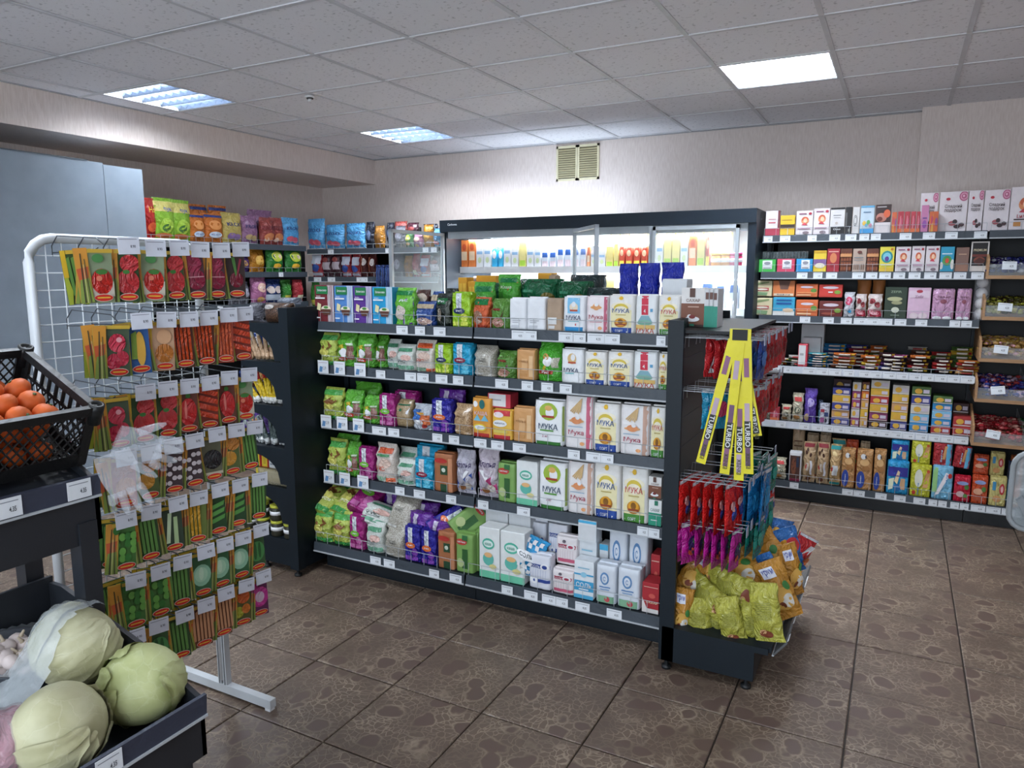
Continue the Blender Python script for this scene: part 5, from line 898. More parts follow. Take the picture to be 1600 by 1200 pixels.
snack('s_sm', '#b03a44', 'small red, white and blue bag', [R_(.05, .5, .95, .85, '#c9ccdc:p'), E_(.5, .35, .35, .15, '#2f4f9a:p'), R_(.05, .05, .95, .15, '#c9ccdc:p')], .1, .18); snack('s_s2', '#4a2a34', 'small dark brown and white bag', [R_(.1, .3, .9, .6, '#b5a8b0:p'), E_(.5, .7, .3, .1, '#8a3a3a:p')], .1, .18)
snack('s_ch', '#5a2a28', 'dark chocolate bar pack', [R_(.1, .2, .45, .8, '#8a4a34:p'), E_(.7, .6, .22, .15, '#d8ccc8:p')], .1, .2); snack('s_pc', '#26386a', 'dark blue slim pack', [R_(.15, .1, .3, .9, '#4a6aa8:p'), R_(.6, .1, .75, .9, '#1c2a50:p')], .05, .2)
snack('s_vl', '#5a3f8a', 'violet and brown snack bag', [E_(.5, .5, .3, .2, '#b58a5a:p')]); snack('s_br', '#6a4028', 'brown bread bag', [E_(.5, .5, .35, .25, '#9a6a3a:p')])
xl = -5.03
row_x(xl, LZ[0], [(230, 245, 309, 's_rd'), (245, 275, 309, 's_gn'), (275, 305, 312, 's_gn'), (305, 327, 333, 's_or'), (328, 355, 333, 's_or'), (356, 385, 332, 's_yl'), (385.5, 410, 337, 's_mv'), (411, 431, 340, 's_rb'), (431, 450, 340, 's_rb'), (450, 474, 340, 's_bl')], 'on top of left wall shelving')
row_x(xl-.14, LZ[0], [(306, 332, 319, 's_or'), (332, 358, 321, 's_or'), (392, 430, 328, 's_mv'), (275, 296, 311, 's_gc')], 'in back rank on left shelving')
row_y(5.375, BZ[0], [(476, 503, 341, 's_bl'), (504, 534, 350, 's_bl'), (536, 566, 348, 's_bl'), (568, 581, 346, 's_dk', dict(dy=.05)), (581, 596, 352, 's_tn'), (613, 629, 352, 's_gy'), (630, 642, 362, 's_gc'), (643, 656, 364, 's_pk'), (658, 673, 350, 's_oc', dict(look='black-topped olive snack bag')), (674, 686, 356, 's_bl')], 'on top shelf in corner')
row_y(5.5, BZ[0]+.04, [(612, 632, 345, 's_rb'), (632, 650, 347, 's_s2'), (600, 612, 347, 's_dk'), (657, 680, 349, 's_dk')], 'in back rank of corner shelf')
row_x(xl, LZ[1], [(368, 398, 398, 's_vl', dict(dx=-.03)), (399, 420, 388, 's_oc'), (421, 445, 386, 's_gc'), (450, 474, 387, 's_gc')], 'on second shelf, left wall')
row_y(5.375, BZ[1], [(483, 500, 392, 's_sm'), (500, 515, 394, 's_s2'), (515, 530, 393, 's_s2'), (530, 545, 395, 's_sm'), (546, 559, 396, 's_sm'), (560, 571, 393, 's_ch'), (572, 584, 394, 's_ch'), (611, 627, 392, 's_gy'), (628, 640, 399, 's_tn'), (641, 652, 396, 's_rr'), (653, 668, 398, 's_sm'), (668, 686, 399, 's_s2')], 'on second shelf in corner')
row_y(5.32, BZ[1]-.16, [(586, 593, 404, 's_pc', dict(h=.27, d=.03)), (593.5, 600, 404, 's_pc', dict(h=.27, d=.03)), (600.5, 608, 403, 's_pc', dict(h=.27, d=.03))], 'hanging at the corner shelf end')
row_x(xl, LZ[2], [(366, 382, 440, 's_gy'), (382, 396, 440, 's_gy'), (397, 419, 433, 's_pk'), (420, 446, 436, 's_bw'), (449, 462, 437, 's_gb'), (463, 476, 437, 's_rr')], 'on third shelf, left wall')
row_y(5.375, BZ[2], [(482, 494, 440, 's_gb'), (495, 520, 445, 's_pc'), (525, 560, 445, 's_s2')], 'on third shelf in corner')
row_x(xl, LZ[3], [(355, 372, 520, 's_br'), (372, 388, 515, 's_vl'), (388, 403, 508, 's_yl'), (404, 425, 505, 's_gc'), (426, 444, 508, 's_or')], 'on fourth shelf, left wall')
row_x(xl, LZ[4], [(352, 366, 592, 's_vl'), (366, 380, 590, 's_br'), (380, 396, 578, 's_bw'), (396, 414, 575, 's_br')], 'on fifth shelf, left wall')
row_x(xl+.05, LZ[5], [(352, 368, 668, 's_br'), (369, 386, 666, 's_gy'), (387, 404, 636, 's_vl'), (405, 425, 632, 's_vl'), (426, 444, 630, 's_bw')], 'on bottom shelf, left wall')
# ------------------------------------------------------------------ refrigerator contents
def fp(n, c, look, ex=(), shape='carton', W=.08, D=.08, H=.2, cat='carton', name='juice_carton'): K(n, name, shape, W, D, H, c, list(ex), look, cat)
fp('f_or', '#d87a3a:p', 'orange drink carton', [R_(.1, .3, .9, .6, '#e8d0b0:p'), E_(.5, .75, .3, .12, '#c2502a:p')]); fp('f_wt', '#dfe2e6:p', 'white dairy carton', [R_(.1, .5, .9, .6, '#8fb5d8:p'), E_(.5, .3, .25, .1, '#c8d8a8:p')])
fp('f_bt', '#2a9ac4:p', 'turquoise dairy cup', [E_(.5, .7, .35, .2, WH)], 'brick', .09, .08, .1, 'cup', 'dairy_cup'); fp('f_bl', '#d8dfe8:p', 'white and blue dairy pack', [R_(0, .0, 1, .4, '#e0d0d8:p'), R_(.1, .6, .9, .85, '#2a5aa8:p')], 'brick', .1, .08, .14, 'pack', 'dairy_pack')
fp('f_rd', '#a83a2a:p', 'red and yellow food pack', [R_(0, 0, 1, .35, '#d8c84a:p'), E_(.5, .7, .3, .15, '#e0c0a0:p')], 'brick', .1, .08, .14, 'pack', 'food_pack'); fp('f_yl', '#dcd08a:p', 'pale yellow carton', [R_(.1, .1, .9, .3, '#9ac03a:p')])
fp('f_dk', '#3a2a20:p', 'dark brown bottle-like carton', [R_(.1, .3, .9, .5, '#d8a04a:p')])
def jar(key, c, lid, look, r=.05, h=.11):
    def mk(loc, place, s=1):
        t = thing('jar', look, place, 'jar', loc); t.scale = (s, s, s)
        m = MB(); m.lathe([(r*.9, 0), (r, .006), (r, h*.78), (r*.85, h*.84)], c, 16); m.obj('body', t)
        m = MB(); m.lathe([(r*1.04, h*.38), (r*1.04, h*.62)], WH, 16); m.obj('label_band', t)
        m = MB(); m.lathe([(r*.98, h*.84), (r*1.0, h*.86), (r*1.0, h), (r*.9, h*1.01)], lid, 16); m.obj('lid', t)
        return t
    return mk
FT_, FB_ = 'on upper refrigerator shelf', 'on lower refrigerator shelf'
yfr = 5.54
it = []; x = 701
for k, wd, tp in (('f_or', 11, 372), ('f_dk', 8, 377), ('f_or', 12, 375), ('f_or', 12, 374), ('f_wt', 12, 374), ('f_wt', 12, 373), ('f_bt', 10, 388), ('f_bt', 9, 388), ('f_wt', 12, 372), ('f_wt', 12, 376), ('f_yl', 12, 375), ('f_wt', 12, 376), ('f_wt', 11, 377), ('f_bl', 12, 390), ('f_bl', 12, 390), ('f_bl', 12, 384), ('f_bl', 12, 384), ('f_bl', 12, 384), ('f_bl', 11, 383), ('f_or', 6, 385),
                  ('f_wt', 12, 383), ('f_wt', 12, 384), ('f_yl', 12, 384), ('f_yl', 8, 380), ('f_rd', 10, 384), ('f_rd', 12, 385), ('f_rd', 12, 385), ('f_rd', 12, 385), ('f_yl', 12, 372), ('f_wt', 12, 366), ('f_yl', 13, 368), ('f_yl', 13, 366), ('f_wt', 13, 366), ('f_or', 13, 366), ('f_yl', 13, 366), ('f_rd', 8, 366)):
    it.append((x, x+wd-1, tp, k)); x += wd
row_y(yfr, 1.63, it, FT_)
it = []
for k in range(14): it.append((940+14.5*k, 953+14.5*k, 362, 'f_yl' if k % 3 else 'f_wt', dict(dy=.12)))
row_y(yfr, 1.63, it, 'in back rank of refrigerator')
jr = jar('j', '#c98a3a:s', '#d8b03a:s', 'amber jar with yellow lid'); 
for px_ in (1122, 1135): c = on(px_, 400, Y, yfr+.03); jr((c[0], yfr+.03, 1.63), FT_)
jp = jar('j2', '#b52a5a:s', '#c83a6a:s', 'pink jar'); c = on(1149, 400, Y, yfr+.03); jp((c[0], yfr+.03, 1.63), FT_)
row_y(yfr, 1.32, [(1045, 1062, 440, 's_gb', dict(h=.12, look='green wrapped dairy pack')), (1068, 1083, 437, 'grs', dict(h=.09, look='small green bag')), (1095, 1115, 436, 'f_bl', dict(look='pale blue wrapped pack')), (1118, 1133, 440, 'f_bl', dict(look='pale blue wrapped pack')), (1138, 1154, 438, 'f_bl', dict(look='pale blue wrapped pack')),
    (880, 900, 445, 'f_or'), (905, 925, 440, 'f_yl'), (945, 960, 430, 'f_yl'), (700, 712, 440, 'f_dk'), (715, 735, 436, 'f_dk'), (740, 752, 432, 'f_dk')], FB_)
# ------------------------------------------------------------------ goods on the left end unit (seen edge on)
def endrow(y, z, items, place):
    row_y(y, z, items, place)
LE = ['on top shelf of left end unit', 'on second shelf of left end unit', 'on third shelf of left end unit', 'on fourth shelf of left end unit', 'on fifth shelf of left end unit']
K('e_br', 'dried_food_bag', 'loaf', .16, .12, .1, 'g#7a5a44#2c1c16', [E_(.3, .8, .25, .12, '#c9c4c0')], 'clear bag of dark brown sticks', 'bag')
K('e_cl', 'clear_bag', 'loaf', .16, .12, .05, '#8f98a8', [], 'pale crumpled plastic bag', 'bag')
row_y(2.80, ELZ[0], [(404, 446, 473, 'e_br'), (425, 455, 465, 'e_cl', dict(dz=.09, h=.035, dy=.08)), (380, 400, 476, 's_gy', dict(h=.1))], LE[0])
row_y(3.0, ELZ[1], [(388, 406, 512, 's_bw', dict(h=.14)), (408, 432, 512, 'gbig', dict(h=.15, look='green and yellow pouch'))], LE[1])
def fan(cx, y, z, n, L, spread, keys, look, place, tilt, r0=.014):
    """a fan of slim pouches leaning together at their tops"""
    for i in range(n):
        a = (i/(n-1)-.5)*spread-.35; t = thing('slim_pouch', look, place, 'pouch', (cx+(i/(n-1)-.5)*.2, y+random.uniform(0, .03), z+.005), (tilt, -a*-1.0, random.uniform(-.1, .1)))
        m = MB(); m.tube([(0, 0, .0), (0, 0, L*.15), (0, 0, L*.7), (0, 0, L)], [r0*.8, r0, r0*.7, r0*.25], keys[0], 8); m.obj('pouch_body', t)
        m = MB(); m.tube([(0, 0, L*.78), (0, 0, L*.9), (0, 0, L*1.02)], [r0*.62, r0*.6, r0*.8], keys[1], 8); m.obj('pouch_tip', t)
        if len(keys) > 2: m = MB(); m.tube([(0, 0, -.004), (0, 0, L*.16)], [r0*.9, r0*1.04], keys[2], 8); m.obj('pouch_base', t)
fan(-2.93, 2.80, ELZ[1], 9, .17, 1.0, ['#c9a684', '#d8c8b0'], 'beige slim pouch', LE[1], -.15)
fan(-2.92, 2.80, ELZ[2], 12, .17, 1.1, ['#d9b81f', '#b0281f', '#dcdcd8'], 'yellow slim pouch', LE[2], -.15)
fan(-2.93, 2.80, ELZ[3], 9, .16, 1.2, ['#53605f', '#8a9494', '#c9cccc'], 'grey slim pouch', LE[3], -.15)
row_y(2.98, ELZ[3], [(392, 416, 642, 's_vl', dict(h=.14)), (416, 440, 640, 's_vl', dict(h=.15))], LE[3])
K('e_yb', 'yellow_box', 'carton', .04, .1, .08, '#d0402c:p', [R_(.12, .05, .88, .92, '#e0c832:p'), R_(.3, .2, .7, .7, '#c9a82a:p')], 'small yellow box with red edges', 'box')
K('e_wb', 'white_box', 'carton', .07, .1, .08, '#d6d8d8:p', [R_(.1, .2, .9, .3, '#8a8f98:p'), R_(.1, .5, .9, .6, '#8a8f98:p')], 'small white printed box', 'box')
row_y(2.84, ELZ[4]+.07, [(396, 407, 703, 'e_yb'), (408, 419, 704, 'e_yb'), (420, 438, 706, 'e_wb'), (439, 449, 708, 'e_yb')], LE[4]); K('e_st', 'flat_box', 'carton', .3, .14, .07, '#c8b43a:p', [], 'flat yellow tray box under small boxes', 'box')
row_y(2.83, ELZ[4], [(400, 448, 738, 'e_st', dict(h=.066))], LE[4])
K('e_pb', 'clear_bag', 'loaf', .3, .1, .08, 'c#a8a088:.55:.15', [], 'clear bag of olive dried goods', 'bag'); row_y(2.775, ELZ[4]+.001, [(398, 452, 728, 'e_pb', dict(d=.045, h=.08))], 'in front of yellow boxes on end unit')
ej = jar('e_j', '#2a2a1e:s', '#b5b83a:s', 'black jar with yellow-green lid', .036, .085)
for i, (px_, zz, yy) in enumerate(((392, .19, 2.82), (412, .19, 2.80), (434, .19, 2.80), (455, .19, 2.80), (388, .277, 2.82), (412, .277, 2.80), (434, .277, 2.80), (456, .277, 2.80), (400, .19, 2.9), (424, .19, 2.89), (445, .19, 2.89), (424, .277, 2.89), (445, .277, 2.89))):
    ej((min(-2.815, on(px_, 820, Y, yy)[0]), yy, zz), 'at foot of left end unit')
# ------------------------------------------------------------------ end display: hanging sachets, strips and heap
def hk(n, c, look, ex, W=.11, H=.16): K(n, 'hanging_sachet', 'sachet', W, .02, H, c, [R_(0, .93, 1, 1, '#c9ccd2')]+list(ex), look, 'sachet')
hk('h_rs', '#c22a30', 'red and white striped sachet', [('q', [(.2, .1), (.45, .1), (.8, .8), (.55, .8)], '#d8d8dc'), E_(.7, .35, .18, .12, '#d8703c')]); hk('h_b', '#24448f', 'blue sachet', [E_(.5, .5, .3, .2, '#4a7ac0')]); hk('h_r', '#b81c24', 'red sachet', [E_(.5, .5, .25, .2, '#8a1018')])
hk('h_t', '#1f8fb5', 'teal sachet', [E_(.5, .5, .3, .2, '#c83a6a')]); hk('h_m', '#b01f8a', 'magenta sachet', [E_(.55, .45, .3, .25, '#3a2a5a'), E_(.6, .55, .12, .1, '#4aa05a'), E_(.4, .3, .12, .1, '#d0583c')]); hk('h_g', '#157a6c', 'teal-green sachet', [E_(.5, .5, .3, .2, '#2aa08f')])
hk('h_R', '#d0201f', 'bright red long sachet', [E_(.6, .4, .25, .15, '#3a4a9a'), E_(.5, .55, .2, .1, '#d8a0a0')], .11, .2); hk('h_B', '#1a6fa8', 'bright blue long sachet', [E_(.5, .5, .3, .2, '#2a90c8')], .12, .22)
def hang(key, x, y, z, rz, place, h=None): KD_ = KD[key]; spawn(key, (x, y, z-(h or KD_['H'])), None, h, (random.uniform(-.05, .05), random.uniform(-.06, .06), PI/2+rz), place)
HPN = ['top', 'second', 'third', 'lowest']
for ki, (y, z) in enumerate(HK):
    r_, k = divmod(ki, 9); P_ = f'on {HPN[r_]} hooks of end display'
    if r_ == 0:
        if k == 1:
            for i in range(3): hang('h_rs', -.63+.035*i, y, z, -.5+.1*i, P_)
            for i in range(4): hang('h_b', -.52+.022*i, y, z, -.1, P_)
        if k >= 3 and k < 9:
            for i in range(3): hang('h_r', -.52+.03*i, y, z, random.uniform(-.35, 0), P_)
    if r_ == 1:
        if k == 1:
            hang('h_t', -.62, y, z, -.8, P_); hang('h_t', -.6, y, z, -.7, P_)
        if k in (2, 3, 4, 6, 7):
            for i in range(4): hang('h_r', -.60+.042*i, y, z, random.uniform(-.3, 0), P_)
    if r_ == 2:
        if k in (0, 1):
            for i in range(5): hang('h_R', -.70+.045*i+.01*k, y, z, random.uniform(-.25, .05), P_)
        if k in (2, 3):
            for i in range(3): hang('h_B', -.50+.03*i, y, z, random.uniform(-.22, .1), P_)
        if k in (4, 6):
            for i in range(3): hang('h_g', -.52+.035*i, y, z, random.uniform(-.22, .1), P_)
    if r_ == 3:
        if k == 0:
            for i in range(7): hang('h_m', -.70+.033*i, y, z, -.5 if i < 2 else random.uniform(-.2, 0), P_)
        if k in (2, 3, 5):
            for i in range(4): hang('h_g', -.55+.035*i, y, z, random.uniform(-.22, .1), P_)
        if k in (4, 7):
            for i in range(2): hang('h_R', -.50+.035*i, y, z, random.uniform(-.3, 0), P_, .13)
YL_ = '#dcd01c:s'
t = thing('bar_strip_set', 'set of long yellow hanging bar strips', 'at front hook of end display', 'sweet strips', (-.508, 2.768, 1.395))
m = MB(); m.box(-.038, -.006, -.105, .038, 0, .0, YL_); m.box(-.028, -.0075, -.042, .026, -.006, -.002, '#111111:p'); m.obj('header', t)
def strip_part(x0, z0, ang, L, y, k):
    e = MB(); w_ = .018; F = Matrix.Translation((x0, y, z0)) @ Matrix.Rotation(ang, 4, 'Y')
    e.box(-w_, -.004, -L, w_, 0, 0, YL_, F); n = 3
    for q in range(n): e.box(-w_*.55, -.0055, -L*(q+1)/n+.03, w_*.45, -.004, -L*(q+1)/n+.10, ['#8a5a7a:p', '#b5a0b0:p', '#6a4a6a:p'][(q+k) % 3], F)
    for zc, s_t, c in ((-L*.70, 'TURBO', '#e6e6e6:p'), (-L*.90, 'жвачка', '#3a3a20:p')):
        v, f = text2d(s_t); hh, ww = (.018, .092) if s_t == 'TURBO' else (.016, .06)
        if s_t == 'TURBO': e.box(-.0115, -.0058, zc-.05, .0115, -.004, zc+.05, '#2a2a2c:p', F)
        e.add([tuple(F @ Vector(((b-.5)*hh, -.0064, zc+.0-(a-.5)*ww))) for a, b in v], f, c)
    return e.obj('bar_strip', t)
strip_part(-.025, -.04, .21, .49, .0, 0); strip_part(.0, -.05, .07, .5, -.006, 1); strip_part(.006, -.05, -.02, .52, .006, 2); strip_part(.022, -.04, -.06, .50, -.001, 0); strip_part(.03, -.2, -.22, .2, .012, 1)
K('h_gold', 'corn_snack_bag', 'pillow', .17, .08, .26, '#b3b04a', [E_(.5, .14, .22, .07, '#7a3a24:p'), E_(.4, .18, .12, .04, '#c9a070:p')]+[R_(.2, .4+.035*i, .8, .415+.035*i, '#8f8f3a:p') for i in range(9)], 'yellow-green foil snack bag', 'bag')
K('h_corn', 'corn_snack_bag', 'pillow', .17, .08, .26, '#c48a34', [R_(.1, .72, .55, .9, '#dfe2ee:p'), T_('хрум', .32, .81, .4, .12, '#2a3a9a:p'), E_(.5, .35, .35, .2, '#d8a850:p'), E_(.65, .3, .2, .12, '#dcd8d0:p'), E_(.4, .25, .12, .06, '#7a3a24:p'), E_(.75, .55, .12, .08, '#3a7a3a:p')], 'orange corn snack bag', 'bag')
K('h_mix', 'sweet_bag', 'pillow', .15, .07, .22, '#2f6fb8', [E_(.4, .3, .25, .15, '#dfe2e6:p'), E_(.6, .65, .3, .15, '#c8323a:p'), E_(.3, .7, .15, .1, '#d8a030:p')], 'blue and red sweet bag', 'bag')
def ly(px, py, y, key, w_, h_, rot, place='in heap at end display foot', d=.07): return lay(px, py, y, key, w_, h_, rot, place, d)
for px, py, y, key, w_, h_, rot in ((1092, 966, 2.83, 'h_gold', .105, .17, (-.1, -.12, .15)), (1121, 974, 2.86, 'h_gold', .08, .16, (-.1, -.1, -.2)), (1141, 968, 2.80, 'h_gold', .10, .18, (-.12, -.28, .15)), (1173, 972, 2.84, 'h_gold', .095, .19, (-.05, .08, .25)), (1197, 956, 2.78, 'h_gold', .115, .22, (-.1, -.22, -.15)),
    (1105, 932, 2.87, 'h_gold', .13, .2, (-.5, -1.2, 0)), (1142, 920, 2.88, 'h_gold', .15, .22, (-.4, -1.5, 0)), (1066, 955, 2.82, 'h_corn', .08, .2, (0, .1, .3)), (1088, 902, 2.93, 'h_corn', .14, .2, (-.8, .5, 0)), (1122, 890, 2.98, 'h_corn', .14, .22, (-.9, .3, .1)), (1160, 893, 3.03, 'h_corn', .16, .22, (-.9, -.6, .2)),
    (1135, 872, 3.1, 'h_corn', .15, .22, (-1.0, .2, 0)), (1170, 878, 3.16, 'h_corn', .15, .22, (-1., -.5, 0)), (1203, 870, 3.2, 'h_corn', .15, .24, (-.5, -.7, .2)), (1216, 920, 3.0, 'h_corn', .12, .24, (-.3, -.35, .5)), (1196, 905, 3.05, 'h_mix', .13, .2, (-.6, -.5, .2)), (1235, 890, 3.15, 'h_corn', .1, .22, (-.2, -.1, .9)), (1232, 860, 3.3, 'h_mix', .12, .2, (-.2, -.2, .7)), (1215, 845, 3.4, 'h_mix', .12, .2, (-.3, .2, .4)),
    (1250, 862, 3.35, 'h_rs', .1, .16, (0, .5, .6)), (1150, 860, 3.25, 'h_gold', .15, .2, (-1., .4, 0)), (1100, 885, 3.12, 'h_gold', .14, .2, (-.9, .2, 0)), (1190, 850, 3.42, 'h_mix', .14, .2, (-.4, .3, .2))):
    ly(px, py, y, key, w_, h_, rot)
# ------------------------------------------------------------------ seed rack
SR = thing('seed_rack', 'white wire grid rack full of hooks', 'in front of the grey partition', 'rack', (-2.2, 1.52, 0))
y0, y1, zb, zt = -.285, .285, .40, 1.70; rr = .07; WT = '#d9dde2:m'
pts = [(0, y0, .06), (0, y0, zt-rr)]+[(0, y0+rr-rr*math.cos(a), zt-rr+rr*math.sin(a)) for a in (.4, .8, 1.2, PI/2)]+[(0, y1-rr+rr*math.sin(a), zt-rr+rr*math.cos(a)) for a in (0, .4, .8, 1.2, PI/2)]+[(0, y1, .06)]
m = MB(); m.tube(pts, .0145, WT, 10); m.obj('frame_tube', SR)
m = MB(); r = .0018
for k in range(1, 12): y = y0+.0475*k; m.tube([(.004, y, zb), (.004, y, zt-.012)], r, WT, 5)
for k in range(26): z = zb+.05*k; m.tube([(0, y0, z), (0, y1, z)], r, WT, 5)
m.obj('wire_grid', SR)
for y in (y0, y1):
    m = MB(); m.box(-.234, y-.014, .012, .255, y+.014, .045, '#c2c6ca:m'); m.box(-.234, y-.012, 0, -.21, y+.012, .012, '#2a2a2c:s'); m.box(.225, y-.012, 0, .25, y+.012, .012, '#e0e2e4:s'); m.obj('foot_bar', SR)
    for dx in (-.016, .012):
        m = MB(); m.box(dx, y-.012, .045, dx+.016, y+.012, .46, '#c2c6ca:m'); m.box(dx+.006, y-.0135, .045, dx+.010, y-.012, .46, '#5c6064:m'); m.obj('leg', SR)
RZL = [1.678, 1.464, 1.255, 1.075, .886, .697, .522]
RYS = [(1.265, 1.82, 7), (1.29, 1.83, 7), (1.28, 1.83, 7), (1.28, 1.84, 7), (1.26, 1.86, 7), (1.28, 1.85, 7), (1.26, 1.85, 7)]
def veg(n, bg, marks, look): K('sd_'+n, 'seed_packet', 'carton', .078, .0022, .15, bg, [R_(0, .5, .16, 1, '#d9b32c:p'), R_(0, 0, .14, .5, '#7f9c34:p'), ('q', [(.14, 0), (.2, .25), (.12, .5), (.0, .5), (0, 0)], '#a8b53a:p')]+marks+[R_(.16, .93, 1, 1, '#d0ad3c:p'), E_(.6, .10, .33, .075, '#d8cbb8:p'), E_(.6, .10, .31, .063, '#cf2a1c:p'), R_(.38, .09, .82, .115, '#e8b53a:p')], look+' seed packet', 'seed packet')
RD, DG = '#c8281f', '#2c4a24:p'
veg('tom', '#8a9a7a:p', [R_(.16, .12, 1, .4, '#c9c0b0:p'), E_(.6, .4, .36, .24, RD), E_(.6, .58, .2, .05, '#3f7a34:p'), E_(.5, .83, .2, .08, '#4a8a4a:p'), E_(.5, .46, .1, .05, '#e07a60:p')], 'single tomato'); veg('tom2', DG, [E_(.6, .38, .4, .24, '#c23338'), E_(.68, .74, .34, .17, '#c8373c'), E_(.55, .58, .12, .04, '#3f7a34:p')], 'two tomatoes')
veg('oni', '#4a2a30:p', [E_(.62, .42, .38, .22, '#8a1f3c'), E_(.55, .75, .36, .18, '#9a2a48'), R_(.3, .46, .95, .48, '#c88a94:p')], 'red onion'); veg('bet', '#3a2a28:p', [E_(.6, .4, .3, .17, '#7a1c30'), ('q', [(.55, .5), (.4, .9), (.55, .9), (.65, .5)], '#4a7a3a:p'), ('q', [(.6, .5), (.75, .88), (.85, .85), (.66, .5)], '#8a2a3c:p')], 'beetroot')
veg('rad', '#4a5a44:p', [E_(.45, .3, .26, .16, '#c82a48'), E_(.72, .36, .24, .15, '#d03a50'), E_(.55, .66, .3, .18, '#d83a52'), E_(.62, .72, .1, .05, '#e8a0a8:p')], 'radish'); veg('crn', '#2a5a9a:p', [E_(.65, .5, .18, .34, '#e0b048:p'), ('q', [(.3, .3), (.5, .3), (.55, .85), (.35, .8)], '#7a9a3a:p')], 'sweetcorn')
veg('ony', '#c8a080:p', [E_(.6, .36, .34, .2, '#c87a34'), E_(.6, .7, .28, .15, '#d8a880:p')], 'yellow onion')
def lines(c, n=5, lo=.16, hi=.88): return [('q', [(.2+.15*i, lo), (.3+.15*i, lo+.02), (.26+.15*i, hi), (.15+.15*i, hi-.03)], c) for i in range(n)]
veg('car', '#5a3020:p', lines('#d04a1c'), 'carrot'); veg('car2', '#b54a34:p', lines('#d8603a'), 'pale red carrot'); veg('carh', '#7a2a1c:p', [('q', [(.16, .3+.17*i), (.95, .18+.17*i), (.98, .28+.17*i), (.2, .42+.17*i)], '#d24424') for i in range(4)], 'stacked carrot'); veg('pep', '#6a3a2c:p', [E_(.6, .45, .34, .3, '#cf2a2c'), E_(.5, .5, .05, .2, '#e07a70:p'), E_(.6, .8, .1, .05, '#3f7a34:p')], 'red pepper')
veg('pum', '#b5502c:p', [E_(.62, .4, .36, .2, '#d8843a'), E_(.55, .75, .35, .15, '#c8642a')], 'orange pumpkin'); veg('bean', '#4a3a40:p', [E_(.25+.2*(i % 4), .22+.1*(i//2), .1, .05, '#d8d0d4:p') for i in range(12)], 'white bean'); veg('egg', '#6a6a54:p', [E_(.6, .48, .4, .22, '#1f1c20'), R_(.16, .14, 1, .2, '#c9c0a8:p')], 'black radish')
veg('mel', '#5a6a3a:p', [E_(.5, .4, .34, .17, '#d89a3c'), E_(.7, .72, .3, .15, '#d0883a')], 'orange melon'); veg('pea', '#4a7a3a:p', [E_(.3+.2*(i % 4), .25+.15*(i//3), .12, .08, '#6aa84a:p' if i % 2 else '#3a7a34:p') for i in range(13)], 'leafy green'); veg('zuc', '#3a4a3a:p', [('q', [(.3, .2), (.45, .2), (.6, .85), (.45, .85)], '#c9dcb5:p'), ('q', [(.6, .15), (.78, .15), (.8, .75), (.65, .75)], '#b5cf9a:p')], 'pale marrow')
veg('yep', '#6a7a3a:p', lines('#e0a830', 4), 'yellow bean pod'); veg('cuc', '#2a4a2a:p', [('q', [(.16, .25+.16*i), (.9, .35+.16*i), (.95, .45+.16*i), (.2, .36+.16*i)], '#5a9a4a:p') for i in range(3)], 'cucumber'); veg('cab', '#3a6a44:p', [E_(.58, .48, .4, .25, '#8fc0a0:p'), E_(.55, .5, .28, .17, '#a8d0b0:p'), E_(.55, .52, .1, .15, '#c0dcc0:p')], 'pale cabbage'); veg('wat', '#3a5a34:p', [E_(.6, .48, .38, .25, '#4a8a4a:p'), E_(.5, .5, .08, .22, '#2a5a2c:p'), E_(.72, .5, .07, .2, '#2a5a2c:p')], 'green melon')
veg('dill', '#34502c:p', lines('#5f8f44:p'), 'green stalk'); veg('asp', '#7a4a34:p', lines('#c8906a:p', 6), 'brown root'); veg('flo', '#6a2a5a:p', [E_(.6, .5, .42, .26, '#d0409a'), E_(.6, .5, .22, .14, '#e8c8e0'), E_(.35, .75, .2, .12, '#c23a8f')], 'pink flower'); veg('orf', '#5a5a2a:p', [E_(.65, .7, .3, .16, '#d8642a'), E_(.4, .35, .26, .14, '#b5b53a'), E_(.75, .4, .2, .12, '#d87a34')], 'orange flower')
K('sd_edge', 'seed_packet', 'carton', .034, .0022, .15, '#b8963a:p', [('q', [(0, 1), (1, 1), (.9, .5), (.05, .5)], '#c98a2e:p'), ('q', [(.05, .62), (.9, .66), (.8, .4), (.15, .35)], '#c2562c:p'), ('q', [(0, 0), (1, 0), (.85, .45), (.2, .42)], '#7f9440:p'), ('q', [(.3, 0), (.42, 0), (.5, .9), (.42, .9)], '#3a3a22:p'), ('q', [(.7, 0), (.8, 0), (.72, .8), (.66, .8)], '#4a4a2a:p'), ('q', [(.5, 0), (.56, 0), (.6, .7), (.56, .7)], '#d0c88a:p')], 'seed packet turned edge on', 'seed packet')
SEED = ['tom tom2 tom tom2 oni oni bet bet'.split(), 'rad crn ony car car car2 carh car2'.split(), 'rad tom2 tom2 pep carh pep tom pep'.split(), 'pum mel bean bean egg mel dill dill'.split(),
        'pea dill zuc yep cuc cuc dill dill'.split(), 'pea pea dill cab cab cab wat wat'.split(), 'cuc wat dill asp asp orf flo flo'.split()]
SP = ['on the top', 'on the second', 'on the third', 'on the fourth', 'on the fifth', 'on the sixth', 'on the lowest']
tg = MB(); tg.box(0, -.029, -.026, .002, .029, .022, '#d5d9e4:p'); v, f = text2d('8.90'); tg.add([(.0024, .004+a*.014, -.008+b*.008) for a, b in v], f, '#4a4c58:p'); tg.add([(.0023, -.025, .015), (.0023, .023, .015), (.0023, .023, .017), (.0023, -.025, .017)], [(0, 1, 2, 3)], '#8a8c98:p'); tgm = tg.mesh('price_tag')
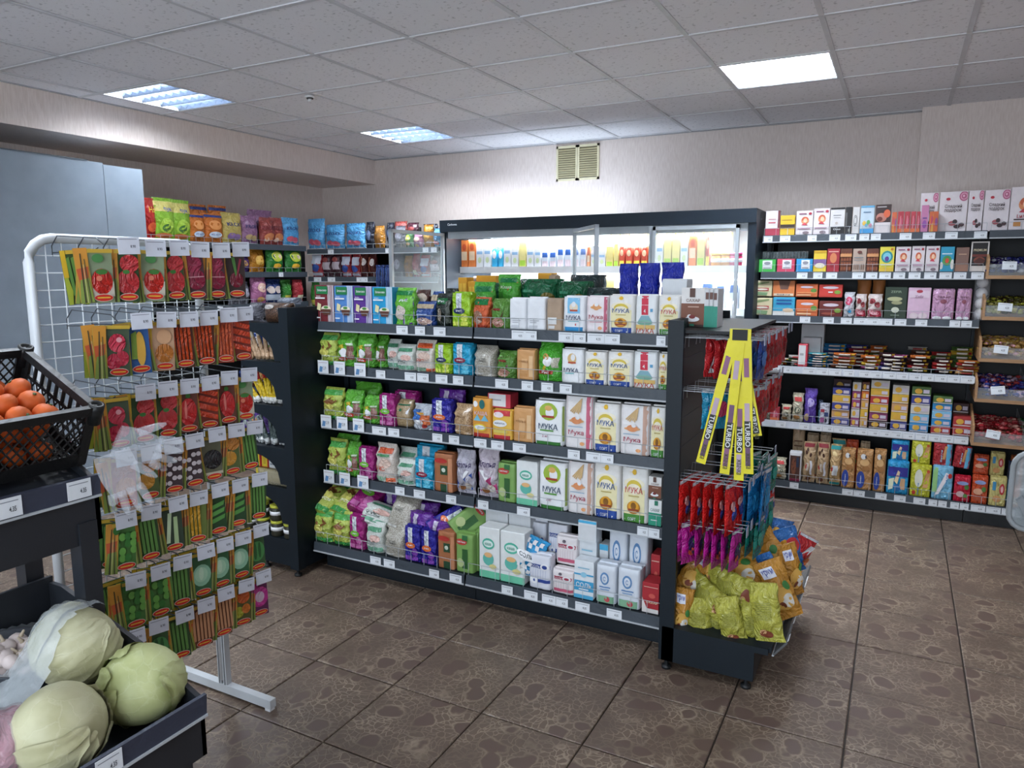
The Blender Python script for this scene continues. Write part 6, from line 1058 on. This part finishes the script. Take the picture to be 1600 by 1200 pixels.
for r_ in range(7):
    ya, yb, n = RYS[r_]; z = RZL[r_]
    for k in range(n):
        y = ya+(yb-ya)*(k+.5)/n; m = MB(); lx, ly_ = 0, y-1.52
        m.tube([(.0, ly_, z-.03), (.0, ly_, z+.0), (.03, ly_, z+.028), (.21, ly_, z+.018), (.238, ly_, z+.0)], .0018, '#3c4148:m', 5); m.tube([(.0, ly_, z-.02), (.20, ly_, z-.015), (.215, ly_, z-.008)], .0018, '#3c4148:m', 5)
        h_ = m.obj('packet_hook', SR)
        if not (k == 0 and r_ < 3): o = link('price_tag', tgm, h_, (.24, ly_+random.uniform(-.006, .006), z+random.uniform(-.006, .004))); o.rotation_euler = (random.uniform(-.04, .04), random.uniform(-.05, .1), -.28)
        key = 'sd_'+SEED[r_][k]
        for q in range(4):
            if q and k == 0 and r_ in (3, 4) and q == 2: continue
            kk = key if q == 0 else 'sd_edge' if q < 3 else 'sd_dill'
            th = PI/2-(random.uniform(.22, .36) if q == 0 else random.uniform(.25, .6) if q < 3 else .3)
            dy = (0, -.036, -.044, -.012)[q]; dx = (0, -.004, -.016, -.05)[q]
            spawn(kk, (-1.995+dx, y+dy+random.uniform(-.003, .003), z-.012-.15+(0 if q == 0 else random.uniform(-.004, .004))), None, None, (random.uniform(-.03, .03), random.uniform(-.05, .05) if q == 0 else random.uniform(-.12, .12), th),
                  f'{SP[r_]} row of seed rack' if q == 0 else 'between or behind the front packets', order='x' if q == 0 else 'same', group=None if q == 0 else 'seed packets behind the front ones', look=None if q == 0 else 'seed packet turned edge on')
# ------------------------------------------------------------------ vegetable stand
VS = thing('vegetable_stand', 'black metal two-tier vegetable stand', 'at the left edge', 'stand', (-1.7, .4, 0))
BK = '#23262c:m'; o_ = Vector((1.7, -.4, 0))
def vbox(m, x0, ya, z0, x1, yb, z1, c=BK): m.box(x0+1.7, ya-.4, z0, x1+1.7, yb-.4, z1, c)
def vpr(m, poly, ya, yb, c=BK): m.prism([(a+1.7, b) for a, b in poly], ya-.4, yb-.4, 1, c)
m = MB(); vbox(m, -1.735, -.5, .945, -1.722, 1.08, 1.065); vpr(m, [(-1.735, .945), (-1.722, .945), (-1.722, 1.065), (-1.735, 1.105), (-2.03, 1.24), (-2.06, 1.24), (-2.06, 1.1)], 1.068, 1.08); s = m.obj('upper_tray', VS)
m = MB(); vpr(m, [(-1.735, 1.085), (-2.05, 1.225), (-2.05, 1.21), (-1.735, 1.07)], -.5, 1.068); m.obj('tray_floor', s)
def vrail(parent, x, zt_, tags):
    m = MB(); vpr(m, [(x, zt_-.05), (x+.008, zt_-.052), (x+.012, zt_), (x+.004, zt_+.002)], -.5, 1.08, '#34394a:s'); vpr(m, [(x+.006, zt_-.056), (x+.012, zt_-.056), (x+.012, zt_-.050), (x+.006, zt_-.050)], -.5, 1.08, CHR); r0 = m.obj('price_rail', parent)
    for yy in tags: o = link('price_tag', tag_mesh(.058, .045), parent, (x+.0125+1.7, yy-.4, zt_-.002)); o.rotation_euler[2] = PI/2
vrail(s, -1.722, 1.112, [.865, 1.025])
m = MB(); vpr(m, [(-1.40, .465), (-1.39, .465), (-1.39, .575), (-1.40, .60)], -.5, 1.08); vpr(m, [(-1.39, .465), (-1.39, .60), (-1.40, .615), (-1.60, .70), (-1.90, .785), (-1.96, .785), (-1.96, .62), (-1.45, .465)], 1.068, 1.08); s = m.obj('lower_tray', VS)
m = MB(); vpr(m, [(-1.40, .522), (-1.95, .676), (-1.95, .66), (-1.40, .508)], -.5, 1.068); vbox(m, -1.965, -.5, .6, -1.955, 1.08, .80); m.obj('tray_floor', s)
vrail(s, -1.39, .622, [.835, .62])
for x, ya, z1 in ((-1.76, 1.02, 1.0), (-2.03, 1.03, 1.15), (-1.47, 1.02, .5), (-1.76, -.45, 1.0), (-2.03, -.45, 1.15), (-1.47, -.45, .5)):
    m = MB(); vbox(m, x, ya, 0, x+.045, ya+.045, z1); m.obj('leg', VS)
# crate of tangerines, tipped forward
CF = Matrix.Translation((-1.772, .83, 1.13)) @ Matrix.Rotation(math.radians(25), 4, 'Y')   # local -x runs back and up
CR = thing('fruit_crate', 'black plastic lattice crate holding tangerines', 'tipped forward on the vegetable stand', 'crate', tuple(CF.translation), (0, math.radians(25), 0))
BP = '#0e0f11:s'; Lc, Dc, Hc = .25, .30, .17
def bar(m, a, b, w_=.007, t_=.0025, key=BP): m.tube([a, b], w_/2, key, 4)
for x, nm in ((0, 'front_wall'), (-Dc, 'back_wall')):
    m = MB()
    m.box(x-.004, -Lc, Hc-.022, x+.010, Lc, Hc, BP); m.box(x-.003, -Lc, 0, x+.003, Lc, .035, BP); m.box(x-.003, -Lc, 0, x+.004, -Lc+.02, Hc, BP); m.box(x-.003, Lc-.02, 0, x+.004, Lc, Hc, BP)
    n = 22
    for k in range(-3, n):
        for s in (1, -1):
            ya, yb = -Lc+.02+k*.023, -Lc+.02+(k+4)*.023; za, zb_ = (.03, Hc-.02) if s > 0 else (Hc-.02, .03)
            if ya < -Lc+.01:
                f_ = (-Lc+.01-ya)/(yb-ya); za = za+(zb_-za)*f_; ya = -Lc+.01
            if yb > Lc-.01:
                f_ = (Lc-.01-ya)/(yb-ya); zb_ = za+(zb_-za)*f_; yb = Lc-.01
            if yb > ya: bar(m, (x, ya, za), (x, yb, zb_), .0048)
    m.obj(nm, CR)
for y, nm in ((Lc, 'side_wall'), (-Lc, 'side_wall')):
    m = MB(); m.box(-Dc, y-.012, Hc-.02, 0, y+.006, Hc, BP); m.box(-Dc, y-.003, 0, 0, y+.003, .03, BP); m.box(-.022, y-.003, 0, 0, y+.005, Hc, BP); m.box(-Dc, y-.003, 0, -Dc+.022, y+.005, Hc, BP)
    m.box(-Dc, y-.002, .098, 0, y+.003, .108, BP)
    for k in range(9): x = -Dc+.022+.03*k; m.box(x, y-.003, .10, x+.006, y+.004, Hc-.015, BP)
    for k in range(11):
        x = -Dc+.015+.025*k; bar(m, (x, y, .025), (min(0, x+.045), y, .1), .005); bar(m, (min(0, x+.045), y, .025), (x, y, .1), .005)
    m.obj(nm, CR)
m = MB()
for k in range(12): m.box(-Dc+.026*k, -Lc, 0, -Dc+.026*k+.010, Lc, .004, BP)
for k in range(20): m.box(-Dc, -Lc+.026*k, 0, 0, -Lc+.026*k+.008, .004, BP)
m.obj('crate_floor', CR)
for x, y in ((0, Lc), (0, -Lc), (-Dc, Lc), (-Dc, -Lc)):
    m = MB(); m.lathe([(.016, Hc-.05), (.018, Hc-.01), (.018, Hc+.004), (.012, Hc+.005), (.011, Hc-.01)], BP, 12, (x, y, 0)); m.obj('corner_post', CR)
tg1 = MB(); tg1.ball((0, 0, 0), .0295, '#d9621c:k', 16, 10, lambda d: 1-.10*abs(d.z)**4+.006*math.sin(9*math.atan2(d.y, d.x))*abs(d.z), (1, 1, .88)); tg1m = tg1.mesh('tangerine')
st = MB(); st.lathe([(.004, .0235), (.0045, .0255), (.002, .0265)], '#4a5a2a:s', 6); stm = st.mesh('stem')
pk = [(.034+.006+.060*i+(.03 if j % 2 else 0), -.205+.0605*k, .036+.052*j) for j in range(3) for i in range(4 if j != 1 else 4) for k in range(7)]
for (a, b, c) in pk:
    if a > Dc-.03 or (c > .12 and a > .16): continue
    p = CF @ Vector((-a, b+random.uniform(-.001, .001), c)); rt = (random.uniform(-1, 1), random.uniform(-.6, 1), random.uniform(0, 6))
    t = thing('tangerine', 'orange tangerine', 'heaped in the tipped black crate', 'fruit', tuple(p), rt, group='tangerines in the crate', order='same'); link('peel', tg1m, t); link('stem', stm, t)
# cabbages
def onfloor(px, py, h):
    d = CM.T @ np.array([(px-800)/FPX, -(py-600)/FPX, 1.0]); t_ = (.522+.28*-1.40+h-EYE)/(d[2]+.28*d[0]); return np.array([0, 0, EYE])+t_*d
def cabbage(c, r, look, place, rot, seed, key):
    t = thing('cabbage', look, place, 'cabbage', c, rot); rs = random.Random(seed)
    m = MB(); m.ball((0, 0, 0), r*.97, key, 36, 24, lambda d: 1-.08*max(0, d.z)**3+.012*math.sin(5*math.atan2(d.y, d.x)+seed)*(1-d.z**2)+.006*math.sin(17*math.atan2(d.y, d.x)+4*d.z)); m.obj('head', t)
    for q in range(5):
        a0 = rs.uniform(0, 6.28); sp = rs.uniform(1.0, 1.5); vs = []; fs = []; N_, M_ = 14, 12
        for i in range(N_+1):
            for j in range(M_+1):
                u = i/N_; v = j/M_; edge = max(0, abs(2*v-1)-.75)*4; th = 2.9-2.35*u*(1-.12*(2*v-1)**2); ph = a0+(v-.5)*sp*(.55+.45*math.sin(PI*min(1, u*1.1)))
                rad = r*(1.0+.012*q*.5+.035*edge*u+.03*max(0, u-.88)*8)+.0016*math.sin(7*ph*3+9*th)+(.0022 if abs(v-.5) < .05 and u < .8 else 0)+.0012*abs(math.sin((v-.5)*14+u*9))
                vs.append((rad*math.sin(th)*math.cos(ph), rad*math.sin(th)*math.sin(ph), rad*math.cos(th)*(1-.05)))
        for i in range(N_):
            for j in range(M_): a = i*(M_+1)+j; fs.append((a, a+1, a+M_+2, a+M_+1))
        m = MB(); m.add(vs, fs, key, True); m.obj('outer_leaf', t)
def leafmat(name, a, b_c, vein):
    m = bpy.data.materials.new(name); m.use_nodes = True; t = m.node_tree; b = t.nodes['Principled BSDF']; L = t.links.new
    tc = nd(t, 'ShaderNodeTexCoord'); n = nd(t, 'ShaderNodeTexNoise'); n.inputs['Scale'].default_value = 9; n.inputs['Detail'].default_value = 5
    r = nd(t, 'ShaderNodeValToRGB'); e = r.color_ramp.elements; e[0].color = lin(a); e[1].color = lin(b_c); e[0].position = .35; e[1].position = .65
    L(tc.outputs['Object'], n.inputs['Vector']); L(n.outputs['Fac'], r.inputs[0])
    v = nd(t, 'ShaderNodeTexVoronoi', feature='DISTANCE_TO_EDGE'); v.inputs['Scale'].default_value = 22; n3 = nd(t, 'ShaderNodeMix', data_type='VECTOR'); n3.inputs['Factor'].default_value = .12
    L(tc.outputs['Object'], n3.inputs['A']); L(n.outputs['Color'], n3.inputs['B']); L(n3.outputs['Result'], v.inputs['Vector'])
    mr = nd(t, 'ShaderNodeMapRange'); mr.inputs['From Max'].default_value = .05; mr.inputs['To Min'].default_value = .22; mr.inputs['To Max'].default_value = 0; L(v.outputs['Distance'], mr.inputs['Value'])
    mx = nd(t, 'ShaderNodeMix', data_type='RGBA'); L(mr.outputs[0], mx.inputs['Factor']); L(r.outputs[0], mx.inputs['A']); mx.inputs['B'].default_value = lin(vein)
    n4 = nd(t, 'ShaderNodeTexNoise'); n4.inputs['Scale'].default_value = 4; n4.inputs['Detail'].default_value = 6; L(tc.outputs['Object'], n4.inputs['Vector'])
    m4 = nd(t, 'ShaderNodeMapRange'); m4.inputs['From Min'].default_value = .58; m4.inputs['From Max'].default_value = .72; m4.inputs['To Max'].default_value = .6; L(n4.outputs['Fac'], m4.inputs['Value'])
    m5 = nd(t, 'ShaderNodeMix', data_type='RGBA'); L(m4.outputs[0], m5.inputs['Factor']); L(mx.outputs['Result'], m5.inputs['A']); m5.inputs['B'].default_value = lin('#8a7a52')
    L(m5.outputs['Result'], b.inputs['Base Color']); b.inputs['Roughness'].default_value = .45
    bp = nd(t, 'ShaderNodeBump'); bp.inputs['Strength'].default_value = .3; bp.inputs['Distance'].default_value = .003; L(mr.outputs[0], bp.inputs['Height']); L(bp.outputs[0], b.inputs['Normal'])
    MC[name] = m
leafmat('leaf_green', '#9fa56c', '#bfc48f', '#ccd2a8'); leafmat('leaf_pale', '#a8a47e', '#c3c09d', '#d0ceb0')
c1, c2, c3 = onfloor(222, 1068, .094), onfloor(94, 1137, .096), onfloor(120, 1008, .100)
cabbage(tuple(c1), .094, 'bright green cabbage with curling outer leaf', 'nearest the tray end', (.5, .6, 0), 1, 'leaf_green')
cabbage(tuple(c2), .096, 'creamy pale green cabbage with brown veins', 'beside the garlic bowl', (1.0, .3, 2), 2, 'leaf_pale')
cabbage(tuple(c3), .098, 'cabbage half covered by clear plastic bag', 'at the tray back', (.3, -.8, 4), 3, 'leaf_pale')
# clear bag draped over the rear cabbage
vs = []; fs = []; N_ = 34
for i in range(N_+1):
    for j in range(N_+1):
        x = -1.95+.36*i/N_; y = .66+.40*j/N_; z = .522+.28*(-1.40-x)+.035+.02*math.sin(17*x+9*y)*math.sin(23*y)
        dd = (x-c3[0])**2+(y-c3[1])**2; R2 = .104**2
        if dd < R2: z = max(z, c3[2]+math.sqrt(R2-dd)+.004)
        z += .003*math.sin(60*x+20*math.sin(13*y))+.003*math.sin(48*y+11*x)
        if dd >= R2 and math.sqrt(dd) < .16: z = max(z, c3[2]+.02-(math.sqrt(dd)-.104)*1.2)
        vs.append((x, y, z))
for i in range(N_):
    for j in range(N_):
        x, y, z = vs[i*(N_+1)+j]
        if x > -1.66-.25*(y-.9) or y > c3[1]+.07: continue
        a = i*(N_+1)+j; fs.append((a, a+1, a+N_+2, a+N_+1))
m = MB(); m.add(vs, fs, 'c#e6eef2:.38:.1', True); me = m.mesh('plastic_bag'); thing('plastic_bag', 'crumpled clear plastic bag', 'draped over the rear cabbage', 'plastic bag', data=me)
# garlic bowl
gb = onfloor(22, 1052, .0)
t = thing('garlic_bowl', 'dark grey plastic bowl of garlic', 'beside the cabbages', 'bowl', tuple(gb), (0, .27, 0))
m = MB(); m.lathe([(.06, 0), (.07, .004), (.088, .055), (.094, .06), (.094, .064), (.086, .06), (.068, .01), (.002, .008)], '#3a3e46:s', 28); m.obj('bowl', t)
gm = MB(); gm.ball((0, 0, 0), .021, '#cfc0bc:k', 18, 10, lambda d: 1+.07*abs(math.sin(3.5*math.atan2(d.y, d.x)))-.1*max(0, -d.z)**2, (1, 1, .85)); gmm = gm.mesh('garlic')
gt = MB(); gt.lathe([(.008, .014), (.004, .022), (.003, .034), (.001, .036)], '#b5a58f:k', 7); gtm = gt.mesh('garlic_neck')
for i in range(15):
    ring = 0 if i < 1 else 1 if i < 7 else 2; a = i*1.05; rad = (.0, .043, .024)[ring]; zz = .03 if ring < 2 else .062
    if ring == 2: rad = .028+.012*(i % 2); a = i*.8
    q = Matrix.Rotation(.27, 4, 'Y') @ Vector((rad*math.cos(a), rad*math.sin(a), zz)); g = thing('garlic_bulb', 'whitish pink garlic bulb', 'in the dark bowl', 'garlic', tuple(gb+np.array(q)), (random.uniform(-1, 1), random.uniform(-1, 1), 0))
    link('bulb', gmm, g); link('neck', gtm, g)
# pink net bag
nb = onfloor(8, 1165, .06); t = thing('pink_bag', 'pink and white clear-wrapped bag', 'at the lower left corner', 'bag', tuple(nb), (0, .27, .5))
m = MB(); m.ball((0, 0, 0), .09, '#b5707e:f', 26, 16, lambda d: 1+.05*math.sin(9*d.x+7*d.y)+.03*math.sin(15*d.z+5*d.x), (.8, 1.05, .72)); m.obj('contents', t)
m = MB(); m.ball((0, 0, 0), .095, 'c#dccfd8:.3:.15', 26, 16, lambda d: 1+.05*math.sin(9*d.x+7*d.y)+.03*math.sin(15*d.z+5*d.x)+.01*math.sin(40*d.y), (.8, 1.05, .74)); m.obj('film', t)
# disposable gloves dangling from the tray corner
def glove(x, y, z, rot, look, s=1):
    t = thing('plastic_glove', look, 'hanging at the upper tray corner', 'glove', (x, y, z), rot); k = 'c#e2e8f0:.2:.2'
    F_ = lambda u, v: (0, u, v); m = MB(); vs = []; nu, nv = 12, 10
    for sd in (-1, 1):
        b0 = len(vs)
        for j in range(nv+1):
            for i in range(nu+1):
                u = -.048+.096*i/nu; v = -.13*j/nv; e = math.sqrt(max(0, 1-(2*i/nu-1)**2)); vs.append((sd*(.010*e+.003*math.sin(40*u+30*v)), u*(1-.25*j/nv+.2*math.sin(3*j/nv)), v))
    fs = [(b+j*(nu+1)+i, b+j*(nu+1)+i+1, b+(j+1)*(nu+1)+i+1, b+(j+1)*(nu+1)+i) for b in (0, (nu+1)*(nv+1)) for j in range(nv) for i in range(nu)]
    m.add([tuple(s*c for c in p) for p in vs], fs, k, True); m.obj('palm', t)
    for i, (y0_, L, a) in enumerate(((-.038, .055, -.2), (-.014, .075, -.05), (.012, .08, .05), (.036, .07, .18))):
        q = MB(); p = [(s*.004*math.sin(j+i), s*(y0_+math.sin(a)*L*j/4), s*(-.115-L*j/4)) for j in range(5)]; q.tube(p, [s*.012, s*.013, s*.0125, s*.011, s*.004], k, 8); q.obj('finger', t)
    q = MB(); p = [(0, s*(.04+.012*j), s*(-.05-.016*j)) for j in range(5)]; q.tube(p, [s*.014, s*.014, s*.013, s*.011, s*.004], k, 8); q.obj('thumb', t)
g0 = on(175, 715, Y, 1.12)
glove(g0[0]+.03, 1.10, g0[2]+.02, (.25, -.1, -.5), 'clear glove with fingers drooping down', .85); glove(g0[0]+.02, 1.12, g0[2]+.045, (1.15, .1, -.4), 'clear glove spread to the right', .85)
# grey rimmed object at the right edge
t = thing('rounded_display_tray', 'grey-rimmed rounded display tray with red lining', 'at the right edge', 'display tray', (.72, 3.6, 0))
pts = []
for cx, cz, a0 in ((.20, .80, 0), (-.19, .80, PI/2), (-.19, .60, PI), (.20, .60, 1.5*PI)):
    for k in range(5): a = a0+PI/8*k; pts.append((cx+.065*math.cos(a), 0, cz+.065*math.sin(a)))
m = MB(); m.tube(pts, .011, '#9aa0a4:m', 8, True); m.obj('rim', t)
m = MB(); m.add([(p[0], .004, p[2]) for p in pts]+[(p[0], .010, p[2]) for p in pts], [tuple(range(20)), tuple(range(39, 19, -1))], 'c#aeb6ba:.5:.12'); m.obj('clear_back', t)
m = MB(); m.prism([(-.20, .62), (-.14, .58), (.2, .45), (.2, .85), (-.12, .83), (-.19, .78)], .03, .05, 1, '#b5343a:f'); m.obj('red_lining', t)
m = MB(); m.prism([(-.235, .66), (-.215, .68), (-.10, .46), (-.12, .44)], -.02, .01, 1, '#8a9094:m'); m.obj('side_arm', t)
for x in (-.07, .2): m = MB(); m.box(x-.012, -.02, 0, x+.012, .02, .56, '#8a9094:m'); m.obj('leg', t)
m = MB(); m.box(-.08, -.2, 0, .26, .2, .03, '#8a9094:m'); m.obj('foot', t)
finish_labels()
